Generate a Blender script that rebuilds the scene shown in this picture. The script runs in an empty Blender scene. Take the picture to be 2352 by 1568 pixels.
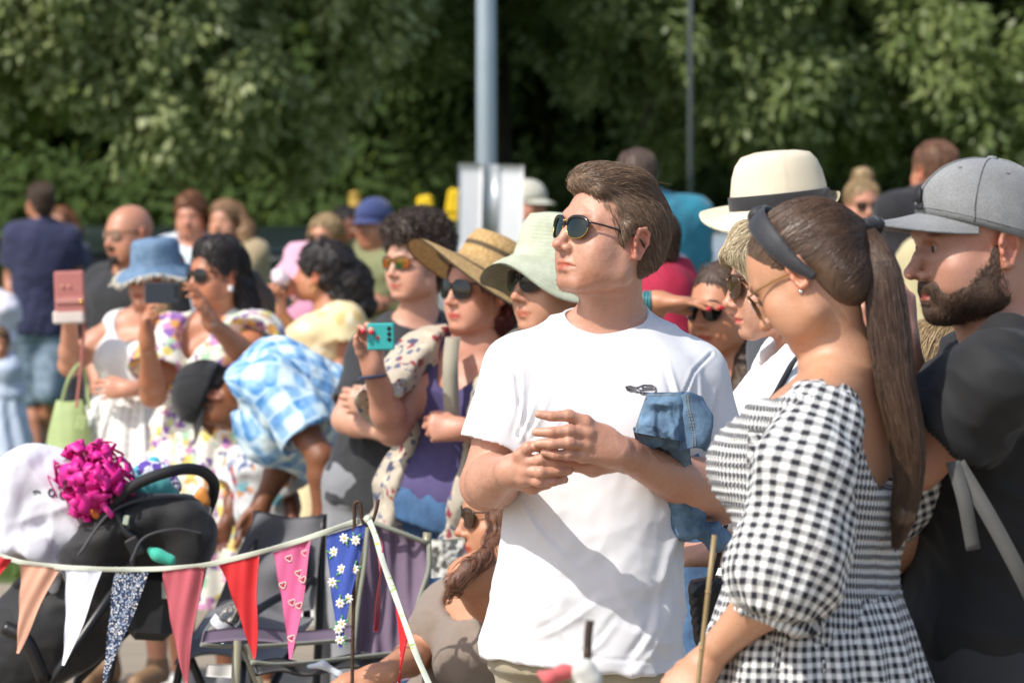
import bpy, math, random
import numpy as np
from math import radians as rad, sin, cos, pi
C = bpy.context.scene
col = C.collection
f32 = np.float32
# ---------------------------------------------------------------- camera, world, sun
CZ = 1.735
FPX = 9800.0
def PX(px, py, D):
    return np.array([(px-1176.0)/FPX*D, D, CZ-(py-442.0)/FPX*D])
cam = bpy.data.cameras.new('camera'); camo = bpy.data.objects.new('camera', cam); col.objects.link(camo)
camo.location = (0, 0, CZ); camo.rotation_euler = (pi/2, 0, 0)
cam.sensor_width = 36; cam.lens = 150; cam.shift_y = -342.0/2352; cam.clip_end = 400; cam.clip_start = .5
cam.dof.use_dof = True; cam.dof.focus_distance = 8.1; cam.dof.aperture_fstop = 7.3; cam.dof.aperture_blades = 0
C.camera = camo
SUN = np.array([-.54, -.43, .74]); SUN /= np.linalg.norm(SUN)
W = bpy.data.worlds.new('World'); C.world = W; W.use_nodes = True
nt = W.node_tree; bg = nt.nodes['Background']
sky = nt.nodes.new('ShaderNodeTexSky'); sky.sky_type = 'NISHITA'; sky.sun_disc = False
sky.sun_elevation = math.asin(SUN[2]); sky.sun_rotation = math.atan2(SUN[0], SUN[1])
sky.air_density = 1.0; sky.dust_density = 2.0; sky.ozone_density = 1.0
nt.links.new(sky.outputs[0], bg.inputs[0]); bg.inputs[1].default_value = .15
sl = bpy.data.lights.new('sun', 'SUN'); sl.energy = 3.5; sl.angle = rad(.55); sl.color = (1, .955, .88)
so = bpy.data.objects.new('sun', sl); col.objects.link(so)
from mathutils import Vector, Matrix
so.rotation_euler = Vector(SUN).to_track_quat('Z', 'Y').to_euler(); so.location = (0, 0, 30)
C.view_settings.view_transform = 'Standard'; C.view_settings.look = 'None'
C.view_settings.exposure = 0.36; C.view_settings.gamma = 1
C.render.engine = 'CYCLES'; C.cycles.use_denoising = True; C.cycles.max_bounces = 6
C.cycles.transparent_max_bounces = 6; C.cycles.caustics_reflective = False; C.cycles.caustics_refractive = False
C.cycles.use_adaptive_sampling = True

# ---------------------------------------------------------------- materials
MT = {}
def hexc(c):
    if isinstance(c, str):
        v = [int(c[i:i+2], 16)/255 for i in (0, 2, 4)]
        return tuple((x/12.92 if x < .04045 else ((x+.055)/1.055)**2.4) for x in v)+(1,)
    return tuple(c)+(1,) if len(c) == 3 else tuple(c)
class NB:
    """small node-graph helper"""
    def __init__(s, name):
        s.m = bpy.data.materials.new(name); s.m.use_nodes = True; s.t = s.m.node_tree
        s.b = s.t.nodes['Principled BSDF']; s.o = s.t.nodes['Material Output']
    def n(s, ty, ins=None, **kw):
        x = s.t.nodes.new('ShaderNode'+ty)
        for k, v in kw.items(): setattr(x, k, v)
        for k, v in (ins or {}).items(): s.set(x.inputs[k], v)
        return x
    def set(s, inp, v):
        if isinstance(v, bpy.types.NodeSocket): s.t.links.new(v, inp)
        elif isinstance(v, bpy.types.Node): s.t.links.new(v.outputs[0], inp)
        else: inp.default_value = v
    def math(s, op, a, b=None, c=None, clamp=False):
        x = s.n('Math', operation=op, use_clamp=clamp); s.set(x.inputs[0], a)
        if b is not None: s.set(x.inputs[1], b)
        if c is not None: s.set(x.inputs[2], c)
        return x.outputs[0]
    def mix(s, f, a, b, bt='MIX'):
        x = s.n('Mix', data_type='RGBA', blend_type=bt); s.set(x.inputs[0], f)
        s.set(x.inputs[6], a); s.set(x.inputs[7], b); return x.outputs[2]
    def attr(s, name, out='Vector'): return s.n('Attribute', attribute_name=name).outputs[out]
    def obj(s): return s.n('TexCoord').outputs['Object']
    def noise(s, scale, detail=3, vec=None, rough=.55, out=0):
        x = s.n('TexNoise', {'Scale': scale, 'Detail': detail, 'Roughness': rough}); s.set(x.inputs['Vector'], vec if vec is not None else s.obj())
        return x.outputs[out]
    def ramp(s, f, a, b):
        x = s.n('MapRange', {1: a, 2: b}); s.set(x.inputs[0], f); return x.outputs[0]
    def bump(s, h, st=.3, dist=.002, nrm=None):
        x = s.n('Bump', {'Strength': st, 'Distance': dist}); s.set(x.inputs['Height'], h)
        if nrm is not None: s.set(x.inputs['Normal'], nrm)
        s.set(s.b.inputs['Normal'], x.outputs[0]); return x.outputs[0]
    def P(s, **kw):
        for k, v in kw.items(): s.set(s.b.inputs[k.replace('_', ' ')], v)
        return s.m
def vmath(b, op, a, c=None):
    x = b.n('VectorMath', operation=op); b.set(x.inputs[0], a)
    if c is not None: b.set(x.inputs[1], c)
    return x.outputs[0]
def m_cloth(name, c, rough=.85, var=.12, weave=1400, wr=.35, c2=None, sheen=.2, wd=.004, heather=0):
    if name in MT: return MT[name]
    b = NB(name); c = hexc(c)
    n = b.noise(9, 4); d = tuple(x*(1-var) for x in c[:3])+(1,)
    cc = b.mix(b.ramp(n, .3, .7), d, c if c2 is None else hexc(c2))
    fine = b.noise(weave, 1)
    if heather: cc = b.mix(b.math('MULTIPLY', b.ramp(b.noise(420, 3, rough=.8), .38, .62), heather), cc, tuple(x*.35 for x in c[:3])+(1,))
    wv = b.noise(26, 3, rough=.5)
    n1 = b.n('Bump', {'Strength': wr, 'Distance': wd}); b.set(n1.inputs['Height'], wv)
    b.bump(fine, .25, .0006, n1.outputs[0])
    MT[name] = b.P(Base_Color=cc, Roughness=rough, Sheen_Weight=sheen); return b.m
def m_plain(name, c, rough=.5, metal=0, spec=.5, var=.1, bump=0, scale=40, coat=0):
    if name in MT: return MT[name]
    b = NB(name); c = hexc(c)
    cc = b.mix(b.ramp(b.noise(scale*.4, 4), .3, .7), tuple(x*(1-var) for x in c[:3])+(1,), c)
    if bump: b.bump(b.noise(scale, 3), bump, .003)
    MT[name] = b.P(Base_Color=cc, Roughness=rough, Metallic=metal, Specular_IOR_Level=spec, Coat_Weight=coat); return b.m
def m_skin(name, c, rough=.44, sss=.06, oil=.6):
    if name in MT: return MT[name]
    b = NB(name); tint = b.attr('col', 'Color'); c = hexc(c)
    n = b.noise(38, 4); n2 = b.noise(230, 2)
    c = tuple(x*k for x, k in zip(c, (.86, .85, .85, 1))); base = b.mix(b.ramp(n, .3, .75), tuple(x*y for x, y in zip(c, (1.0, .90, .86, 1))), c)
    base = b.mix(b.math('MULTIPLY', b.ramp(b.noise(13, 3), .45, .72), .55), base, tuple(x*y for x, y in zip(c, (1.0, .78, .70, 1))))
    base = b.mix(b.math('MULTIPLY', b.ramp(n2,   .60, .72), .30), base, tuple(x*y for x, y in zip(c, (.72, .5, .4, 1))))
    base = b.mix(b.math('MULTIPLY', b.ramp(b.noise(620, 2), .35, .65), .16), base, (0, 0, 0, 1)); cc = b.mix(1.0, base, tint, 'MULTIPLY')
    h = b.math('ADD', b.noise(700, 2), b.math('MULTIPLY', b.noise(120, 2), .8))
    b.bump(h, .5, .0011)
    MT[name] = b.P(Base_Color=cc, Roughness=b.math('MULTIPLY_ADD', b.noise(55, 3), .30, rough-.17), Subsurface_Weight=sss, Subsurface_Radius=(.012, .005, .003), Subsurface_Scale=1.0, Specular_IOR_Level=oil)
    return b.m
def m_hair(name, c, c2=None, rough=.42, spec=.45, bump=.6):
    if name in MT: return MT[name]
    b = NB(name); c = hexc(c); c2 = hexc(c2) if c2 else tuple(x*.45 for x in c[:3])+(1,)
    v = b.attr('hv', 'Fac'); n = b.noise(60, 3)
    cc = b.mix(b.math('MULTIPLY_ADD', n, .6, b.math('MULTIPLY', v, .6)), c2, c)
    b.bump(b.noise(260, 3), bump, .003)
    MT[name] = b.P(Base_Color=cc, Roughness=rough, Specular_IOR_Level=spec); return b.m
def m_denim(name, c='3f6a94', c2='1c3556'):
    if name in MT: return MT[name]
    b = NB(name); n = b.noise(22, 5, rough=.65); f = b.noise(900, 1)
    cc = b.mix(b.ramp(n, .35, .68), hexc(c2), hexc(c)); cc = b.mix(b.math('MULTIPLY', f, .35), cc, hexc('7f9fc0'))
    w = b.noise(40, 4); n1 = b.n('Bump', {'Strength': .5, 'Distance': .004}); b.set(n1.inputs['Height'], w); b.bump(f, .4, .001, n1.outputs[0])
    MT[name] = b.P(Base_Color=cc, Roughness=.85); return b.m
def pat_uv(b, su, sv, warp=0):
    v = b.attr('pat')
    if warp:
        nz = b.noise(14, 2, out=1); nz = vmath(b, 'MULTIPLY', vmath(b, 'SUBTRACT', nz, (.5, .5, .5)), (warp, warp, 0)); v = vmath(b, 'ADD', v, nz)
    sp = b.n('SeparateXYZ'); b.set(sp.inputs[0], v)
    return b.math('MULTIPLY', sp.outputs[0], su), b.math('MULTIPLY', sp.outputs[1], sv)
def tri(b, x, duty=.5, soft=.08):
    """0/1 stripes of period 1"""
    fr = b.math('FRACT', x); d = b.math('ABSOLUTE', b.math('SUBTRACT', fr, .5))
    return b.ramp(d, duty*.5-soft, duty*.5+soft)
def m_gingham(name, dark, light, period=.016, warp=.004, duty=.5, puff=.35, pu=None):
    if name in MT: return MT[name]
    b = NB(name); u, v = pat_uv(b, 1/(pu or period), 1/period, warp)
    a, c = tri(b, u, duty), tri(b, v, duty); s = b.math('MULTIPLY', b.math('ADD', a, c), .5)
    mid = tuple((x*.55+y*.45) for x, y in zip(hexc(dark), hexc(light)))
    lo = b.mix(b.ramp(s, 0, .5), hexc(dark), mid); cc = b.mix(b.ramp(s, .5, 1), lo, hexc(light))
    pf = b.math('MULTIPLY', b.math('ABSOLUTE', b.math('SINE', b.math('MULTIPLY', u, pi))), b.math('ABSOLUTE', b.math('SINE', b.math('MULTIPLY', v, pi))))
    b.bump(b.math('ADD', pf, b.math('MULTIPLY', b.noise(40, 3), 1.3)), puff, .003)
    MT[name] = b.P(Base_Color=cc, Roughness=.85); return b.m
def m_plaid(name, cols, period=.09):
    if name in MT: return MT[name]
    b = NB(name); u, v = pat_uv(b, 1/period, 1/period, .01); c0, c1, c2 = [hexc(c) for c in cols]
    a, c = tri(b, u, .5, .1), tri(b, v, .5, .1)
    f = b.math('MULTIPLY', b.math('ADD', a, c), .5)
    cc = b.mix(f, c0, c1); cc = b.mix(b.math('MULTIPLY', a, c), cc, c2)
    l = b.math('MAXIMUM', b.math('SUBTRACT', 1, tri(b, b.math('ADD', u, .25), .1, .03)), b.math('SUBTRACT', 1, tri(b, b.math('ADD', v, .25), .1, .03)))
    cc = b.mix(b.math('MULTIPLY', l, .55), cc, c2)
    cc = b.mix(b.math('MULTIPLY', b.ramp(b.noise(45, 3), .35, .7), .25), cc, hexc('e8f4fa'))
    b.bump(b.noise(30, 3), .4, .005); MT[name] = b.P(Base_Color=cc, Roughness=.85); return b.m
def m_floral(name, base, cols, scale=11, thr=.42, leaf=None, seed=0.0, rough=.8):
    """blotchy flowers: voronoi cells, one colour per cell, petal edges from noise"""
    if name in MT: return MT[name]
    b = NB(name); o = b.obj(); nz = vmath(b, 'MULTIPLY', vmath(b, 'SUBTRACT', b.noise(scale*2.2, 3, out=1), (.5, .5, .5)), (.9/scale,)*3)
    p = vmath(b, 'ADD', vmath(b, 'ADD', o, nz), (seed, seed*.7, 0)); cc = hexc(base)
    for i, c in enumerate(cols):
        vo = b.n('TexVoronoi', {'Scale': scale*(1+.23*i)}); b.set(vo.inputs['Vector'], vmath(b, 'ADD', p, (i*1.7, i*.9, i*2.3)))
        sel = b.ramp(b.n('SeparateXYZ', {0: vo.outputs['Color']}).outputs[0], .5, .56)
        f = b.math('MULTIPLY', sel, b.math('SUBTRACT', 1, b.ramp(vo.outputs['Distance'], thr-.08, thr)))
        cc = b.mix(f, cc, hexc(c))
    b.bump(b.noise(30, 3), .35, .005)
    MT[name] = b.P(Base_Color=cc, Roughness=rough); return b.m

# ---------------------------------------------------------------- objects
def tag(o, label=None, cat=None, group=None, kind=None):
    if label: o['label'] = label
    if cat: o['category'] = cat
    if group: o['group'] = group
    if kind: o['kind'] = kind
    return o
def empty(name, loc, label=None, cat=None, group=None):
    o = bpy.data.objects.new(name, None); o.empty_display_size = .1; col.objects.link(o); o.location = tuple(float(v) for v in loc)
    return tag(o, label, cat, group)
def mk(name, V, F, mat=None, parent=None, smooth=True, attrs=None, mats=None, midx=None):
    """mesh object from world-space arrays; F is an (n,k) array or a list of faces"""
    V = np.asarray(V, dtype=f32); off = np.zeros(3) if parent is None else np.array(wloc(parent))
    me = bpy.data.meshes.new(name)
    me.vertices.add(len(V)); me.vertices.foreach_set('co', (V-off.astype(f32)).ravel())
    if isinstance(F, np.ndarray):
        k = F.shape[1]; n = len(F); idx = F.astype(np.int32).ravel(); st = np.arange(0, n*k, k, dtype=np.int32)
    else:
        n = len(F); ln = np.array([len(f) for f in F], dtype=np.int32); idx = np.concatenate([np.asarray(f, dtype=np.int32) for f in F]); st = np.concatenate([[0], np.cumsum(ln)[:-1]]).astype(np.int32)
    me.loops.add(len(idx)); me.loops.foreach_set('vertex_index', idx)
    me.polygons.add(n); me.polygons.foreach_set('loop_start', st)
    me.update(calc_edges=True); me.validate()
    if smooth: me.polygons.foreach_set('use_smooth', np.ones(len(me.polygons), dtype=bool))
    for k_, (ty, a) in (attrs or {}).items():
        at = me.attributes.new(k_, ty, 'POINT'); a = np.asarray(a, dtype=f32)
        at.data.foreach_set({'FLOAT': 'value', 'FLOAT_VECTOR': 'vector', 'FLOAT_COLOR': 'color'}[ty], a.ravel())
    for m in (mats or ([mat] if mat else [])): me.materials.append(m)
    if midx is not None: me.polygons.foreach_set('material_index', np.asarray(midx, dtype=np.int32))
    o = bpy.data.objects.new(name, me); col.objects.link(o)
    if parent is not None: o.parent = parent
    return o
def wloc(o):
    l = np.array(o.location)
    while o.parent is not None: o = o.parent; l = l+np.array(o.location)
    return l

# ---------------------------------------------------------------- noise
_rs = np.random.RandomState(7); _perm = _rs.permutation(4096); _val = _rs.rand(4096).astype(f32)*2-1
def noise3(P, seed=0):
    P = np.asarray(P, dtype=f32); i = np.floor(P).astype(np.int64); f = P-i; f = f*f*(3-2*f); r = 0
    for dx in (0, 1):
        for dy in (0, 1):
            for dz in (0, 1):
                h = _perm[(_perm[(_perm[(i[..., 0]+dx+seed*17) & 4095]+i[..., 1]+dy) & 4095]+i[..., 2]+dz) & 4095]
                w = (f[..., 0] if dx else 1-f[..., 0])*(f[..., 1] if dy else 1-f[..., 1])*(f[..., 2] if dz else 1-f[..., 2])
                r = r+w*_val[h]
    return r
def fbm(P, seed=0, o=3):
    r = 0; a = 1.
    for k in range(o): r = r+a*noise3(P*(2**k), seed+k*3); a *= .5
    return r
def folds(P, ax, freq, seed=0, st=.85, sharp=1.0):
    """ridged creases that run along the axis ax"""
    ax = np.asarray(ax, dtype=float); ax = ax/np.linalg.norm(ax)
    Q = P-st*(P@ax)[:, None]*ax; n = noise3(Q*freq, seed)+.35*noise3(Q*freq*2.1, seed+5)
    return (1-2*np.abs(n)) if sharp else n
def sst(a, b, x):
    t = np.clip((x-a)/(b-a), 0, 1); return t*t*(3-2*t)

# ---------------------------------------------------------------- implicit surfaces
def nrm(v): v = np.asarray(v, dtype=float); return v/(np.linalg.norm(v)+1e-12)
class Fr:
    """a frame: origin, rotation columns (left, back, up), scale"""
    def __init__(s, o, yaw=0, pitch=0, roll=0, sc=1.0, R=None):
        s.o = np.asarray(o, dtype=float); s.s = sc
        if R is None:
            ps, th = rad(yaw), rad(pitch); f = np.array([-sin(ps), -cos(ps), 0]); Z = np.array([0, 0, 1.])
            f2 = f*cos(th)+Z*sin(th); u = Z*cos(th)-f*sin(th); l = np.cross(u, f2)
            if roll: r = rad(roll); u, l = u*cos(r)+l*sin(r), l*cos(r)-u*sin(r)
            R = np.stack([l, -f2, u], 1)
        s.R = R
    def p(s, v): return s.o+s.R@(np.asarray(v, dtype=float)*s.s)
    def P(s, V): return s.o+(np.asarray(V, dtype=float)*s.s)@s.R.T
    def loc(s, P): return ((P-s.o)@s.R)/s.s
class SDF:
    def __init__(s): s.L = []
    def add(s, f, lo, hi, k=.01, op='u'): s.L.append((f, np.asarray(lo, dtype=float), np.asarray(hi, dtype=float), k, op)); return s
    def cone(s, a, b, ra, rb, k=.01, op='u', cap=False):
        a = np.asarray(a, dtype=f32); b = np.asarray(b, dtype=f32); ba = b-a; L2 = max(float(ba@ba), 1e-9); L = L2**.5
        def f(P):
            q = P-a; t = (q@ba)/L2; tc = np.clip(t, 0, 1); d = np.sqrt(((q-tc[..., None]*ba)**2).sum(-1))-(ra+(rb-ra)*tc)
            if cap: d = np.maximum(d, np.maximum(-t, t-1)*L)
            return d
        r = max(ra, rb); return s.add(f, np.minimum(a, b)-r, np.maximum(a, b)+r, k, op)
    def sleeve(s, a, b, ra, rb, k=.01, dish=.7):
        """a tapered tube cut square at b, hollowed a little at the opening"""
        a = np.asarray(a, dtype=f32); b = np.asarray(b, dtype=f32); ba = b-a; L2 = float(ba@ba); L = L2**.5; ex = b+ba/L*.06; rx = rb+(rb-ra)*.06/L
        def f(P):
            q = P-a; t = (q@ba)/L2; tc = np.clip(t, 0, 1+.06/L); rd = np.sqrt(((q-tc[..., None]*ba)**2).sum(-1)); d = rd-(ra+(rb-ra)*tc)
            return np.maximum(d, (t-1)*L*.8+dish*np.maximum(rb-.004-rd, 0)*(t > .3))
        r = max(ra, rb, rx); return s.add(f, np.minimum(a, b)-r, np.maximum(a, b)+r, k, 'u')
    def chain(s, pts, rs, k=.01, op='u'):
        for i in range(len(pts)-1): s.cone(pts[i], pts[i+1], rs[i], rs[i+1], k, op)
        return s
    def ell(s, c, r, R=None, k=.01, op='u', n=2):
        c = np.asarray(c, dtype=f32); r = np.asarray(r, dtype=f32); R_ = None if R is None else np.asarray(R, dtype=f32)
        def f(P):
            q = P-c
            if R_ is not None: q = q@R_
            q1 = np.abs(q/r)
            if n != 2: k0 = (q1**n).sum(-1)**(1/n); return (k0-1)*r.min()
            k0 = np.sqrt((q1**2).sum(-1)); k1 = np.sqrt(((q1/r)**2).sum(-1))+1e-9
            return k0*(k0-1)/k1
        m = float(r.max()); e = np.full(3, m) if R is None and False else (np.abs(R)@r if R is not None else r)
        return s.add(f, c-e, c+e, k, op)
    def box(s, c, r, R=None, rnd=.005, k=.01, op='u'):
        c = np.asarray(c, dtype=f32); r = np.asarray(r, dtype=f32)-rnd; R_ = np.eye(3, dtype=f32) if R is None else np.asarray(R, dtype=f32)
        def f(P):
            q = np.abs((P-c)@R_)-r; return np.sqrt((np.maximum(q, 0)**2).sum(-1))+np.minimum(q.max(-1), 0)-rnd
        e = np.abs(R_)@(r+rnd); return s.add(f, c-e, c+e, k, op)
    def plane(s, p, n, k=.002):
        """keep the side the normal points away from"""
        p = np.asarray(p, dtype=f32); n = nrm(n).astype(f32)
        return s.add(lambda P: (P-p)@n, (-1e9,)*3, (1e9,)*3, k, 'i')
    def loft(s, F, L, sec, k=.02, op='u', n=2.3):
        """elliptic sections along the frame's z: rows (t, rx, ry, back offset, side offset)"""
        sec = np.array([tuple(r)+(0,)*(5-len(r)) for r in sec], dtype=float); t = sec[:, 0]; tt = np.linspace(t[0], t[-1], 60)
        # smooth resample
        def sm(v):
            m = np.gradient(v, t); j = np.clip(np.searchsorted(t, tt)-1, 0, len(t)-2); h = t[j+1]-t[j]; u = (tt-t[j])/h
            return (2*u**3-3*u**2+1)*v[j]+(u**3-2*u**2+u)*h*m[j]+(-2*u**3+3*u**2)*v[j+1]+(u**3-u**2)*h*m[j+1]
        A = [sm(sec[:, i]) for i in range(1, 5)]; o = F.o; R = F.R
        def f(P):
            q = (P-o)@R; z = q[..., 2]/L; rx, ry, oy, ox = [np.interp(z, tt, a) for a in A]
            x = np.abs(q[..., 0]-ox)/rx; y = np.abs(q[..., 1]-oy)/ry
            d = ((x**n+y**n)**(1/n)-1)*np.minimum(rx, ry)
            return np.maximum(d, np.maximum(t[0]-z, z-t[-1])*L).astype(f32)
        m = max(A[0].max()+np.abs(A[3]).max(), A[1].max()+np.abs(A[2]).max()); c0 = o+R[:, 2]*t[0]*L; c1 = o+R[:, 2]*t[-1]*L
        e = np.sqrt(np.maximum(0, 1-R[:, 2]**2))*m+.01
        return s.add(f, np.minimum(c0, c1)-e, np.maximum(c0, c1)+e, k, op)
    def ev(s, P):
        P = np.asarray(P, dtype=f32); d = np.full(P.shape[:-1], .5, dtype=f32)
        for f, lo, hi, k, op in s.L: d = comb(d, f(P), k, op)
        return d
    def grad(s, P, e=.002):
        g = np.stack([s.ev(P+np.eye(3, dtype=f32)[i]*e)-s.ev(P-np.eye(3, dtype=f32)[i]*e) for i in range(3)], -1)
        return g/(np.linalg.norm(g, axis=-1, keepdims=True)+1e-9)
    def axes(s, h, fine, lo, hi):
        ax = []
        for i in range(3):
            a = [lo[i]]
            while a[-1] < hi[i]:
                st = h
                for (fl, fh, hh) in fine:
                    if fl[i]-.01 < a[-1] < fh[i]+.01: st = min(st, hh)
                a.append(a[-1]+st)
            ax.append(np.array(a, dtype=f32))
        return ax
    def mesh(s, h=.006, fine=(), smooth=1, clip=None):
        U = [x for x in s.L if x[4] == 'u']; lo = np.min([x[1] for x in U], 0)-2.5*h; hi = np.max([x[2] for x in U], 0)+2.5*h
        if clip is not None: lo = np.maximum(lo, clip[0]); hi = np.minimum(hi, clip[1])
        X, Y, Z = s.axes(h, fine, lo, hi); G = np.full((len(X), len(Y), len(Z)), .08, dtype=f32)
        for f, l, u, k, op in s.L:
            pad = k+2.5*h
            i0, i1 = np.searchsorted(X, (l[0]-pad, u[0]+pad)); j0, j1 = np.searchsorted(Y, (l[1]-pad, u[1]+pad)); k0, k1 = np.searchsorted(Z, (l[2]-pad, u[2]+pad))
            if i1 <= i0 or j1 <= j0 or k1 <= k0: continue
            st = max(1, int(3e6/((j1-j0)*(k1-k0))))
            for ii in range(i0, i1, st):
                ie = min(i1, ii+st); P = np.stack(np.meshgrid(X[ii:ie], Y[j0:j1], Z[k0:k1], indexing='ij'), -1)
                G[ii:ie, j0:j1, k0:k1] = comb(G[ii:ie, j0:j1, k0:k1], f(P), k, op)
        V, F = nets(G, X, Y, Z)
        for _ in range(smooth): V = lap(V, F)
        return V, F
def comb(a, b, k, op):
    if op == 'u': h = np.maximum(k-np.abs(a-b), 0)/k; return np.minimum(a, b)-h*h*(k*.25)
    if op == 's': b = -b
    h = np.maximum(k-np.abs(a-b), 0)/k; return np.maximum(a, b)+h*h*(k*.25)
def nets(G, X, Y, Z):
    G[0] = G[-1] = .05; G[:, 0] = G[:, -1] = .05; G[:, :, 0] = G[:, :, -1] = .05
    I = G < 0; nx, ny, nz = G.shape
    c = np.zeros((nx-1, ny-1, nz-1), dtype=np.int8)
    for a in (0, 1):
        for b in (0, 1):
            for d in (0, 1): c += I[a:nx-1+a, b:ny-1+b, d:nz-1+d]
    act = np.argwhere((c > 0) & (c < 8)); n = len(act); i, j, k = act.T
    idx = np.full(c.shape, -1, dtype=np.int32); idx[i, j, k] = np.arange(n)
    ps = np.zeros((n, 3)); cnt = np.zeros(n)
    for ax in range(3):
        for a in (0, 1):
            for b in (0, 1):
                o = [0, 0, 0]; o[(ax+1) % 3] = a; o[(ax+2) % 3] = b; e = list(o); e[ax] = 1
                v0 = G[i+o[0], j+o[1], k+o[2]]; v1 = G[i+e[0], j+e[1], k+e[2]]; m = (v0 < 0) != (v1 < 0)
                t = np.where(m, v0/np.where(m, v0-v1, 1), 0)
                p0 = np.stack([X[i+o[0]], Y[j+o[1]], Z[k+o[2]]], 1); p1 = np.stack([X[i+e[0]], Y[j+e[1]], Z[k+e[2]]], 1)
                ps += np.where(m[:, None], p0+(p1-p0)*t[:, None], 0); cnt += m
    V = (ps/np.maximum(cnt, 1)[:, None]).astype(f32); F = []
    for ax in range(3):
        sl0 = [slice(None)]*3; sl1 = [slice(None)]*3; sl0[ax] = slice(0, -1); sl1[ax] = slice(1, None)
        a, b = I[tuple(sl0)], I[tuple(sl1)]; e = np.argwhere(a != b)
        u, v = (ax+1) % 3, (ax+2) % 3; e = e[(e[:, u] > 0) & (e[:, v] > 0)]
        def g(du, dv): q = e.copy(); q[:, u] -= du; q[:, v] -= dv; return idx[q[:, 0], q[:, 1], q[:, 2]]
        q = np.stack([g(1, 1), g(0, 1), g(0, 0), g(1, 0)], 1); ins = a[e[:, 0], e[:, 1], e[:, 2]]
        q = np.where(ins[:, None], q, q[:, ::-1]); F.append(q[(q >= 0).all(1)])
    return V, np.concatenate(F)
def lap(V, F, w=.5):
    n = len(V); A = np.zeros((n, 3)); c = np.bincount(F.ravel(), minlength=n)*2.
    for s_ in (1, 3):
        nb = V[np.roll(F, s_, 1).ravel()]
        for d in range(3): A[:, d] += np.bincount(F.ravel(), nb[:, d], minlength=n)
    return (V*(1-w)+w*A/np.maximum(c, 1)[:, None]).astype(f32)
def vnorm(V, F):
    a = np.cross(V[F[:, 2]]-V[F[:, 0]], V[F[:, 3]]-V[F[:, 1]]); N = np.zeros_like(V, dtype=float)
    for d in range(3): N[:, d] = np.bincount(F.ravel(), np.repeat(a[:, d], 4), minlength=len(V))
    return N/(np.linalg.norm(N, axis=1, keepdims=True)+1e-12)
def disp(V, F, f): N = vnorm(V, F); return (V+N*f[:, None]).astype(f32)

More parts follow.
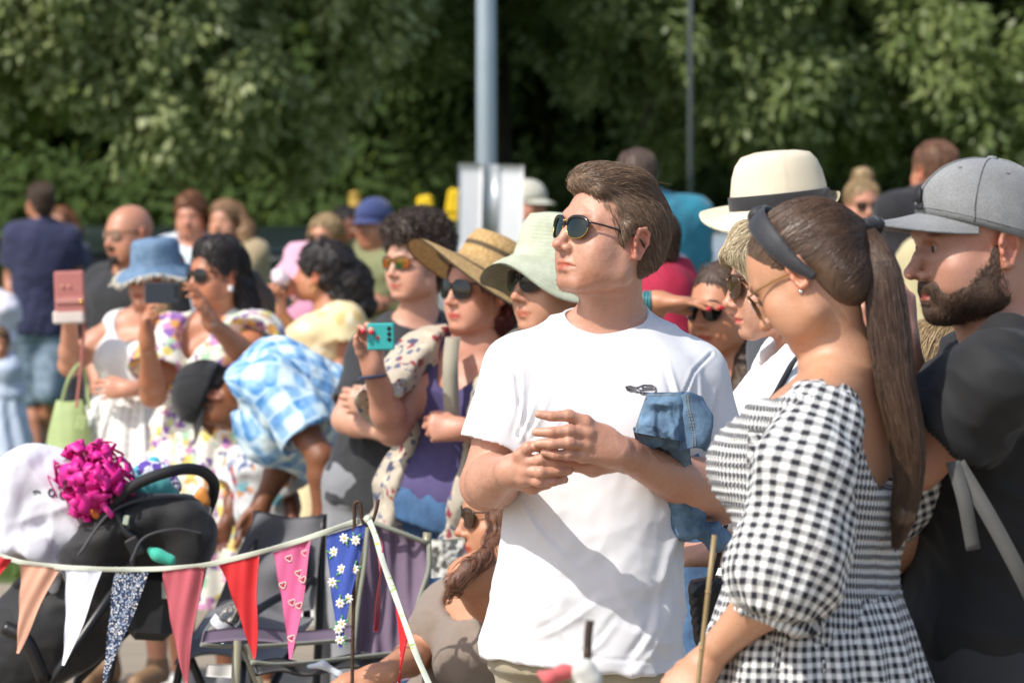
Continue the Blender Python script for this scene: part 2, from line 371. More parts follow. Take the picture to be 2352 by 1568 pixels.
# ---------------------------------------------------------------- small mesh shapes
class MB:
    """collects polygons for ONE mesh"""
    def __init__(s): s.V = []; s.F = []; s.n = 0; s.sm = []
    def add(s, V, F, sm=True): s.V.append(np.asarray(V, dtype=float)); s.F += [tuple(int(i)+s.n for i in f) for f in F]; s.n += len(V); s.sm += [sm]*len(F); return s
    def box(s, c, h, R=None, bev=0):
        R = np.eye(3) if R is None else R; h = np.asarray(h, dtype=float)
        if bev <= 0:
            v = np.array([(x, y, z) for x in (-1, 1) for y in (-1, 1) for z in (-1, 1)])*h
            return s.add(v@R.T+c, [(0, 1, 3, 2), (4, 6, 7, 5), (0, 4, 5, 1), (2, 3, 7, 6), (0, 2, 6, 4), (1, 5, 7, 3)], False)
        # bevelled box: one quad per face, edge strips and corner triangles
        vs = []; ix = {}
        for x in (-1, 1):
            for y in (-1, 1):
                for z in (-1, 1):
                    for a in range(3):
                        p = np.array([x, y, z])*(h-bev); p[a] = (x, y, z)[a]*h[a]; ix[x, y, z, a] = len(vs); vs.append(p)
        F = []
        for a in range(3):
            b, c2 = (a+1) % 3, (a+2) % 3
            for sg in (-1, 1):
                q = []
                for (sb, sc) in ((-1, -1), (1, -1), (1, 1), (-1, 1)):
                    k = [0, 0, 0]; k[a] = sg; k[b] = sb; k[c2] = sc; q.append(ix[tuple(k)+(a,)])
                F.append(q if sg > 0 else q[::-1])
                q = []
            for sb in (-1, 1):
                for sc in (-1, 1):
                    k = [0, 0, 0]; k[b] = sb; k[c2] = sc; k1 = list(k); k1[a] = -1; k2 = list(k); k2[a] = 1
                    q = [ix[tuple(k1)+(b,)], ix[tuple(k2)+(b,)], ix[tuple(k2)+(c2,)], ix[tuple(k1)+(c2,)]]
                    F.append(q if sb*sc > 0 else q[::-1])
        for x in (-1, 1):
            for y in (-1, 1):
                for z in (-1, 1):
                    q = [ix[x, y, z, 0], ix[x, y, z, 1], ix[x, y, z, 2]]; F.append(q if x*y*z > 0 else q[::-1])
        return s.add(np.array(vs)@R.T+c, F, False)
    def tube(s, pts, r, n=10, closed=False, flat=None):
        pts = np.asarray(pts, dtype=float); m = len(pts); r = np.broadcast_to(np.asarray(r, dtype=float), (m,)); T = np.gradient(pts, axis=0)
        if closed: T = np.roll(pts, -1, 0)-np.roll(pts, 1, 0)
        T /= np.linalg.norm(T, axis=1, keepdims=True)+1e-12; u = np.cross(T[0], (0, 0, 1.)); u = u if np.linalg.norm(u) > .1 else np.cross(T[0], (0, 1., 0)); V = []
        a = np.arange(n)*2*pi/n
        for i in range(m):
            u = u-T[i]*(u@T[i]); u = nrm(u); w = np.cross(T[i], u); fl = 1 if flat is None else flat
            V.append(pts[i]+r[i]*(np.cos(a)[:, None]*u+fl*np.sin(a)[:, None]*w))
        F = []
        for i in range(m if closed else m-1):
            i2 = (i+1) % m
            for j in range(n): F.append((i*n+j, i*n+(j+1) % n, i2*n+(j+1) % n, i2*n+j))
        if not closed: F.append(tuple(range(n))[::-1]); F.append(tuple((m-1)*n+j for j in range(n)))
        return s.add(np.concatenate(V), F)
    def ribbon(s, pts, side, th=.0015):
        """a flat strap: half-width vectors along side, given thickness"""
        pts = np.asarray(pts, dtype=float); side = np.broadcast_to(np.asarray(side, dtype=float), pts.shape); T = np.gradient(pts, axis=0); N = np.cross(T, side); N /= np.linalg.norm(N, axis=1, keepdims=True)+1e-12
        a = [pts+side+N*th, pts-side+N*th, pts-side-N*th, pts+side-N*th]; m = len(pts); V = np.stack(a, 1).reshape(-1, 3); F = []
        for i in range(m-1):
            for j in range(4): F.append((i*4+j, i*4+(j+1) % 4, i*4+4+(j+1) % 4, i*4+4+j))
        F.append((3, 2, 1, 0)); F.append(tuple((m-1)*4+j for j in range(4))); return s.add(V, F)
    def lathe(s, F_, prof, n=48, mod=None, close=True):
        """profile (r,z) turned about the frame's z; mod(angle, r, z, i) -> (x, y, z)"""
        a = np.arange(n)*2*pi/n; V = []
        for i, (r, z) in enumerate(prof):
            x, y, zz = r*np.cos(a), r*np.sin(a), np.full(n, float(z))
            if mod: x, y, zz = mod(a, x, y, zz, i)
            V.append(F_.P(np.stack([x, y, zz], 1)))
        m = len(prof); F = []
        for i in range(m-1):
            for j in range(n): F.append((i*n+j, i*n+(j+1) % n, (i+1)*n+(j+1) % n, (i+1)*n+j))
        if close: F.append(tuple(range(n))[::-1]); F.append(tuple((m-1)*n+j for j in range(n)))
        return s.add(np.concatenate(V), F)
    def build(s, name, mat, parent=None, smooth=True, attrs=None):
        o = mk(name, np.concatenate(s.V), s.F, mat, parent, smooth, attrs)
        if smooth and not all(s.sm) and len(o.data.polygons) == len(s.sm): o.data.polygons.foreach_set('use_smooth', np.array(s.sm, dtype=bool))
        return o
def spline(pts, n=12):
    """Catmull-Rom through the points"""
    P = np.asarray(pts, dtype=float); P = np.vstack([2*P[0]-P[1], P, 2*P[-1]-P[-2]]); o = []
    for i in range(1, len(P)-2):
        for t in np.linspace(0, 1, n, endpoint=False):
            o.append(.5*((2*P[i])+(-P[i-1]+P[i+1])*t+(2*P[i-1]-5*P[i]+4*P[i+1]-P[i+2])*t*t+(-P[i-1]+3*P[i]-3*P[i+1]+P[i+2])*t**3))
    o.append(P[-2]); return np.array(o)
def strands(name, roots, nr, dirf, length, mat, parent, steps=7, w=.0007, lift=.002, sdf=None, curl=0, seed=1, kappa=.7):
    """many thin tapered hairs in one mesh: dirf(P) gives the flow, kept on the hair's surface"""
    rs = np.random.RandomState(seed); n = len(roots); P = roots.astype(float); pts = [P.copy()]; L = length*(.6+.8*rs.rand(n)); jit = rs.randn(n, 3)*.12; h = lift*(.2+rs.rand(n)*1.3)
    for s_ in range(steps):
        N = sdf.grad(P) if sdf is not None else nr
        d = dirf(P)+jit+curl*rs.randn(n, 3); d -= N*(d*N).sum(1, keepdims=True)*kappa; d /= np.linalg.norm(d, axis=1, keepdims=True)+1e-9
        P = P+d*(L/steps)[:, None]
        if sdf is not None: e = np.clip(sdf.ev(P)-h, -.02, .02); P = P-N*(e*kappa)[:, None]
        pts.append(P.copy())
    Q = np.stack(pts, 1); T = np.gradient(Q, axis=1); T /= np.linalg.norm(T, axis=2, keepdims=True)+1e-9
    u = np.cross(T, rs.randn(n, 1, 3)); u /= np.linalg.norm(u, axis=2, keepdims=True)+1e-9; v = np.cross(T, u); S = steps+1
    wd = (w*(.6+.8*rs.rand(n)))[:, None]*np.interp(np.arange(S)/steps, [0, .2, .8, 1], [.8, 1, .7, .1])[None]
    V = np.stack([Q+wd[..., None]*(cos(a)*u+sin(a)*v) for a in (0, 2.094, 4.189)], 2).reshape(-1, 3)
    b = (np.arange(n)*S*3)[:, None, None]+(np.arange(steps)*3)[None, :, None]+np.zeros((1, 1, 3), dtype=int); j = np.arange(3)[None, None]; j2 = (j+1) % 3
    F = np.stack([b+j, b+j2, b+3+j2, b+3+j], -1).reshape(-1, 4)
    return mk(name, V, F, mat, parent, True, {'hv': ('FLOAT', np.repeat(rs.rand(n), S*3))})
# ---------------------------------------------------------------- heads, hands, bodies, clothes
def RX(a): c, s = cos(a), sin(a); return np.array([[1, 0, 0], [0, c, -s], [0, s, c]])
def RY(a): c, s = cos(a), sin(a); return np.array([[c, 0, s], [0, 1, 0], [-s, 0, c]])
def RZ(a): c, s = cos(a), sin(a); return np.array([[c, -s, 0], [s, c, 0], [0, 0, 1]])
def head_sdf(S, F, fem=False, fat=1.0, nose=1.0, jaw=1.0, ear=1.0, smile=0, child=False, fine=True):
    s = F.s; E = lambda c, r, k=.01, op='u', R=None, n=2: S.ell(F.p(c), np.array(r)*s, F.R if R is None else F.R@R, k*s, op, n)
    Cn = lambda a, b, ra, rb, k=.01, op='u': S.cone(F.p(a), F.p(b), ra*s, rb*s, k*s, op)
    w = fat
    E((0, .012, .03), (.0755, .097, .086), .01)
    E((0, -.030, .005), (.064*w, .062, .082), .03)
    E((0, -.040, -.045), (.052*w, .047, .055), .03)
    E((0, -.030, -.075), (.047*w, .05, .032), .025)
    jr = .017 if fem else .020
    for x in (-1, 1):
        S.chain([F.p((x*.060*w, .004, -.035)), F.p((x*.054*w, -.002, -.07)), F.p((x*.022*jaw, -.064, -.1))], [.018*s, jr*s, .017*s], .022*s)
        E((x*.047*w, -.056, -.030), (.020, .022, .017), .022)
        E((x*.036*w, -.050, -.058), (.024, .026, .028), .026)
        E((x*.047*w, -.028, -.055), (.020, .036, .036), .03)
    E((0, -.073, -.099), (.023*jaw, .016, .015), .014)
    E((0, -.076, -.066), (.026, .017, .022), .014)
    bz = .019; br = .0085 if fem else .0115
    S.chain([F.p((-.046, -.068, bz-.003)), F.p((-.022, -.083, bz+.002)), F.p((0, -.085, bz)), F.p((.022, -.083, bz+.002)), F.p((.046, -.068, bz-.003))], [br*.8*s, br*s, br*.9*s, br*s, br*.8*s], .014*s)
    for x in (-1, 1):
        E((x*.032, -.094, .001), (.020, .013, .012), .012, 's')
        E((x*.031, -.0745, 0), (.0145, .0125, .0118), .003)
        Cn((x*.019, -.0835, -.0075), (x*.045, -.075, -.006), .0042, .003, .005)
    nl = -.113-.006*(nose-1)*5
    S.chain([F.p((0, -.086, .006)), F.p((0, -.098, -.012)), F.p((0, nl+.004, -.034))], [.0075*s, .0085*s, .0105*nose*s], .010*s)
    E((0, nl+.001, -.037), (.0105*nose, .0105, .0095), .006)
    for x in (-1, 1):
        E((x*.0135*nose, -.096, -.041), (.0085*nose, .0125, .0082), .006)
        if fine: E((x*.0075*nose, -.1015, -.0495), (.0042, .006, .005), .003, 's')
    lz = -.068; c_ = smile*.005
    S.chain([F.p((-.029, -.0765, lz-.003+c_)), F.p((-.010, -.0905, lz+.002)), F.p((0, -.0915, lz+.0005)), F.p((.010, -.0905, lz+.002)), F.p((.029, -.0765, lz-.003+c_))], [.0025*s, .0050*s, .0048*s, .0050*s, .0025*s], .006*s)
    S.chain([F.p((-.025, -.078, lz-.009+c_)), F.p((-.009, -.0895, lz-.0115)), F.p((.009, -.0895, lz-.0115)), F.p((.025, -.078, lz-.009+c_))], [.0025*s, .0060*s, .0060*s, .0025*s], .006*s)
    if fine:
        S.chain([F.p((-.030, -.0815, lz-.0045+c_)), F.p((-.010, -.0975, lz-.0042)), F.p((.010, -.0975, lz-.0042)), F.p((.030, -.0815, lz-.0045+c_))], [.0012*s, .0022*s, .0022*s, .0012*s], .0035*s, 's')
        E((0, -.096, lz-.022), (.018, .008, .005), .008, 's')
        E((0, -.100, lz+.013), (.0035, .006, .008), .004, 's')
    # ears
    for x in (-1, 1):
        e = Fr(F.p((x*.0735*min(w, 1.06), .012, -.008)), R=F.R@RZ(x*.35)@RX(.12), sc=s*ear)
        q = [(0, -.012, .012), (0, -.006, .027), (0, .008, .031), (0, .019, .022), (0, .019, .004), (0, .012, -.012), (0, .002, -.024), (0, -.008, -.024), (0, -.011, -.014)]
        r = [.003, .0036, .004, .0042, .004, .0038, .0055, .0055, .004]
        q = [e.p((x*(.009+.004*(i in (2, 3, 4))), a[1], a[2])) for i, a in enumerate(q)]
        S.chain(q, [v*s*ear for v in r], .003*s)
        S.ell(e.p((x*.005, .003, .004)), np.array((.0055, .018, .024))*s*ear, e.R, .006*s)
        if fine:
            S.ell(e.p((x*.014, .000, -.003)), np.array((.009, .0075, .011))*s*ear, e.R, .004*s, 's')
            S.cone(e.p((x*.0115, .004, .018)), e.p((x*.0105, .013, .0)), .003*s, .0026*s, .004*s, 's')
            S.ell(e.p((x*.009, -.012, -.003)), np.array((.0035, .004, .006))*s*ear, e.R, .003*s)
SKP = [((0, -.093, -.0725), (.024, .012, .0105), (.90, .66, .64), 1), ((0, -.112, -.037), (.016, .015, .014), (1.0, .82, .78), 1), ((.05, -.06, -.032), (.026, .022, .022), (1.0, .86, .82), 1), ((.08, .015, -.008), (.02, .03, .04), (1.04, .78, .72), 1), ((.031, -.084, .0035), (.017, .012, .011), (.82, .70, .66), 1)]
def paint(V, F, items, base=None):
    c = np.ones((len(V), 4), dtype=f32) if base is None else base
    for (p, r, m, st) in items:
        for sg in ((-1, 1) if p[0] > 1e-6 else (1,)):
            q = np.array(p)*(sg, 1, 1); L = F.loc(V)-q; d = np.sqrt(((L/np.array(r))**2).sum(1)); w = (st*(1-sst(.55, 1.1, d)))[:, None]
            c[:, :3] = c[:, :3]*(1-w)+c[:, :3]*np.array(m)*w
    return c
def brows(F, colr, th=1.0): return [((.032, -.083, .022), (.021, .016, .0055*th), colr, .9), ((.020, -.088, .0195), (.012, .014, .005*th), colr, .8)]
def lips(m=(.7, .3, .3)): return [((0, -.093, -.0725), (.021, .014, .0105), m, 1), ((.019, -.087, -.0725), (.010, .012, .0075), m, 1)]
def hand(S, wr, dz, bk, side=1, curl=.4, s=1.0, th=.35, spread=.12, curls=None, thumb=None, k=.005):
    """wrist, direction to the fingers, back-of-hand normal; side=+1: thumb towards cross(dz, bk)"""
    z = nrm(dz); b = np.asarray(bk, dtype=float); b = nrm(b-z*(b@z)); x = np.cross(z, b)*side; P = lambda a, c, d: wr+(x*a+b*c+z*d)*s
    mc = [(.030, .0, .082), (.010, .003, .087), (-.010, .001, .083), (-.028, -.003, .074)]; tips = []
    S.cone(wr-z*.02*s, P(.0, 0, .02), .026*s, .028*s, .02)
    for i, m in enumerate(mc): S.cone(P(m[0]*.5, 0, .015), P(*m), .016*s, .0115*s, .014)
    S.ell(P(.0, -.006, .05), np.array((.036, .014, .04))*s, np.stack([x, b, z], 1), .012)
    ln = [(.040, .024, .020), (.044, .028, .021), (.041, .026, .021), (.032, .019, .019)]; rd = [(.0098, .0088, .0082, .0072), (.010, .009, .0083, .0074), (.0096, .0086, .008, .007), (.0086, .0076, .0072, .0064)]
    for i, m in enumerate(mc):
        c = curls[i] if curls else curl*(1+.12*i); p = P(*m); a = 0; pts = [p]; sp = spread*(1-i/1.5)
        for j, l in enumerate(ln[i]):
            a += c*(1.0, 1.25, .8)[j]; d = nrm((z*cos(a)-b*sin(a))+x*sp*(cos(a))); p = p+d*l*s; pts.append(p)
        S.chain(pts, [r*s for r in rd[i]], k*.7); tips.append(p)
    t = thumb or (.045, -.012, .055); q0 = P(.018, -.006, .015); q1 = P(.036, -.014, .042); q2 = P(t[0], t[1]-.01, t[2]+.012); q3 = q2+(z*.75-b*th+x*.1)*.028*s
    S.chain([q0, q1, q2, q3], [.015*s, .0125*s, .0105*s, .0085*s], .007); tips.append(q3); return tips
SEC_M = [(-.14, .150, .105), (.05, .166, .115), (.3, .150, .108, -.004), (.55, .160, .118), (.78, .178, .116), (.9, .150, .095, .012), (1.0, .085, .065, .022)]
SEC_F = [(-.14, .160, .115), (.05, .172, .122), (.35, .125, .094), (.6, .136, .10), (.8, .148, .10), (.9, .120, .08, .012), (1.0, .066, .055, .022)]
def grow(sec, e, sx=1, sy=1): return [(r[0], r[1]*sx+e, r[2]*sy+e)+tuple(r[3:]) for r in sec]
ALLP = []
class Person:
    def __init__(s, label, D, head, nb, pel, byaw=0, sex='m', sw=None, bs=1.0, skin='e0a98a', h=.007, name='person', group=None, sx=1.0, sy=1.0, nk=.052, hf=None, skn=None, swk=.84):
        ALLP.append(s); s.D = D; s.h = h; s.sex = sex; s.shod = False; s.bs = bs; s.sx = sx*bs; s.sy = sy*bs
        x0 = PX(pel[0], pel[1], D+(pel[2] if len(pel) > 2 else 0)); s.root = empty(name, (x0[0], x0[1], 0), label, 'person', group)
        s.F = Fr(PX(head[0], head[1], D+(head[6] if len(head) > 6 else 0)), head[2], head[3], head[4], head[5])
        s.nb = s.J(*nb); s.pel = s.J(*pel); ps = rad(byaw); s.f = np.array([-sin(ps), -cos(ps), 0])
        z = nrm(s.nb-s.pel); bk = nrm(-s.f-z*(-s.f@z)); s.T = Fr(s.pel, R=np.stack([np.cross(bk, z), bk, z], 1)); s.L = float(np.linalg.norm(s.nb-s.pel))
        s.sw = (sw or (.185 if sex == 'm' else .155))*bs*swk; s.B = SDF(); s.skin = skn or m_skin('skin '+skin, skin)
        s.hf = dict(fem=sex == 'f'); s.hf.update(hf or {}); s.sec = grow(SEC_F if sex == 'f' else SEC_M, 0, s.sx, s.sy); s.arms = {}; s.paint = []; s.hip = {}
        s.shj = {sd: s.T.p((k*s.sw, .012, s.L-.055*bs)) for sd, k in (('L', 1), ('R', -1))}; s.nk = nk*bs; s.ar = (.047, .037, .040, .026) if sex == 'm' else (.041, .033, .034, .022)
    def J(s, px, py, dd=0): return PX(px, py, s.D+dd)
    def arm(s, side, el=None, wr=None, hd=None, sh=None, r=None, bulge=1.0):
        """joints as points; hd = dict for hand()"""
        a = sh if sh is not None else s.shj[side]; k = 1 if side == 'L' else -1
        if sh is not None: s.shj[side] = sh
        if el is None: el = a+s.T.R@(k*.05, .03, 0)+np.array([0, 0, -.28*s.bs]); wr = el+np.array([0, 0, -.25*s.bs])-s.T.R[:, 1]*.06; hd = dict(dz=(0, 0, -1), bk=s.T.R[:, 0]*k)
        s.arms[side] = (a, el, wr, hd, r or tuple(x*s.bs for x in s.ar), bulge); return s
    def legs(s, knee=None, ankle=None):
        for sd, k in (('L', 1), ('R', -1)):
            hp = s.pel+s.T.R[:, 0]*k*.088*s.bs+np.array([0, 0, -.03]); an = np.array([hp[0]+k*.01, hp[1]+.02, .085]); kn = hp*.48+an*.52+s.f*.015
            s.hip[sd] = (hp, kn if not knee else knee[sd], an if not ankle else ankle[sd])
        return s
    def body(s, legs=True, fine=(), h=None, dispf=None, feet=True):
        B, T, L = s.B, s.T, s.L; b = s.bs; head_sdf(B, s.F, **s.hf); F = s.F; nk = s.nk
        B.cone(F.p((0, .018, -.045)), s.nb+s.T.R@(0, .01, -.01), nk*.98, nk*1.08, .022*b)
        if s.sex == 'm': B.cone(F.p((0, -.030, -.09)), s.nb+s.T.R@(0, -.035, -.01), .018*b, .022*b, .03)
        B.loft(T, L, grow(s.sec, -.006), .03)
        for sd, k in (('L', 1), ('R', -1)):
            B.cone(T.p((0, .022, L+.018)), s.shj[sd], .042*b, .046*b, .04)
            if sd not in s.arms: s.arm(sd)
            a, e, w, hd, r, bl = s.arms[sd]
            B.cone(a, e, r[0], r[1], .02)
            m = a*.55+e*.45; B.ell(m, (r[0]*1.02*bl,)*3, None, .03)
            fm = e*.72+w*.28; B.cone(e, fm, r[1], r[2]*bl, .012); B.cone(fm, w, r[2]*bl, r[3], .02)
            if hd:
                hd = dict(hd); cu = hd.pop('custom', None); sd_ = hd.pop('side', k*-1 if False else k)
                if cu: cu(B)
                else: s.tips = getattr(s, 'tips', {}); s.tips[sd] = hand(B, w, hd.pop('dz'), hd.pop('bk'), sd_, s=b*(1.0 if s.sex == 'm' else .9)*hd.pop('sc', 1), **hd)
        if s.sex == 'f':
            for k in (-1, 1): B.ell(T.p((k*.068*b, -.075*s.sy, .63*L)), np.array((.058, .055, .06))*b, T.R, .03)
        if legs:
            if not s.hip: s.legs()
            for sd in 'LR':
                a, kn, an = s.hip[sd]; B.cone(a, kn, .082*b, .052*b, .03); B.cone(kn, kn*.65+an*.35, .05*b, .052*b, .02); B.cone(kn*.65+an*.35, an, .052*b, .034*b, .02)
                if feet: B.cone(an-(0, 0, .04), an+s.f*.14-(0, 0, .055), .032*b, .024*b, .02)
        V, Fc = B.mesh(h or s.h, fine)
        if dispf: V = disp(V, Fc, dispf(V))
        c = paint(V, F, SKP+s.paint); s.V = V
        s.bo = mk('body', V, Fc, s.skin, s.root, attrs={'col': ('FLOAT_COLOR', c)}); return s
    def pat(s, V):
        """cloth coordinates: round the trunk / along each sleeve"""
        q = s.T.loc(V); out = np.stack([np.arctan2(q[:, 0], -q[:, 1])*.15*s.bs, q[:, 2], 0*q[:, 0]], 1)
        for sd, k in (('L', 1), ('R', -1)):
            if sd not in s.arms: continue
            a, e = s.arms[sd][:2]; ax = nrm(e-a); t = (V-a)@ax; rr = np.linalg.norm(V-a-t[:, None]*ax, axis=1)
            m = (t > .03)&(rr < .11*s.bs)&(np.abs(q[:, 0]) > s.sw*.8 if t is None else (t > .03)); u0 = nrm(np.cross(ax, (0, 1, .1))); v0 = np.cross(ax, u0); w = V-a
            uu = np.arctan2(w@u0, w@v0)*.075; m &= ((np.abs(q[:, 0]) > s.sec[3][1]*.98)|(rr < .055*s.bs)); out[m] = np.stack([uu[m], t[m], 0*t[m]], 1)
        return out
    def top(s, mat, name='shirt', sleeve=.5, hem=-.12, ease=.014, sr=1.25, neck=(.082, .10, .06), nz=.03, ny=-.035, wr=.004, extra=None, open_=.02, seed=1, puff=0, flare=0, fa=None, no=(), h=None, fine=(), dispf=None, sleeve_f=0, nlk=.006, attrs=True):
        S = SDF(); T, L, b = s.T, s.L, s.bs; sec = grow(s.sec, ease); t0 = sec[0]; sec = [r for r in sec if r[0] > hem+.02]
        rx0 = np.interp(hem, [r[0] for r in s.sec], [r[1] for r in s.sec])+ease+flare; ry0 = np.interp(hem, [r[0] for r in s.sec], [r[2] for r in s.sec])+ease+flare*.8; sec = [(hem, rx0, ry0, 0, 0)]+sec
        S.loft(T, L, sec, .03)
        if s.sex == 'f':
            for k in (-1, 1): S.ell(T.p((k*.068*b, -.078*s.sy, .63*L)), np.array((.058, .055, .06))*b+ease*.6, T.R, .035)
        for sd, k in (('L', 1), ('R', -1)):
            if sd in no: continue
            a, e, w, hd, r, bl = s.arms[sd]; S.cone(T.p((0, .022, L+.012)), s.shj[sd], .042*b+ease*.7, .050*b+ease*.6, .04)
            if sleeve > 0:
                d = nrm(e-a); ln = np.linalg.norm(e-a)
                if sleeve <= 1:
                    S.sleeve(a, a+(e-a)*sleeve, r[0]*sr+ease*.5, r[0]*sr*(1.03+sleeve_f)+ease*.4+puff, .035)
                else:
                    f_ = sleeve-1; S.cone(a, e, r[0]*sr+ease*.4, r[1]*sr+ease*.5, .035); end = e+(w-e)*f_; S.cone(e, end, r[2]*sr*1.05+ease*.4, r[3]*sr*1.15+ease*.4, .015)
        hp = T.p((0, 0, hem*L)); S.cone(T.p((0, ny, L+nz)), T.p((0, ny*1.0, L+nz)), .001, .001, .001, 's') if 0 else None
        S.ell(T.p((0, ny, L+nz)), np.array(neck)*b, T.R, nlk, 's')
        if extra: extra(S)
        V, Fc = S.mesh(h or s.h, fine); V0 = V
        if wr:
            q = V-s.pel; f = wr*(.55*folds(q, (.3, .2, 1), 13, seed, .8)+.5*folds(q, (1, .3, -.5), 11, seed+3, .8)+.4*fbm(q*22, seed))
            V = disp(V, Fc, f)
        if dispf: V = disp(V, Fc, dispf(V))
        s.tS = S; at = {'pat': ('FLOAT_VECTOR', s.pat(V0))} if attrs else None
        o = mk(name, V, Fc, mat, s.root, attrs=at); s.topo = o; s.topV = V; return o
    def bottoms(s, mat, name='trousers', ln=1.0, top=.15, ease=.016, wr=.005, seed=4, wide=1.0):
        S = SDF(); b = s.bs
        if not s.hip: s.legs()
        S.loft(s.T, s.L, [(-.16, s.sec[0][1]+ease*.8, s.sec[0][2]+ease), (-.0, s.sec[1][1]+ease, s.sec[1][2]+ease), (top, np.interp(top, [r[0] for r in s.sec], [r[1] for r in s.sec])+ease*.4, np.interp(top, [r[0] for r in s.sec], [r[2] for r in s.sec])+ease*.4)], .03)
        for sd in 'LR':
            a, kn, an = s.hip[sd]; l1 = min(1, ln*2); e1 = a+(kn-a)*l1; S.cone(a, e1, (.088*b+ease)*wide, (.062*b+ease)*wide, .03)
            if ln > .5: e2 = kn+(an-kn)*min(1, (ln-.5)*2); S.cone(kn, e2, (.062*b+ease)*wide, (.052*b+ease)*wide, .02)
        V, Fc = S.mesh(max(s.h, .007)); q = V-s.pel; V = disp(V, Fc, wr*(folds(q, (.2, .1, 1), 11, seed, .8)+.6*folds(q, (1, 0, .2), 14, seed+2, .7)))
        return mk(name, V, Fc, mat, s.root, attrs={'pat': ('FLOAT_VECTOR', s.pat(V))})
    def shoes(s, mat):
        s.shod = True
        for sd in 'LR':
            an = s.hip[sd][2]; S = SDF(); S.cone(an-(0, 0, .045), an+s.f*.15-(0, 0, .06), .042, .033, .02); S.cone(an, an-(0, 0, .04), .04, .04, .02); S.plane((0, 0, .004), (0, 0, -1)); V, Fc = S.mesh(.008); mk('shoe', V, Fc, mat, s.root)
    def skirt(s, mat, name='skirt', t=.25, zb=.45, rb=.30, rby=.26, pl=14, amp=.010, wr=.004, seed=3, h=None):
        """pleated cloth tube from the waist to height zb, open below"""
        n = 120; m = 60; p0 = s.T.p((0, 0, t*s.L)); rx0, ry0 = [np.interp(t, [r[0] for r in s.sec], [r[i] for r in s.sec])+.012 for i in (1, 2)]; hx, hy = s.sec[1][1]+.018, s.sec[1][2]+.02
        z = np.linspace(p0[2], zb, m); u = (p0[2]-z)/(p0[2]-zb); hz = (p0[2]-(s.pel[2]+.02))/(p0[2]-zb)
        rx = np.interp(u, [0, hz*.6, hz, 1], [rx0, (rx0+hx*2)/3, hx, rb]); ry = np.interp(u, [0, hz*.6, hz, 1], [ry0, (ry0+hy*2)/3, hy, rby]); a = np.linspace(0, 2*pi, n, endpoint=False); V = []
        for i in range(m):
            c = p0*(1-min(1, u[i]/max(hz, .01)))+s.pel*min(1, u[i]/max(hz, .01)); k = 1+amp/rx[i]*min(1, u[i]*2.5+.25)*np.sin(a*pl+1.2*np.sin(a*3+seed)+.5*np.sin(u[i]*5)); k = k+.006/rx[i]*noise3(np.stack([a*4, 0*a+u[i]*7, 0*a], 1), seed)
            w = np.stack([np.cos(a)*rx[i]*k, np.sin(a)*ry[i]*k, 0*a], 1)@s.T.R.T; w[:, 2] = 0; V.append(w+np.array([c[0], c[1], z[i]]))
        V = np.concatenate(V); F = np.array([(i*n+j, (i+1)*n+j, (i+1)*n+(j+1) % n, i*n+(j+1) % n) for i in range(m-1) for j in range(n)])
        uv = np.stack([np.tile(a, m)*.2, V[:, 2], 0*V[:, 2]], 1)
        return mk(name, V, F, mat, s.root, attrs={'pat': ('FLOAT_VECTOR', uv)})
    # hair -------------------------------------------------------------
    def hair(s, mat, style='short', locks=(), vol=1.0, curl=None, h=None, face=True, top_=.0, name='hair', strand=0, slen=.05, w=.0008, dirf=None, lift=.003, cut=None, extra=None, ears=True, fr=200, gr=.0010, nape=True, fly=0, earcut=None):
        S = SDF(); F = s.F; k = F.s; E = lambda c, r, kk=.01, op='u', R=None: S.ell(F.p(c), np.array(r)*k, F.R if R is None else F.R@R, kk*k, op)
        v = vol; auto = not strand and face and s.D > 9.2
        if curl is None: curl = .0030 if auto else 0
        if auto: strand = 1100; w = .0009*max(1, s.D/12); slen = .055; lift = .006; dirf = lambda P: (F.loc(P)*(.5, .8, 0)*8+np.array((0, .25, -.9-.0)))@F.R.T*1.0 if style != 'curly' else noise_dir(P, 40)
        E((0, .015, .034+top_*.3), (.080*v, .102*v, .089*v+top_), .01); E((0, .058, -.02), (.066*v, .048*v, .055), .02)
        if style in ('short', 'curly') and nape: E((0, .066, -.05), (.05, .034, .035), .02)
        if style in ('long', 'bun', 'bob'): E((0, .066, -.04), (.06, .04, .05), .02)
        for lk in locks: S.chain([s.J(*p[:3]) if not isinstance(p[0], np.ndarray) else p[0] for p in lk], [p[-1] for p in lk], .02)
        if extra: extra(S, F)
        if face:
            c = cut or ((0, -.125, -.035), (.115, .105, .108)); S.ell(F.p(c[0]), np.array(c[1])*k, F.R, .008*k, 's')
            if ears:
                ec = earcut or ((.085, .004, -.028), (.032, .025, .040))
                for x in (-1, 1): E((x*ec[0][0], ec[0][1], ec[0][2]), ec[1], .008, 's')
        V, Fc = S.mesh(h or max(s.h*.7, .004)); N = vnorm(V, Fc)
        if curl: f = curl*(fbm((V-F.o)*55, 3, 2)+.5*noise3((V-F.o)*120, 5)); V = (V+N*f[:, None]).astype(f32)
        else: q = F.loc(V); V = (V+N*(gr*folds(q, (0, 1, .1), 70, 2, .9))[:, None]).astype(f32)
        o = mk(name, V, Fc, mat, s.root, attrs={'hv': ('FLOAT', .5+.5*noise3((V-F.o)*fr*.3, 9))}); s.hS = S; s.hV = V; s.hN = N
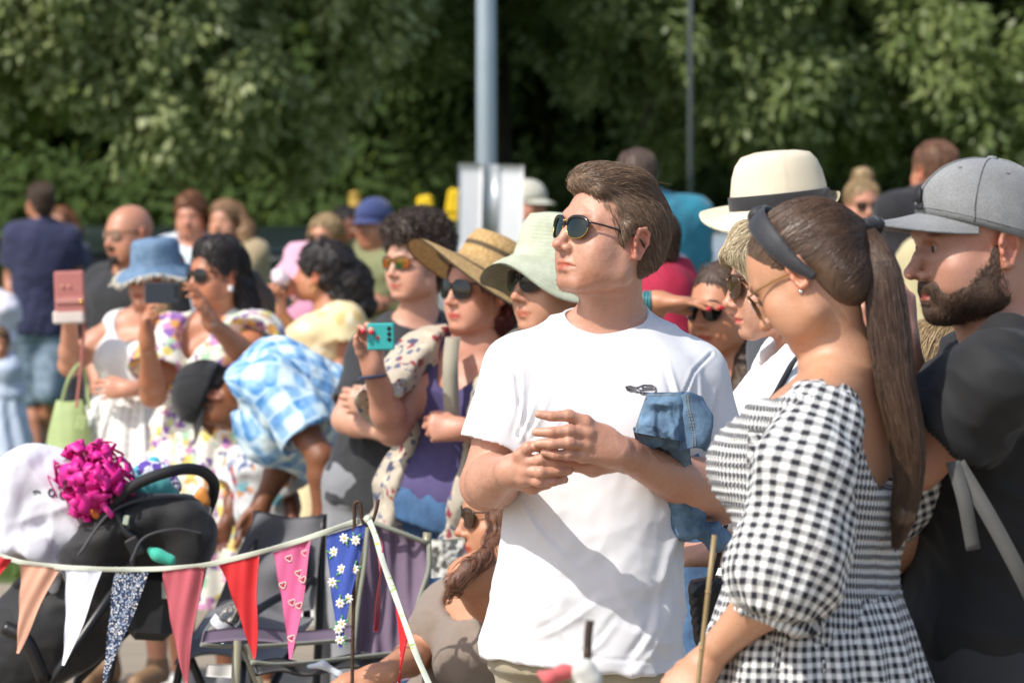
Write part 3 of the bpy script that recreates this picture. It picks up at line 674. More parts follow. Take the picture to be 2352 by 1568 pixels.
        if strand:
            if fly: i = np.random.RandomState(77).randint(0, len(V), fly); strands('flyaways', V[i], N[i], lambda P: dirf(P)*.9+N[i]*.30, slen*1.3, mat, o, sdf=None, nr=None, w=w*.7, lift=0, kappa=0, seed=78) if 0 else strands('flyaways', V[i], N[i], lambda P: nrm_rows(dirf(P))+N[i]*.22, slen*1.1, mat, o, w=w*.55, kappa=0, seed=78)
            rs = np.random.RandomState(strand); i = rs.randint(0, len(V), strand); o2 = strands('hair_strands', V[i], N[i], dirf, slen, mat, o, sdf=S, w=w, lift=lift, curl=min(.25, curl*20), seed=strand)
        return o
    def glasses(s, lens, frame, shape=(.027, .021), name='sunglasses', temple=True, gold=None, y=-.101, z=0.002, sep=.0335, n=2.4, slim=.0014, browbar=False, F=None):
        F = F or s.F; k = F.s; a = np.linspace(0, 2*pi, 36, endpoint=False); g = MB(); br = MB(); o = None
        pl = lambda x: np.array([x, y+.0045*(abs(x)/.05)**2*2.2, 0])
        lens_parts = []
        for sd in (-1, 1):
            ca, sa = np.cos(a), np.sin(a); X = np.sign(ca)*np.abs(ca)**(2/n)*shape[0]; Zz = np.sign(sa)*np.abs(sa)**(2/n)*shape[1]; Zz = np.where(Zz < 0, Zz*1.1, Zz*.92); X = X*(1-.10*(Zz < 0)*np.abs(Zz)/shape[1])
            xs = sd*sep+X; ring = np.stack([xs, y+.0099*(np.abs(xs)/.05)**2, z+Zz], 1)
            g.tube(F.P(ring), slim*k, 8, closed=True)
            L = MB(); rr = [1, .75, .5, .25]; V = [np.stack([sd*sep+X*q, y-.0025*(1-q*q)+.0099*(np.abs(sd*sep+X*q)/.05)**2, z+Zz*q], 1) for q in rr]+[np.array([[sd*sep, y-.0025+.0099*(sep/.05)**2, z]])]
            n_ = len(a); Fc = [(i*n_+j, i*n_+(j+1) % n_, (i+1)*n_+(j+1) % n_, (i+1)*n_+j) for i in range(3) for j in range(n_)]+[(3*n_+j, 3*n_+(j+1) % n_, 4*n_) for j in range(n_)]
            V = np.concatenate(V); L.add(F.P(V), Fc); L.add(F.P(V+(0, .0018, 0)), [f[::-1] for f in Fc]); lens_parts.append(L)
            if browbar: q = ring[(Zz > -.002)]; q = q[np.argsort(q[:, 0])]; br.tube(F.P(q+(0, -.0005, .001)), np.interp(np.linspace(0, 1, len(q)), [0, .15, .85, 1], [.0022, .0034, .0034, .0022])*k, 10, flat=.8)
            ox = sd*(sep+shape[0])
            if temple:
                t = spline([(ox, y+.0099*(ox/.05)**2, z+shape[1]*.55), (sd*.072, -.06, z+shape[1]*.5), (sd*.0785, -.01, z+.006), (sd*.079, .02, z-.002), (sd*.076, .034, z-.022)], 6)
                (br if browbar else g).tube(F.P(t), .0019*k, 8)
        zb = z+shape[1]*.45; g.tube(F.P(spline([(-sep+shape[0]*.93, y+.002, zb-.003), (0, y-.004, zb+.003), (sep-shape[0]*.93, y+.002, zb-.003)], 6)), slim*1.15*k, 8)
        o = g.build(name, gold or frame, s.root)
        for L in lens_parts: L.build('lens', lens, o)
        if br.n: br.build('brow_bar', frame, o)
        return o
def nrm_rows(a): return a/(np.linalg.norm(a, axis=1, keepdims=True)+1e-9)
def vnorm_of(o):
    me = o.data; a = np.empty(len(me.vertices)*3, dtype=f32); me.vertex_normals.foreach_get('vector', a); return a.reshape(-1, 3).astype(float)
def band(pts, side, nor, w, th, n=14):
    """ribbon with an elliptic section"""
    m = len(pts); w = np.broadcast_to(np.asarray(w, float), (m,)); a = np.arange(n)*2*pi/n; b = MB()
    V = np.concatenate([pts[i]+np.cos(a)[:, None]*side[i]*w[i]+np.sin(a)[:, None]*nor[i]*th for i in range(m)])
    return b.add(V, [(i*n+j, i*n+(j+1) % n, (i+1)*n+(j+1) % n, (i+1)*n+j) for i in range(m-1) for j in range(n)]+[tuple(range(n))[::-1], tuple((m-1)*n+j for j in range(n))])
def beard(s, mat, regions, th=.004, n=9000, ln=.011, seed=5, h=.003):
    """beard: a skin-following layer inside the given regions of the face"""
    H = SDF(); head_sdf(H, s.F, **s.hf); H.cone(s.F.p((0, .018, -.045)), s.nb, s.nk*.98, s.nk*1.08, .022); F = s.F; k = F.s
    R = SDF()
    for c, r in regions:
        for x in ((-1, 1) if c[0] else (1,)): R.ell(F.p((c[0]*x, c[1], c[2])), np.array(r)*k, F.R, .012*k)
    R.ell(F.p((0, -.1, -.073)), np.array((.0225, .03, .0085))*k, F.R, .004*k, 's')
    lo = F.o-.17; hi = F.o+.17; S = SDF(); S.add(lambda P: comb(H.ev(P)-th*k, R.ev(P), .006*k, 'i'), F.P(np.array([(0, -.05, -.075)]))[0]-.10*k, F.P(np.array([(0, -.05, -.075)]))[0]+.10*k)
    V, Fc = S.mesh(h); N = vnorm(V, Fc); o = mk('beard', V, Fc, mat, s.root, attrs={'hv': ('FLOAT', .3+.3*noise3(V*90, 1))})
    if n: rs = np.random.RandomState(seed); i = rs.randint(0, len(V), n); strands('beard_hairs', V[i], N[i], lambda P: (np.array([0, -.35, -1.])@F.R.T)[None]+0*P, ln, mat, o, steps=3, w=.00042, lift=.002, seed=seed, kappa=.45, sdf=H)
    return o
def cap_hat(P, mat, F, sc=1.0, bl=.075, name='cap', bmat=None, parts=True, tilt=0, h=.094, drop=.03, pd=.020):
    """baseball cap: panelled dome with seams, curved peak, button"""
    F = Fr(F.p((0, 0, 0)), R=F.R@RX(tilt), sc=F.s*sc); d = MB(); n = 60; prof = []
    for i in range(15):
        t = i/14*pi/2; prof.append((cos(t)**.82, sin(t)))
    def mod(a, x, y, z, i):
        r = 1-.010*np.exp(-((np.mod(a+pi/6, pi/3)-pi/6)/.035)**2)*(0 < i < 14)+.004*np.sin(a*7+i); zz = z*h-.0+.016
        front = np.clip(-y, 0, 1)
        return x*.087*r, .014+y*.108*r-.004*front*(z > .2), zz+.016+.006*front*(1-z)-drop*(1-z)*(.5+.5*y)
    d.lathe(F, prof, n, mod); o = d.build(name, mat, P.root)
    if bl:
        k = MB(); V = []; nu, nv = 22, 8
        for j in range(nv+1):
            for i in range(nu+1):
                u = -1+2*i/nu; v = j/nv; ang = u*1.12; x0 = .084*sin(ang); y0 = .014-.106*cos(ang); x1 = .083*sin(ang*1.06)*1.0; y1 = .014-.106*cos(ang)-bl*(max(0, cos(u*pi/2))**.8)
                x = x0*(1-v)+x1*v; y = y0*(1-v)+y1*v; z = .038-.013*(x/.08)**2-pd*v*max(0, cos(u*pi/2))**.7-(.004*sin(v*pi))-.010*v*(x/.08)**2; V.append((x, y, z))
        V = np.array(V); Fc = [(j*(nu+1)+i, j*(nu+1)+i+1, (j+1)*(nu+1)+i+1, (j+1)*(nu+1)+i) for j in range(nv) for i in range(nu)]; V2 = V-(0, 0, .0035); m = len(V)
        k.add(F.P(np.concatenate([V, V2])), Fc+[tuple(q+m for q in f[::-1]) for f in Fc]+[(nv*(nu+1)+i, nv*(nu+1)+i+1, nv*(nu+1)+i+1+m, nv*(nu+1)+i+m) for i in range(nu)])
        k.build('peak', bmat or mat, o)
    if parts:
        sm = MB()
        for k_ in range(6):
            a_ = k_*pi/3+pi/6; P_ = []
            for t in np.linspace(.02, 1.5, 16):
                r_, z_ = cos(t)**.82, sin(t); q = mod(np.array([a_]), np.array([r_*cos(a_)]), np.array([r_*sin(a_)]), np.array([z_]), 7); P_.append(F.p((q[0][0]*1.012, .014+(q[1][0]-.014)*1.012, q[2][0]+.0008)))
            sm.tube(np.array(P_), .0012, 6)
        P_ = []
        for a_ in np.linspace(0, 2*pi, 60, endpoint=False):
            t = .10; r_, z_ = cos(t)**.82, sin(t); q = mod(np.array([a_]), np.array([r_*cos(a_)]), np.array([r_*sin(a_)]), np.array([z_]), 2); P_.append(F.p((q[0][0]*1.006, .014+(q[1][0]-.014)*1.006, q[2][0])))
        sm.tube(np.array(P_), .0009, 6, closed=True); sm.build('seams', mat, o)
        ey = MB()
        for k_ in range(6):
            a_ = k_*pi/3; t = .95; r_, z_ = cos(t)**.82, sin(t); q = mod(np.array([a_]), np.array([r_*cos(a_)]), np.array([r_*sin(a_)]), np.array([z_]), 9); c_ = F.p((q[0][0], q[1][0], q[2][0])); n_ = nrm(c_-F.p((0, .014, .0))); u_ = nrm(np.cross(n_, (0, 0, 1.))); w_ = np.cross(n_, u_); ey.tube([c_+n_*.0006+(u_*cos(s_)+w_*sin(s_))*.0032 for s_ in np.linspace(0, 2*pi, 12, endpoint=False)], .0009, 6, closed=True)
        ey.build('eyelets', mat, o)
        b = MB(); b.lathe(Fr(F.p((0, .014, h+.031)), R=F.R, sc=F.s), [(.008, -.001), (.0085, .002), (.006, .0045), (.001, .0055)], 16); b.build('button', mat, o)
    return o
def brim_hat(P, mat, F, prof, mod, name='sun_hat', n=72, uvs=1.0, th=.003):
    """hat turned from a profile, doubled for thickness"""
    d = MB(); d.lathe(F, prof, n, mod, close=False); V = np.concatenate(d.V); Fc = d.F; m = len(V); c = F.p((0, 0, .02))
    N = V-c; N /= np.linalg.norm(N, axis=1, keepdims=True); V2 = V-F.R[:, 2]*th*F.s-N*.001; a = np.tile(np.arange(n)*2*pi/n, len(prof)); l = np.cumsum([0]+[math.hypot(prof[i+1][0]-prof[i][0], prof[i+1][1]-prof[i][1]) for i in range(len(prof)-1)])
    uv = np.stack([a, np.repeat(l, n)*uvs, 0*a], 1); e = (len(prof)-1)*n
    rim = [(j, (j+1) % n, (j+1) % n+m, j+m) for j in range(n)]
    return mk(name, np.concatenate([V, V2]), [f for f in Fc]+[tuple(q+m for q in f[::-1]) for f in Fc]+rim, mat, P.root, attrs={'pat': ('FLOAT_VECTOR', np.concatenate([uv, uv]))})
# ---------------------------------------------------------------- foreground people
gold = m_plain('gold metal', 'd8b060', .25, 1.0, var=.05); blk = m_plain('black acetate', (.008, .008, .009), .22, var=.1, spec=.6, coat=.3)
def m_lens(name, c, rough=.04):
    if name in MT: return MT[name]
    b = NB(name); MT[name] = b.P(Base_Color=hexc(c), Roughness=rough, Specular_IOR_Level=.45, Coat_Weight=.15, Coat_Roughness=.03); return b.m
lensG = m_lens('green grey lens', (.004, .010, .007)); lensK = m_lens('black lens', (.008, .008, .009)); lensB = m_lens('brown lens', (.045, .022, .010))
def main_man():
    s = Person('man in white t-shirt and dark sunglasses gazing up, hands together at his chest', 8.3, (1402, 547, 58, 13, 0, 1.035), (1398, 748, .03), (1345, 1440, .02), 20, 'm', sw=.178, skin='d8a68c', h=.0045, sx=1.0, nk=.057, swk=1, hf=dict(fat=.96))
    T = s.T; J = s.J
    # right arm (image left), left arm (image right)
    Rw = J(1176, 1082, -.245); Lw = J(1436, 1044, -.235)
    def fing(pts, rs): return lambda B: B.chain([J(*p) for p in pts], rs, .0035)
    s.chs = []
    def handR(B):
        B.cone(Rw, J(1200, 1078, -.255), .029, .031, .02)
        for p, q, ra, rb in (((1190, 1070), (1200, 1046), .025, .0135), ((1190, 1075), (1210, 1062), .025, .0140), ((1190, 1085), (1206, 1084), .025, .0135), ((1190, 1090), (1208, 1100), .024, .0125)):
            B.cone(J(*p, -.255), J(*q, -.275), ra, rb, .010)
        ch = [[(1196, 1045, -.278), (1212, 1028, -.292), (1232, 1024, -.295), (1243, 1030, -.283)],
              [(1208, 1060, -.280), (1240, 1056, -.296), (1276, 1062, -.291), (1306, 1066, -.272)],
              [(1206, 1081, -.280), (1242, 1084, -.298), (1280, 1082, -.292), (1306, 1081, -.276)],
              [(1206, 1098, -.276), (1236, 1106, -.290), (1270, 1106, -.287), (1297, 1101, -.274)]]
        rd = [(.0125, .0108, .0098, .0082), (.0130, .0112, .0098, .0085), (.0126, .0110, .0096, .0084), (.0112, .0096, .0086, .0076)]
        for c, r in zip(ch, rd):
            c = [J(*p) for p in c]; s.chs.append(c); B.chain(c, r, .0035); B.ell(c[0], (.0138,)*3, None, .008); B.ell(c[1], (r[1]*1.10,)*3, None, .004)
        B.chain([J(1196, 1104, -.25), J(1222, 1118, -.255), J(1256, 1108, -.252), J(1276, 1094, -.25)], [.018, .014, .0115, .009], .006)
        for (a, b) in (((1206, 1062, -.284), (1170, 1080, -.268)), ((1204, 1082, -.284), (1168, 1086, -.268)), ((1198, 1048, -.28), (1166, 1072, -.266))): B.cone(J(*a), J(*b), .0030, .002, .005)
    def handL(B):
        B.cone(Lw, J(1412, 1036, -.255), .031, .031, .02)
        kn = [(1344, 970), (1350, 994), (1347, 1020), (1338, 1046)]
        for i, (x, y) in enumerate(kn): B.cone(J(1418, 1030+i*4, -.262), J(x, y, -.290), .024, .0138, .012)
        B.ell(J(1385, 1020, -.272), (.032, .016, .036), None, .015)
        ch = [[(1344, 970, -.292), (1306, 954, -.305), (1268, 956, -.312), (1237, 951, -.312)],
              [(1350, 994, -.294), (1306, 989, -.312), (1266, 992, -.318), (1231, 992, -.312)],
              [(1347, 1020, -.292), (1308, 1016, -.314), (1270, 1019, -.320), (1236, 1018, -.312)],
              [(1338, 1046, -.286), (1306, 1043, -.306), (1276, 1044, -.312), (1250, 1038, -.308)]]
        rd = [(.0135, .0108, .0098, .0080), (.0135, .0114, .0100, .0084), (.0130, .0110, .0098, .0082), (.0118, .0102, .0090, .0076)]
        for c, r in zip(ch, rd):
            c = [J(*p) for p in c]; s.chs.append(c); B.chain(c, r, .0035); B.ell(c[0]-(0, .002, 0), (.0142,)*3, None, .007); B.ell(c[1], (r[1]*1.12,)*3, None, .004)
        B.chain([J(1402, 1062, -.245), J(1362, 1076, -.255), J(1318, 1066, -.262), J(1292, 1052, -.262)], [.020, .015, .0125, .010], .008)
        for (x, y) in kn[:3]: B.cone(J(x+6, y, -.298), J(1412, 1030+(y-1000)*.15, -.278), .0030, .002, .005)
    s.arm('R', J(1117, 1112, .015), Rw, dict(custom=handR), sh=J(1192, 850, .03), r=(.052, .050, .049, .0275), bulge=1.0)
    s.arm('L', J(1652, 1142, .03), Lw, dict(custom=handL), sh=J(1588, 862, .05), r=(.052, .052, .053, .029), bulge=1.0)
    F = s.F
    s.sec = [(-.16, .180, .118), (.03, .176, .120), (.25, .160, .114, -.006, .004), (.5, .168, .120, 0, .0), (.75, .194, .122, 0, .004), (.9, .168, .102, .012, .004), (1.0, .095, .07, .022)]
    nails = [J(1236, 948, -.318), J(1230, 989, -.318), J(1234, 1015, -.318), J(1248, 1035, -.314), J(1309, 1065, -.282), J(1309, 1080, -.284), J(1300, 1100, -.28)]
    s.paint += brows(F, (.60, .42, .28), 1.1)+lips((.86, .56, .52))
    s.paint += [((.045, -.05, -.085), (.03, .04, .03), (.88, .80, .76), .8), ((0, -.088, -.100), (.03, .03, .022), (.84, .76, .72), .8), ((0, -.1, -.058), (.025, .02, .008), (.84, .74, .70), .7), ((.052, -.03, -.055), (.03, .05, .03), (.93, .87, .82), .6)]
    hd = F.p((0, -.01, 0)); fineboxes = [(hd-(.14, .15, .16), hd+(.14, .15, .15), .0024), (J(1130, 1125, -.36), J(1450, 930, -.2), .0024)]
    fineboxes[1] = (np.minimum(*fineboxes[1][:2]), np.maximum(*fineboxes[1][:2]), .0024)
    def df(V):
        q = F.loc(V); f = .0004*fbm(V*110, 4)
        f += -.0010*np.exp(-((q[:, 0]-(.020+.35*(-.045-q[:, 2])))/.0028)**2)*sst(-.035, -.05, q[:, 2])*sst(-.078, -.062, q[:, 2])*sst(-.04, -.07, q[:, 1])  # cheek fold
        for k, c in enumerate((.0, -.3, .35)): f += -.0007*np.exp(-((q[:, 2]-(-.004+c*(q[:, 0]-.045)))/.0018)**2)*sst(.046, .05, q[:, 0])*sst(.066, .056, q[:, 0])
        for c in s.chs:
            for i in (1, 2):
                ax = nrm(c[i+1]-c[i-1]); w_ = V-c[i]; m = (w_*w_).sum(1) < .016**2; t = w_[m]@ax
                for o_ in (-.0026, 0, .0026): f[m] += -.00075*np.exp(-((t-o_)/.0009)**2)
        return f
    s.body(True, fineboxes, .0055, df)
    # nails
    at = s.bo.data.attributes['col']; n = len(s.V); c = np.empty(n*4, dtype=f32); at.data.foreach_get('color', c); c = c.reshape(-1, 4)
    for p in nails: d = np.sqrt((((s.V-p)/np.array((.0065, .012, .0055)))**2).sum(1)); w = (1-sst(.8, 1.1, d))[:, None]; c[:, :3] = c[:, :3]*(1-w)+np.array((1.16, 1.10, 1.10))*w
    for ch_ in s.chs:
        for p in ch_[:3]: d = np.linalg.norm(s.V-p, axis=1); w = (.7*(1-sst(.004, .017, d)))[:, None]; c[:, :3] *= 1-w*(1-np.array((1.0, .80, .74)))
    el = J(1100, 1130, 0); d = np.linalg.norm(s.V-el, axis=1)
    at.data.foreach_set('color', c.ravel())
    # t-shirt
    white = m_cloth('white cotton', (.71, .71, .73), .9, .02, 1500, .10, sheen=.15, wd=.002)
    def df2(V):
        f = np.zeros(len(V)); X = (V[:, 0]/s.D*FPX+1176); Z = 442+(CZ-V[:, 2])/s.D*FPX
        q = V-s.pel
        low = sst(1080, 1420, Z); f += .0055*low*folds(q, (.75, 0, .55), 9, 3, .75)+.0042*low*folds(q, (.9, 0, .8), 17, 31, .65)+.0028*low*folds(q, (1, 0, -.6), 24, 33, .5)+.0020*sst(980, 1200, Z)*folds(q, (.3, 0, 1), 20, 35, .6)
        f += .0034*folds(q, (.15, .1, 1), 9, 8, .85)*sst(1500, 1200, Z)*sst(950, 1150, Z)
        for (x0, y0, dx, dy, w, a, ln) in ((1195, 1010, .28, -1, 9, .007, 190), (1215, 1000, .42, -1, 8, .006, 200), (1185, 1000, .10, -1, 7, .005, 200), (1555, 1010, -.10, -1, 9, .007, 230), (1575, 1010, .22, -1, 9, .006, 190), (1200, 1150, .8, 1, 10, .004, 220), (1235, 1010, .75, -1, 9, .0035, 150), (1120, 880, .2, 1, 10, .003, 130), (1640, 900, -.12, 1, 9, .004, 150), (1600, 950, .35, 1, 9, .004, 120), (1560, 1200, -.35, 1, 12, .005, 230), (1240, 1450, 1.5, -1, 12, .004, 200), (1330, 1500, .9, -1, 10, .003, 160), (1450, 1500, .5, -1, 12, .004, 180)):
            l = math.hypot(dx, dy); dx /= l; dy /= l; t = ((X-x0)*dx+(Z-y0)*dy); e = (X-x0)*dy-(Z-y0)*dx+8*np.sin(t/45); f += 1.25*a*(np.exp(-(e/(w*.75))**2)-.7*np.exp(-((e-w*1.2)/(w*.75))**2))*sst(-15, 25, t)*sst(ln, ln*.3, t)
        f += .0012*fbm(V*16, 12)
        for pl in (((1634, 812), (1590, 850), (1566, 900), (1556, 960), (1560, 1015)), ((1160, 806), (1184, 860), (1194, 930), (1190, 1000))):
            dm = np.full(len(V), 99.)
            for (a_, b_) in zip(pl[:-1], pl[1:]):
                ex, ey = b_[0]-a_[0], b_[1]-a_[1]; tt = np.clip(((X-a_[0])*ex+(Z-a_[1])*ey)/(ex*ex+ey*ey), 0, 1); dm = np.minimum(dm, np.hypot(X-a_[0]-tt*ex, Z-a_[1]-tt*ey))
            f += -.0035*np.exp(-(dm/3.0)**2)+.0016*np.exp(-((dm-7)/4)**2)
        hl = s.T.loc(V)[:, 2]; f += -.0022*np.exp(-((hl-hem*s.L-.028)/.0025)**2)
        return f*(V[:, 1] < s.pel[1]+.25)
    hem = -.122
    s.top(white, 't_shirt', .66, hem, .015, 1.16, (.086, .092, .060), .030, -.028, 0, open_=.03, flare=.006, dispf=df2, h=.0052, fine=[(s.pel-(.4, .3, .25), s.pel+(.4, .1, .75), .0042)], sleeve_f=.12)
    st = s.topo
    # collar band: ribbed ring
    rg = [];
    for a in np.linspace(0, 2*pi, 64, endpoint=False):
        # find where the neck opening meets the shirt: march outwards along the opening's rim
        c0 = s.T.p((0, -.024, s.L)); d_ = s.T.R@(sin(a), -cos(a), 0)
        best = None
        for zz in np.linspace(.075, -.12, 60):
            p = c0+s.T.R[:, 2]*zz
            o = np.array([p+d_*r for r in np.linspace(.03, .14, 45)]); e = s.tS.ev(o); 
            j = np.where(e < .0)[0]
            if len(j): best = o[j[0]]; break
        rg.append(best if best is not None else c0+d_*.08)
    rg = np.array(rg)
    for _ in range(6): rg = .5*rg+.25*(np.roll(rg, 1, 0)+np.roll(rg, -1, 0))
    cb = MB(); up = s.T.R[:, 2]; m = len(rg); cn = rg.mean(0); out = rg-cn; out /= np.linalg.norm(out, axis=1, keepdims=True); V = []
    for (a, b) in ((-.003, .006), (.002, .006), (.0065, .001), (.013, -.010), (.011, -.013), (.004, -.006), (-.003, .0)): V.append(rg+out*a+up*b)
    k = len(V); V = np.concatenate(V); cb.add(V, [(i*m+j, ((i+1) % k)*m+j, ((i+1) % k)*m+(j+1) % m, i*m+(j+1) % m) for i in range(k) for j in range(m)]); cb.build('collar', white, st)
    # small printed car on the chest
    ink = m_plain('grey print ink', (.10, .10, .11), .8); ink2 = m_plain('light print ink', (.42, .42, .44), .8)
    def surf(px, py, o=.0012):
        d0 = -.10
        P_ = np.array([s.J(px, py, y) for y in np.linspace(-.26, .06, 240)]); e = s.tS.ev(P_); j = np.where(e < .0005)[0]; i = j[0] if len(j) else 100
        from_tree = P_[i]; return from_tree-np.array((0, .0035+o, 0))
    from mathutils.bvhtree import BVHTree
    dg = bpy.context.evaluated_depsgraph_get(); tr = BVHTree.FromObject(st, dg)
    cw = Vector(camo.location)
    def surf(px, py, o=.0008):
        p = Vector(s.J(px, py)); d = (p-cw).normalized(); h = tr.ray_cast(cw-Vector(wloc(st)), d)
        return np.array(h[0])+wloc(st)-np.array(d)*o if h[0] else np.array(p)
    def dec(name, polys, mat, o, th=.0004):
        b = MB()
        for q in polys:
            q = [surf(x, y, o) for x, y in q]; b.add(np.array(q+[v+np.array((0, .0006, 0)) for v in q]), [tuple(range(len(q))), tuple(range(len(q), 2*len(q)))[::-1]]+[(i, (i+1) % len(q), len(q)+(i+1) % len(q), len(q)+i) for i in range(len(q))])
        return b.build(name, mat, st, False)
    body = [(1437, 888), (1446, 886), (1462, 890), (1478, 884), (1496, 884), (1506, 890), (1507, 899), (1500, 904), (1478, 901), (1462, 900), (1440, 895)]
    pr = dec('car_print', [body], ink2, .0010)
    L = []
    def ln(pts, w=1.3):
        for a, b in zip(pts[:-1], pts[1:]):
            dx, dy = b[0]-a[0], b[1]-a[1]; l = math.hypot(dx, dy)+1e-6; n_ = (-dy/l*w, dx/l*w); L.append([(a[0]+n_[0], a[1]+n_[1]), (b[0]+n_[0], b[1]+n_[1]), (b[0]-n_[0], b[1]-n_[1]), (a[0]-n_[0], a[1]-n_[1])])
    ln(body+[body[0]]); ln([(1462, 890), (1470, 896), (1506, 894)]); ln([(1478, 884), (1474, 891), (1500, 890)]); ln([(1438, 891), (1462, 895)], 1.6); ln([(1470, 902), (1478, 905), (1486, 902)], 1.8); ln([(1444, 896), (1450, 899)], 1.8)
    q = dec('print_lines', L, ink, .0017)
    # khaki trousers
    s.bottoms(m_cloth('khaki cotton', (.36, .31, .21), .85, .12, 1200, .3), 'trousers', 1, -.08, .006, .003)
    s.shoes(m_plain('brown leather', (.12, .06, .03), .5))
    # hair: short, swept back from the parting
    hm = m_hair('mid brown hair', (.34, .225, .145), (.050, .030, .019), rough=.36, spec=.6, bump=.4)
    def flow(P):
        q = F.loc(P); top = sst(.04, .10, q[:, 2]); front = sst(.02, -.07, q[:, 1])
        v = np.stack([.15+.45*front*sst(-.05, .05, -q[:, 0])+.5*top*(q[:, 0]*8), 1.0-.2*front, -.15-1.0*(1-top)+.35*front*top], 1); return v@F.R.T
    def ext(S, F):
        k = F.s
        S.ell(F.p((.004, -.052, .092)), np.array((.052, .050, .030))*k, F.R@RX(-.25), .02*k)
        S.ell(F.p((.01, -.005, .112)), np.array((.055, .06, .024))*k, F.R, .02*k)
        S.cone(F.p((-.030, -.082, .088)), F.p((.045, -.070, .078)), .014*k, .012*k, .012*k)
        S.plane(F.p((0, .083, -.036)), F.R@(0, .70, -.72), .015)
        for x in (-1, 1): S.cone(F.p((x*.076, -.018, .02)), F.p((x*.0745, -.016, -.010)), .009*k, .006*k, .01*k)
    s.hair(hm, 'short', vol=.985, h=.0032, extra=ext, strand=12000, slen=.028, w=.00045, dirf=flow, lift=.0045, nape=False, fly=130, earcut=((.085, .010, -.018), (.032, .030, .046)), cut=((0, -.132, -.035), (.112, .118, .122)), gr=.0004)
    V = s.V; N_ = vnorm_of(s.bo); q = F.loc(V); rs = np.random.RandomState(12)
    m1 = (np.abs(q[:, 0]) < .066)&(q[:, 1] < .0)&(q[:, 2] < -.042)&(q[:, 2] > -.125)&~((np.abs(q[:, 0]) < .027)&(q[:, 1] < -.07)&(q[:, 2] > -.086)&(q[:, 2] < -.060)); i = np.where(m1)[0]; i = i[rs.randint(0, len(i), 5200)]
    hb_ = m_hair('light body hair', (.42, .28, .18), (.20, .12, .08)); strands('stubble', V[i]+(rs.rand(len(i), 1)-.5)*.002, N_[i], lambda P: N_[i]*.6+np.array((0, 0, -.7)), .0016, hb_, s.bo, steps=2, w=.00013, kappa=.2, seed=4)
    for sd in 'LR':
        a_, e_, w_ = s.arms[sd][:3]; ax = w_-e_; t = ((V-e_)@ax)/(ax@ax); d_ = np.linalg.norm(V-e_-t[:, None]*ax, axis=1); i = np.where((t > .05)&(t < 1.05)&(d_ < .06))[0]; i = i[rs.randint(0, len(i), 1300)]; dr = nrm(ax); strands('arm_hair', V[i], N_[i], lambda P: dr[None]+N_[i]*.35+np.array((0, 0, -.4)), .008, hb_, s.bo, steps=3, w=.00007, kappa=.1, seed=6)
    s.glasses(lensG, blk, (.0262, .0200), browbar=True, gold=gold, n=2.5, y=-.104, z=.000, sep=.0325, slim=.0007)
    return s
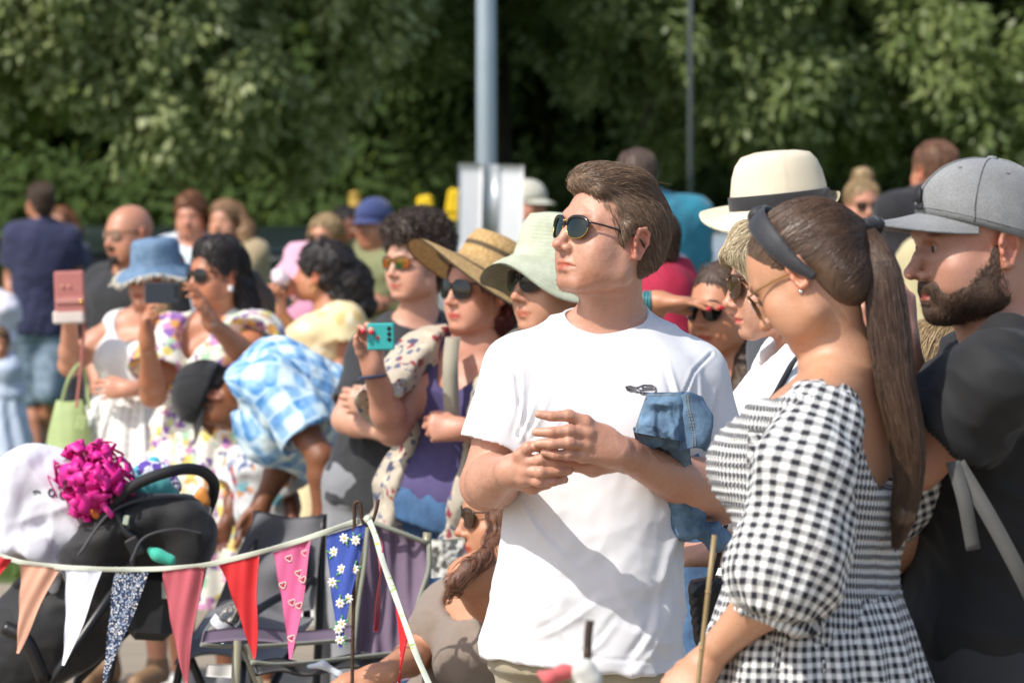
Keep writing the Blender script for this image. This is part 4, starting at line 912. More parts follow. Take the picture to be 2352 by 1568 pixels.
def gingham_woman():
    s = Person('woman in black and white gingham dress with black headband and long brown ponytail', 6.76, (1852, 628, 116, -32, 0, .93), (1915, 862, .02), (1862, 1500, .0), 128, 'f', sw=.150, skin='d6a583', h=.0045, nk=.050, hf=dict(ear=.95))
    J = s.J; T = s.T; F = s.F
    def hL(B): hand(B, J(1632, 1508, -.13), J(1590, 1560, -.14)-J(1640, 1505, -.13), (-.2, -.6, .5), 1, curl=.8, s=.9, th=.6)
    s.arm('L', J(1800, 1335, -.20), J(1655, 1478, -.15), dict(custom=hL), sh=J(1868, 960, -.14), r=(.047, .044, .042, .026))
    s.arm('R', J(2120, 1180, .22), J(1960, 1400, .30), dict(dz=(-1, 0, -.2), bk=(0, 1, .3)), sh=J(2030, 935, .13))
    s.sec = [(-.3, .185, .15), (-.1, .172, .14), (.1, .160, .122), (.3, .136, .100, -.005), (.5, .138, .105, -.0), (.7, .150, .112, -.0), (.85, .15, .10, .004), (.94, .115, .08, .012), (1.0, .07, .06, .016)]
    s.paint += brows(F, (.45, .30, .2))+lips((.78, .42, .42)); hd = F.o; el = J(1640, 1530, -.13)
    s.body(True, [(hd-(.15, .15, .19), hd+(.15, .15, .16), .0026), (el-(.09, .1, .09), el+(.09, .1, .09), .003)], .006)
    gm = m_gingham('black white gingham', (.012, .013, .022), (.80, .80, .78), .0165, .003); gt = m_gingham('shirred gingham', (.014, .015, .024), (.76, .76, .75), .0155, .005, .5, .8, .0085)
    # bodice: open at the back and the shoulders, shirred
    def exb(S):
        S.ell(T.p((-.0, -.118, .66*s.L)), np.array((.115, .078, .072)), T.R, .05)
        S.ell(T.p((.01, .115, .98*s.L)), np.array((.080, .07, .165)), T.R, .01, 's')
        S.plane(T.p((0, 0, .90*s.L)), T.R@(0, -.15, 1), .006)
    def dfb(V):
        q = T.loc(V); z = q[:, 2]; f = .0016*np.sin(z/.0105*2*pi)*sst(.22*s.L, .26*s.L, z)+.0025*folds(V-s.pel, (1, 0, 0), 14, 5, .6)
        return f+.0018*np.sin(np.arctan2(q[:, 0], -q[:, 1])*44)*sst(.22*s.L, .16*s.L, z)
    s.top(gt, 'bodice', 0, -.05, .016, neck=(.02, .02, .02), nz=.1, wr=0, extra=exb, dispf=dfb, h=.0045)
    s.skirt(gm, 'skirt', .22, .55, .30, .29, 15, .012)
    # puffed sleeves
    for sd in 'LR':
        a, e, w = s.arms[sd][:3]; S = SDF()
        if sd == 'L': pts = [J(1915, 922, -.07), J(1885, 968, -.13), J(1848, 1080, -.18), J(1834, 1245, -.19), J(1800, 1335, -.185), J(1782, 1388, -.182)]; rs = [.028, .052, .067, .072, .078, .062]
        else: pts = [J(2000, 905, .10), J(2035, 945, .13), J(2068, 1040, .18), J(2066, 1130, .20), J(2040, 1180, .22)]; rs = [.03, .048, .058, .058, .04]
        S.chain(pts, rs, .05)
        if sd == 'L':
            S.plane(J(1800, 1398, -.18), nrm(J(1800, 1398, -.18)-J(1838, 1240, -.195))+(0, 0, 0), .006); S.cone(J(1822, 1350, -.185), J(1790, 1405, -.175), .066, .064, .01)
            S.chain([J(1822, 1340, -.185), J(1788, 1425, -.170)], [.069, .067], .008); nn = nrm((-.36, 0, -1)); S.plane(J(1787, 1426, -.17), nn, .003)
            S.cone(J(1790, 1412, -.17), J(1780, 1450, -.17), .059, .059, .004, 's')
        V, Fc = S.mesh(.0042); ax = nrm(pts[-1]-pts[0]); q = V-pts[0]; t = q@ax; u0 = nrm(np.cross(ax, (0, 1, 0))); v0 = np.cross(ax, u0)
        f = .0065*folds(q, ax, 15, 6, .86)+.0045*folds(q, (.7, .2, -1), 17, 9, .7)+.0015*folds(q, ax, 40, 12, .8)
        if sd == 'L': b = q@nrm(J(1787, 1426, -.17)-J(1838, 1240, -.195)); b0 = float((J(1800, 1392, -.18)-pts[0])@nrm(J(1787, 1426, -.17)-J(1838, 1240, -.195))); f += -.007*np.exp(-((b-b0)/.008)**2)+.003*np.sin(np.arctan2(q@u0, q@v0)*30)*sst(b0-.03, b0, b)
        uv = np.stack([np.arctan2(q@u0, q@v0)*.085, t, 0*t], 1); mk('sleeve', disp(V, Fc, f), Fc, gm, s.root, attrs={'pat': ('FLOAT_VECTOR', uv)})
    # hair: pulled back tight into a ponytail
    hm = m_hair('dark brown long hair', (.15, .086, .052), (.026, .015, .010), rough=.33, spec=.5, bump=.12)
    tie = J(1983, 535, .02)
    def flow(P):
        d = tie-P; l = np.linalg.norm(d, axis=1, keepdims=True); return d/l+np.array((0, 0, .25))*sst(.05, .2, l)
    def ext(S, F):
        k = F.s; S.cone(F.p((0, .065, .03)), tie, .05*k, .020, .03)
        S.ell(F.p((0, .05, -.045)), np.array((.055, .05, .05))*k, F.R, .02*k)
    s.hair(hm, 'pony', h=.0035, extra=ext, strand=9000, slen=.10, w=.0005, dirf=flow, lift=.0015, fly=260, cut=((0, -.132, -.035), (.14, .118, .118)), gr=.0003)
    # ponytail
    pts = [(1985, 538, .0, .018), (2012, 590, -.01, .025), (2032, 665, -.03, .029), (2046, 786, -.045, .031), (2058, 880, -.06, .028), (2082, 1000, -.07, .026), (2088, 1077, -.07, .023), (2076, 1180, -.07, .019), (2056, 1262, -.07, .006)]; pts = [p[:3]+(p[3]*.80,) for p in pts]
    S = SDF(); S.chain([J(*p[:3]) for p in pts], [p[3] for p in pts], .02); V, Fc = S.mesh(.005); q = V-tie; V = disp(V, Fc, .0015*folds(q, (.12, 0, -1), 24, 2, .93))
    o = mk('ponytail', V, Fc, hm, s.root, attrs={'hv': ('FLOAT', .5+.5*noise3(q*(30, 30, 4), 3))})
    rs = np.random.RandomState(3); cp = spline([J(*p[:3]) for p in pts], 6); cr = np.interp(np.linspace(0, 1, len(cp)), np.linspace(0, 1, len(pts)), [p[3] for p in pts])
    n = 5200; off = rs.randn(n, 2); off /= np.maximum(1, np.linalg.norm(off, axis=1, keepdims=True)*.9); k0 = rs.randint(0, 20, n); b = MB(); VV = []; S_ = 16; w_ = .00045
    T_ = np.gradient(cp, axis=0); T_ /= np.linalg.norm(T_, axis=1, keepdims=True); U_ = np.cross(T_, (0, 1, 0)); U_ /= np.linalg.norm(U_, axis=1, keepdims=True); W_ = np.cross(T_, U_)
    idx = np.linspace(0, 1, S_)[None]*(len(cp)-1-k0[:, None]*0-rs.rand(n, 1)*9); idx = np.clip(idx, 0, len(cp)-1); i0 = np.floor(idx).astype(int); i1 = np.minimum(i0+1, len(cp)-1); fr = (idx-i0)[..., None]
    L = lambda A: A[i0]*(1-fr)+A[i1]*fr; ph = rs.rand(n, 1)*6; sw_ = 1.0+.10*np.sin(idx*.35+ph)+.05*rs.randn(n, 1)
    Q = L(cp)+(L(U_)*(off[:, :1]*sw_)[..., None]+L(W_)*(off[:, 1:]*sw_)[..., None])*L(cr[:, None])*1.08
    wd = w_*np.interp(np.linspace(0, 1, S_), [0, .1, .8, 1], [.6, 1, 1, .2])[None, :, None]; V = np.stack([Q+wd*(cos(a)*L(U_)+sin(a)*L(W_)) for a in (0, 2.09, 4.19)], 2).reshape(-1, 3)
    bb = (np.arange(n)*S_*3)[:, None, None]+(np.arange(S_-1)*3)[None, :, None]; j = np.arange(3)[None, None]; j2 = (j+1) % 3; Fq = np.stack([bb+j, bb+j2, bb+3+j2, bb+3+j], -1).reshape(-1, 4)
    mk('hair_strands', V, Fq, hm, o, attrs={'hv': ('FLOAT', np.repeat(rs.rand(n), S_*3))})
    # scrunchie, headband, earring, sunglasses
    tc = m_cloth('black ribbed cloth', (.014, .014, .018), .6, .2, 700, .6); sc = MB(); a = np.linspace(0, 2*pi, 60, endpoint=False); ax = nrm(J(2022, 590, -.01)-J(1965, 500, .02)); u = nrm(np.cross(ax, (0, 1, 0))); v = np.cross(ax, u)
    ring = np.array([tie+(u*cos(t)+v*sin(t))*(.024+.002*sin(9*t)) for t in a]); sc.tube(ring, .011+.003*np.sin(a*13), 10, closed=True); sc.build('scrunchie', tc, s.root)
    lp = spline([(-.084, .022, -.02), (-.088, .008, .05), (-.060, -.012, .108), (-.005, -.020, .129), (.050, -.012, .114), (.084, .004, .066), (.089, .020, .012), (.084, .040, -.030)], 10); pts = F.P(lp)
    T_ = np.gradient(pts, axis=0); T_ /= np.linalg.norm(T_, axis=1, keepdims=True); N_ = pts-F.p((0, .012, .02)); N_ -= T_*(N_*T_).sum(1, keepdims=True); N_ /= np.linalg.norm(N_, axis=1, keepdims=True)
    hb = band(pts, np.cross(T_, N_), N_, np.interp(np.linspace(0, 1, len(pts)), [0, .15, .5, .75, .9, 1], [.007, .014, .021, .017, .011, .006]), .0045)
    V = np.concatenate(hb.V); hbo = mk('headband', V, hb.F, tc, s.root)
    kn = SDF(); kn.ell(F.p((-.005, -.022, .131)), (.024, .019, .013), F.R, .01); V, Fc = kn.mesh(.004); mk('knot', disp(V, Fc, .002*folds(V-F.o, F.R@(0, 1, 0), 60, 3, .8)), Fc, tc, hbo)
    er = MB(); er.lathe(Fr(F.p((.079, .004, -.036)), R=F.R@RY(pi/2), sc=1), [(.0005, -.003), (.004, 0), (.004, .003), (.0005, .005)], 12); er.build('earring', m_plain('silver', (.8, .8, .82), .2, 1), s.root)
    s.glasses(lensB, m_plain('fine gold wire', 'b89058', .3, 1), (.026, .023), y=-.106, z=-.004, n=2.1, slim=.0010)
    # bamboo cane held upright
    return s
def cap_man():
    s = Person('bearded man in grey peaked cap and black t-shirt with grey straps', 7.0, (2242, 562, 72, -4, 0, 1.04), (2310, 790, .04), (2235, 1500, .05), 75, 'm', sw=.20, bs=1.1, skin='d09d85', h=.005, nk=.066, hf=dict(fat=1.05, nose=1.1), swk=.95)
    J = s.J; F = s.F; T = s.T
    s.arm('L', J(2100, 1052, -.15), J(1990, 1115, .10), dict(dz=(-1, .3, -.1), bk=(-.3, -.8, .3)), sh=J(2290, 880, -.23), r=(.058, .052, .050, .034))
    s.arm('R', J(2150, 1050, .30), J(2068, 800, .22), dict(dz=(-.1, 0, 1), bk=(.5, -.8, 0), curl=.6), sh=J(2250, 850, .24))
    s.paint += brows(F, (.35, .22, .15), 1.2)+[((0, -.097, -.0725), (.019, .014, .008), (.70, .34, .32), 1)]
    for p, r in (((0, -.085, -.10), (.05, .035, .03)), ((.045, -.045, -.085), (.032, .05, .034)), ((.064, -.008, -.045), (.02, .018, .04)), ((.0, -.1, -.0555), (.028, .014, .0065)), ((.024, -.085, -.068), (.008, .02, .02))): s.paint.append((p, r, (.30, .19, .14), .85))
    s.paint += [((0, -.097, -.0735), (.018, .014, .007), (1.5, 1.15, 1.15), 1)]
    [s.B.ell(F.p((x*.031, -.0770, .0078)), np.array((.0150, .0125, .0070))*F.s, F.R, .003) for x in (-1, 1)]; hd = F.o; s.body(False, [(hd-(.15, .15, .15), hd+(.15, .15, .16), .0026)], .006)
    # eyes
    for k in (-1, 1):
        e = MB(); e.lathe(Fr(F.p((k*.031, -.0755, .0)), R=F.R@RX(pi/2+.05), sc=F.s), [(.0121*math.cos(t), .0121*math.sin(t)) for t in np.linspace(-1.5, 1.55, 9)], 16); eo = e.build('eye', m_plain('eye white', (.36, .31, .28), .25), s.root)
        i = MB(); i.lathe(Fr(F.p((k*.031-.002, -.0755, .0)), R=F.R@RX(pi/2+.05), sc=F.s), [(.0055, .0114), (.0053, .0122), (.001, .0128)], 16); i.build('iris', m_plain('dark iris', (.02, .015, .012), .1), eo)
    bk_ = m_cloth('black cotton', (.008, .008, .009), .8, .2, 1200, .25, sheen=.08)
    def ex(S):
        S.chain([T.p((.11, .03, s.L-.012)), T.p((0, .09, s.L+.012)), T.p((-.11, .03, s.L-.012))], [.03, .036, .03], .03)
    def df(V):
        q = V-s.pel; return .010*folds(q, (-1, 0, .35), 10, 2, .8)*sst(-.1, .05, q[:, 2])+.006*folds(q, (.1, 0, 1), 8, 5, .8)*sst(.1, -.1, q[:, 2])+.005*folds(q, (-1, .3, .8), 19, 6, .7)
    s.top(bk_, 't_shirt', .52, -.20, .018, 1.12, (.095, .10, .066), .036, -.03, 0, flare=.02, dispf=df, extra=ex, sleeve_f=.15, h=.0055)
    s.bottoms(m_cloth('dark shorts', (.03, .03, .033)), 'shorts', .5)
    hm = m_hair('brown beard', (.15, .09, .058), (.018, .012, .010), rough=.5, spec=.3)
    k = F.s; beard(s, hm, [((.056, -.022, -.078), (.030, .050, .036)), ((.060, -.012, -.052), (.022, .034, .036)), ((0, -.066, -.102), (.045, .045, .026)), ((.034, -.060, -.088), (.028, .035, .030)), ((0, -.098, -.0575), (.030, .024, .0070)), ((.029, -.083, -.070), (.010, .022, .020)), ((.070, .0, -.030), (.012, .012, .034))], .0035, 16000, .009)
    # stubble sideburn and cropped hair below the cap
    S2 = SDF(); S2.ell(F.p((0, .014, .028)), np.array((.0775, .0995, .086))*k, F.R); S2.ell(F.p((0, .058, -.02)), np.array((.063, .046, .05))*k, F.R, .02)
    sgrey = m_cloth('grey marl wool', (.25, .255, .255), .9, .25, 800, .45, c2=(.31, .315, .315), sheen=.2, heather=.55)
    o = cap_hat(s, sgrey, F, 1.09, .098, 'cap', tilt=-.16)
    # printed mark on the cap front
    lg = MB(); cF = Fr(F.p((0, .006, 0)), R=F.R, sc=F.s*1.09)
    def cs(x, z): # dome front point
        t = (z-.030)/.122; r = max(.2, 1-t**2)**.41; yy = .014-.112*r*math.sqrt(max(0, 1-(x/.087)**2)); return cF.p((x, yy-.004, z))
    for pl in ([(-.022, .058), (.022, .058), (.018, .064), (-.018, .064)], [(-.015, .068), (.015, .068), (.004, .090), (-.004, .090)]):
        q = np.array([cs(*p) for p in pl]); n_ = np.array(F.R@(0, .003, 0)); lg.add(np.concatenate([q, q+n_]), [(0, 1, 2, 3), (7, 6, 5, 4), (0, 4, 5, 1), (1, 5, 6, 2), (2, 6, 7, 3), (3, 7, 4, 0)])
    lg.build('emblem', m_plain('black thread', (.01, .01, .012), .7), o, False)
    # grey webbing straps
    gw = m_cloth('grey webbing', (.075, .075, .07), .8, .1, 500, .3); b = MB(); b.ribbon(spline([J(2188, 1060, -.27), J(2215, 1150, -.30), J(2236, 1262, -.30)], 8), np.array((.011, 0, .002)), .0015); b.ribbon(spline([J(2200, 1065, -.27), J(2275, 1190, -.31), J(2355, 1340, -.32), J(2420, 1470, -.25)], 8), np.array((.010, 0, .007)), .0015); b.build('strap', gw, s.root)
    return s
# ---------------------------------------------------------------- the crowd behind
def solid(c, **k): return m_cloth('cloth '+c, c, **k)
H_BR = m_hair('brown hair', (.10, .060, .038)); H_DK = m_hair('near black hair', (.030, .022, .020), (.010, .008, .008)); H_BL = m_hair('blonde hair', (.50, .36, .19), (.22, .14, .07)); H_GI = m_hair('ginger hair', (.27, .11, .05), (.10, .04, .02)); H_RD = m_hair('dark red hair', (.16, .028, .022), (.04, .012, .012)); H_GR = m_hair('grey blonde hair', (.78, .65, .43), (.34, .26, .15))
wire = m_plain('dark wire', (.02, .02, .022), .35)
DEN = m_denim('mid blue denim'); LDN = m_denim('pale blue denim', '8c9ba6', '5b6b78')
def straight_legs(s): s.legs(); return s
def navy_man():
    s = Person('man seen from behind in navy t-shirt and pale denim shorts', 27, (92, 462, 152, 0, 0, 1.0), (98, 522, 0), (90, 742, 0), 172, 'm', sw=.19, bs=1.05, skin='c98f70', h=.011)
    s.arm('R', s.J(180, 640, .05), s.J(178, 690, -.3), dict(dz=(0, -.5, .4), bk=(1, 0, 0))); s.arm('L', s.J(22, 640, 0), s.J(34, 725, -.08), dict(dz=(.2, 0, -1), bk=(-1, 0, 0)))
    s.legs(knee={'L': s.J(72, 915, .05), 'R': s.J(112, 905, -.05)}, ankle={'L': s.J(88, 1045, 0), 'R': s.J(122, 1030, .22)}); s.body(); s.top(solid('25294a'), 't_shirt', .7, -.12, .03, 1.3, flare=.01, wr=.008); s.bottoms(LDN, 'shorts', .48, wide=1.1); s.shoes(solid('d8d8d4')); s.hair(H_BR, 'short')
def ginger_child():
    s = Person('person with long ginger hair half hidden behind the navy t-shirt', 29, (140, 512, 20, -5, 0, .95), (142, 558), (140, 735), 10, 'f', skin='d8a182', h=.012)
    s.body(); s.top(solid('3a3f58'), 't_shirt'); s.bottoms(solid('2a2d35')); s.hair(H_GI, 'long', locks=[[(162, 500, .0, .04), (172, 535, .0, .05), (172, 575, 0, .03)]])
def bald_man():
    s = Person('bald man with glasses and dark beard in a black shirt', 18, (296, 537, 48, -4, 0, 1.04), (305, 618, .02), (300, 880, 0), 40, 'm', sw=.21, bs=1.1, skin='d0997c', h=.009, hf=dict(nose=1.1))
    s.arm('R', s.J(212, 800, -.02), s.J(230, 900, -.2), dict(dz=(.5, -.4, -.3), bk=(0, -1, 0))); s.paint += [((.066, .03, .0), (.02, .06, .05), (.62, .55, .52), .6)]
    s.body(); s.top(solid('1c1c1f'), 'shirt', .75, -.15, .03, 1.3, flare=.02); s.bottoms(solid('1b1c22')); s.glasses(m_lens('clear grey lens', '8a7060', .2), wire, (.024, .018), name='glasses')
    beard(s, m_hair('dark beard', (.05, .035, .03)), [((0, -.075, -.095), (.030, .035, .030)), ((0, -.098, -.057), (.028, .02, .008))], .008, 0, h=.007)
def pale_shirt_man():
    s = Person('man with ginger fringe and open white shirt', 24, (438, 500, 8, 0, 0, 1.0), (440, 552), (435, 770), 5, 'm', skin='d79b80', h=.011); s.body(); s.top(solid('c9d3dc'), 'shirt', 1.3, -.15, .03, neck=(.07, .10, .09)); s.bottoms(solid('333a4a')); s.hair(H_GI, 'curly', vol=1.13, top_=.012, curl=.004)
def blonde_long():
    s = Person('woman with long strawberry blonde hair and beige top', 24, (516, 508, 22, 0, 0, .98), (530, 562), (545, 770), 15, 'f', sw=.17, skin='dea78a', h=.011); s.arm('L', s.J(602, 640, .05), s.J(590, 730, -.1), dict(dz=(0, 0, -1), bk=(1, 0, 0)))
    s.body(); s.top(solid('a89676'), 'blouse', 1.2, -.1, .03, 1.4); s.bottoms(DEN); s.hair(H_GI if 0 else m_hair('strawberry hair', (.38, .23, .12), (.16, .08, .04)), 'long', vol=1.08, locks=[[(545, 490, .02, .05), (560, 530, .0, .06), (566, 575, -.02, .05)], [(495, 500, .02, .03), (492, 545, -.03, .035)]])
def bucket_woman():
    s = Person('woman in frayed denim bucket hat and white dress holding up a pink phone', 15, (356, 636, 38, 3, 0, .95), (330, 738, .0), (305, 985, .02), 25, 'f', sw=.155, skin='dca488', h=.007)
    J = s.J
    s.arm('R', J(160, 838, -.02), J(160, 725, -.16), dict(dz=(-.02, -.1, 1), bk=(-.3, 1, 0), curl=.55, spread=.16, side=1), sh=J(272, 748, .03), r=(.047, .041, .036, .024)); s.arm('L', J(392, 895, .0), J(300, 893, -.18), dict(dz=(-1, -.1, 0), bk=(0, -1, .2), curl=.4), sh=J(398, 770, .02))
    s.paint += lips(); s.body(); wh = solid('e4e3e1'); s.top(wh, 'bodice', 0, .05, .012, neck=(.085, .11, .10), nz=-.0, ny=-.02, wr=.003)
    b = NB('pinstriped white cotton'); u, v = pat_uv(b, 1/.032, 1/.03, .004); l = b.math('SUBTRACT', 1, tri(b, u, .22, .05)); l2 = b.math('SUBTRACT', 1, tri(b, v, .3, .05)); cc = b.mix(b.math('MULTIPLY', l, b.math('MULTIPLY_ADD', l2, .4, .4)), hexc('e8e7e3'), hexc('7d7c7a')); b.P(Base_Color=cc, Roughness=.9)
    s.skirt(b.m, 'skirt', .42, .38, .34, .28, 12, .018); s.hair(H_BL, 'bob', vol=1.03, locks=[[(318, 630, -.05, .022), (306, 680, -.10, .03), (300, 705, -.10, .018)], [(372, 660, -.1, .02), (368, 715, -.12, .03), (380, 750, -.08, .02)]])
    F = Fr(s.F.p((0, 0, 0)), R=s.F.R@RX(.16), sc=.90); hat = m_denim('faded denim hat', '7890a8', '46617c')
    def mod(a, x, y, z, i): w = .5+.5*np.cos(a*2); k = max(0, i-6)/4; return x*(1+.03*np.sin(a*5)*k), .012+y*1.18, z-.018*k*np.sin(a*3+1)*1.0
    o = brim_hat(s, hat, F, [(.012, .150), (.05, .151), (.078, .145), (.087, .125), (.090, .09), (.094, .055), (.098, .043), (.115, .034), (.132, .022), (.146, .006)], mod, 'bucket_hat')
    fr = MB(); rs = np.random.RandomState(2)
    for i in range(420):
        a = rs.rand()*2*pi; r = .146+.004*rs.randn(); x, y, z = mod(np.array([a]), r*np.cos([a]), r*np.sin([a]), np.array([.008+.004*rs.rand()]), 10); p = F.p((x[0], y[0], z[0])); q = p+F.R@(np.array([cos(a), sin(a)*1.18, -1.2])*.010+rs.randn(3)*.006); fr.tube(np.array([p, (p+q)/2+rs.randn(3)*.002, q]), .0017, 4)
    fr.build('frayed_edge', solid('e2dccb'), o)
    return s
def floral_woman():
    s = Person('dark haired woman in sunglasses and bright flowered dress filming with a grey phone', 14.5, (498, 634, 52, 2, 0, .96), (492, 742, .0), (470, 1005, .02), 35, 'f', sw=.165, bs=1.02, skin='c98a66', h=.007)
    J = s.J; s.arm('L', J(560, 812, -.16), J(484, 738, -.33), dict(dz=(-.35, -.1, 1), bk=(.9, .1, .3), curls=[.25, .3, .4, .5], spread=.25, side=-1, th=.5), sh=J(590, 778, .0), r=(.05, .043, .038, .025)); s.arm('R', J(352, 905, -.12), J(338, 780, -.32), dict(dz=(-.1, -.1, 1), bk=(-.9, .2, 0), curls=[.2, .7, 1.0, 1.1], side=-1), sh=J(388, 785, -.02), r=(.05, .045, .040, .025))
    s.paint += brows(s.F, (.3, .2, .16)); s.body(); fl = m_floral('flowered dress cotton', 'e9e6d8', ['8a62a8', 'd99a4c', 'a4c8a8', 'd6c56a', 'c98ab4', '7a5a98'], 13, .44)
    s.top(fl, 'dress_top', .62, -.05, .022, 1.7, neck=(.055, .12, .17), nz=-.02, ny=-.05, puff=.018, wr=.006); s.skirt(fl, 'skirt', .2, .35, .34, .3, 11, .015)
    s.hair(H_DK, 'bun', vol=1.06, curl=.002, locks=[[(555, 660, .03, .045), (562, 700, .03, .045), (560, 735, .02, .03)]], extra=lambda S, F: S.ell(F.p((0, .0, .10)), (.075, .075, .048), F.R, .03)); hb = SDF(); hb.chain([J(580, 640, .06), J(598, 690, .07), J(612, 760, .05), J(610, 800, .04)], [.03, .045, .04, .02], .03); V, Fc = hb.mesh(.008); mk('ponytail', V, Fc, H_BR, s.root)
    s.glasses(lensK, blk, (.029, .024), y=-.103); er = MB(); er.box(s.F.p((.082, .004, -.042)), (.008, .008, .010), s.F.R, .003); er.build('earring', m_plain('white enamel', (.85, .85, .85), .3), s.root)
    w = MB(); w.tube([J(484+6*cos(a)*3, 741+4*sin(a), -.325-.028*sin(a)) for a in np.linspace(0, 2*pi, 20, endpoint=False)], .006, 8, closed=True); w.build('watch', m_plain('steel', (.6, .58, .5), .25, 1), s.root)
def plaid_man():
    s = Person('man in black cap and blue check shirt bending over a small child', 13.8, (482, 914, 84, -74, 0, .93), (566, 892, -.06), (792, 990, .15), 80, 'm', sw=.20, bs=1.08, skin='8f5d3e', h=.007, sx=1.0, sy=1.08, hf=dict(nose=1.1))
    J = s.J; s.arm('L', J(738, 1050, -.30), J(742, 1190, -.28), dict(dz=(0, -.1, -1), bk=(.3, -.9, 0)), sh=J(632, 888, -.20), r=(.056, .046, .044, .03)); s.arm('R', J(650, 1060, .22), J(600, 1160, .1), dict(dz=(-.3, 0, -1), bk=(0, 1, 0)), sh=J(600, 880, .12))
    s.legs(knee={'L': J(775, 1290, 0), 'R': J(800, 1290, .25)}, ankle={'L': PX(790, 442+1.65*710, 13.85), 'R': PX(815, 442+1.65*710, 14.2)}); s.body()
    def ex(S): S.chain([s.T.p((0, -.10, .08)), s.T.p((0, -.10, .2))], [.10, .10], .06); S.ell(s.T.p((0, .085, .45*s.L)), (.15, .06, .15), s.T.R, .06)
    s.top(m_plaid('blue check shirt', ('2f7fc0', '9fcbe6', 'd8ecf2'), .085), 'shirt', .72, -.40, .03, 1.45, neck=(.07, .075, .05), wr=.009, extra=ex, flare=.03); s.bottoms(solid('17181c'), 'trousers'); s.hair(H_DK, 'short')
    cap_hat(s, solid('1b1b1e'), s.F, 1.06, .07, 'cap', tilt=.05)
def floral_child():
    s = Person('small child in white shirt printed with fruit and leaves', 14.25, (588, 968, 100, -35, 0, .74), (600, 1022, 0), (610, 1190, .02), 90, 'm', sw=.115, bs=.72, skin='7d4e34', h=.006)
    J = s.J; s.arm('L', J(668, 1140, -.05), J(675, 1220, -.1), dict(dz=(0, 0, -1), bk=(1, 0, 0)), sh=J(632, 1060, -.08)); s.arm('R', J(540, 1130, .05), J(520, 1200, -.05), dict(dz=(-.3, 0, -1), bk=(0, 1, 0)), sh=J(565, 1060, .06))
    s.body(); s.top(m_floral('fruit print cotton', 'c9cbcd', ['b03040', '4f8f62', '6fabb8', 'c98850', '5a6688'], 11, .36, seed=3), 'shirt', .80, -.25, .022, 1.5, flare=.012, wr=.007, sleeve_f=.3); s.bottoms(solid('8a8d92'), 'shorts', .5); s.hair(H_DK, 'curly', vol=1.08, curl=.005)
def cream_woman():
    s = Person('woman with big dark curls and cream dress turned away, raising a pink cone', 17, (738, 628, 112, 5, 0, 1.0), (752, 712, .0), (752, 915, 0), 120, 'f', sw=.175, bs=1.05, skin='cf936f', h=.008)
    J = s.J; s.arm('R', J(700, 800, .05), J(640, 712, -.05), dict(dz=(-.1, 0, 1), bk=(0, .9, 0), curl=.9, side=1)); s.arm('L', J(782, 850, -.1), J(740, 900, -.3), dict(dz=(-1, 0, -.3), bk=(0, -1, 0)), sh=J(790, 745, -.08), r=(.052, .045, .04, .026))
    s.body(); s.top(m_floral('cream dress cotton', 'e3cfa0', ['d8b878', 'efe3c4'], 12, .4), 'dress_top', .42, -.05, .022, 1.5, neck=(.10, .12, .08), puff=.01); s.skirt(MT['cream dress cotton'], 'skirt', .2, .4, .32, .28, 10, .012)
    s.hair(H_DK, 'curly', vol=1.15, curl=.006, locks=[[(775, 600, .0, .07), (805, 650, .0, .085), (830, 700, .0, .06)], [(760, 640, -.05, .04), (790, 690, -.05, .05)]]); er = MB(); er.tube([s.F.p((.080, .005+.012*cos(a), -.05+.014*sin(a))) for a in np.linspace(0, 2*pi, 16, endpoint=False)], .002, 6, closed=True); er.build('hoop_earring', gold, s.root)
def ice_cream():
    c = PX(645, 660, 16.95); r = empty('ice_cream', c, 'pink and white ice cream on a dark cone above a raised fist', 'ice cream'); F = Fr(c)
    b = MB(); b.lathe(F, [(.004, -.075), (.012, -.06), (.026, -.005), (.028, .004), (.024, .006)], 20); b.build('cone', solid('23201f'), r); S = SDF(); S.ell(c+(0, 0, .035), (.036, .036, .034)); S.ell(c+(-.01, 0, .055), (.026, .026, .02)); V, Fc = S.mesh(.006); mk('scoop', disp(V, Fc, .003*noise3(V*60)), Fc, solid('e6d4dc'), r)
def pink_child():
    s = Person('person in pink sun hat and pink top behind the dark curls', 18.6, (696, 622, 95, 0, 0, .95), (706, 690), (706, 870), 90, 'f', sw=.14, skin='c98862', h=.01); s.body(); s.top(solid('c98aa4'), 't_shirt', .5); s.bottoms(solid('2f6a5c')); F = s.F
    brim_hat(s, solid('dba7bb'), F, [(.01, .135), (.06, .13), (.083, .10), (.09, .05), (.12, .01), (.14, -.03)], lambda a, x, y, z, i: (x, .01+y*1.15, z), 'sun_hat')
def pink_blonde():
    s = Person('blonde woman in sunglasses and pink top standing far back', 22, (748, 546, 25, 0, 0, .98), (752, 600), (752, 800), 15, 'f', skin='dca07e', h=.011); s.body(); s.top(solid('d79aae'), 't_shirt', .5); s.bottoms(LDN); s.hair(H_BL, 'long', vol=1.08, locks=[[(722, 545, 0, .03), (716, 590, -.02, .03)], [(772, 545, 0, .04), (778, 600, 0, .04)]]); s.glasses(lensB, blk)
def maroon_person():
    s = Person('dark haired person in maroon behind the khaki shirt', 26, (798, 520, -30, 0, 0, .98), (800, 562), (800, 740), -30, 'm', skin='8f5d44', h=.012); s.body(); s.top(solid('4a2630'), 't_shirt'); s.bottoms(solid('22242c')); s.hair(H_DK, 'short', vol=1.05)
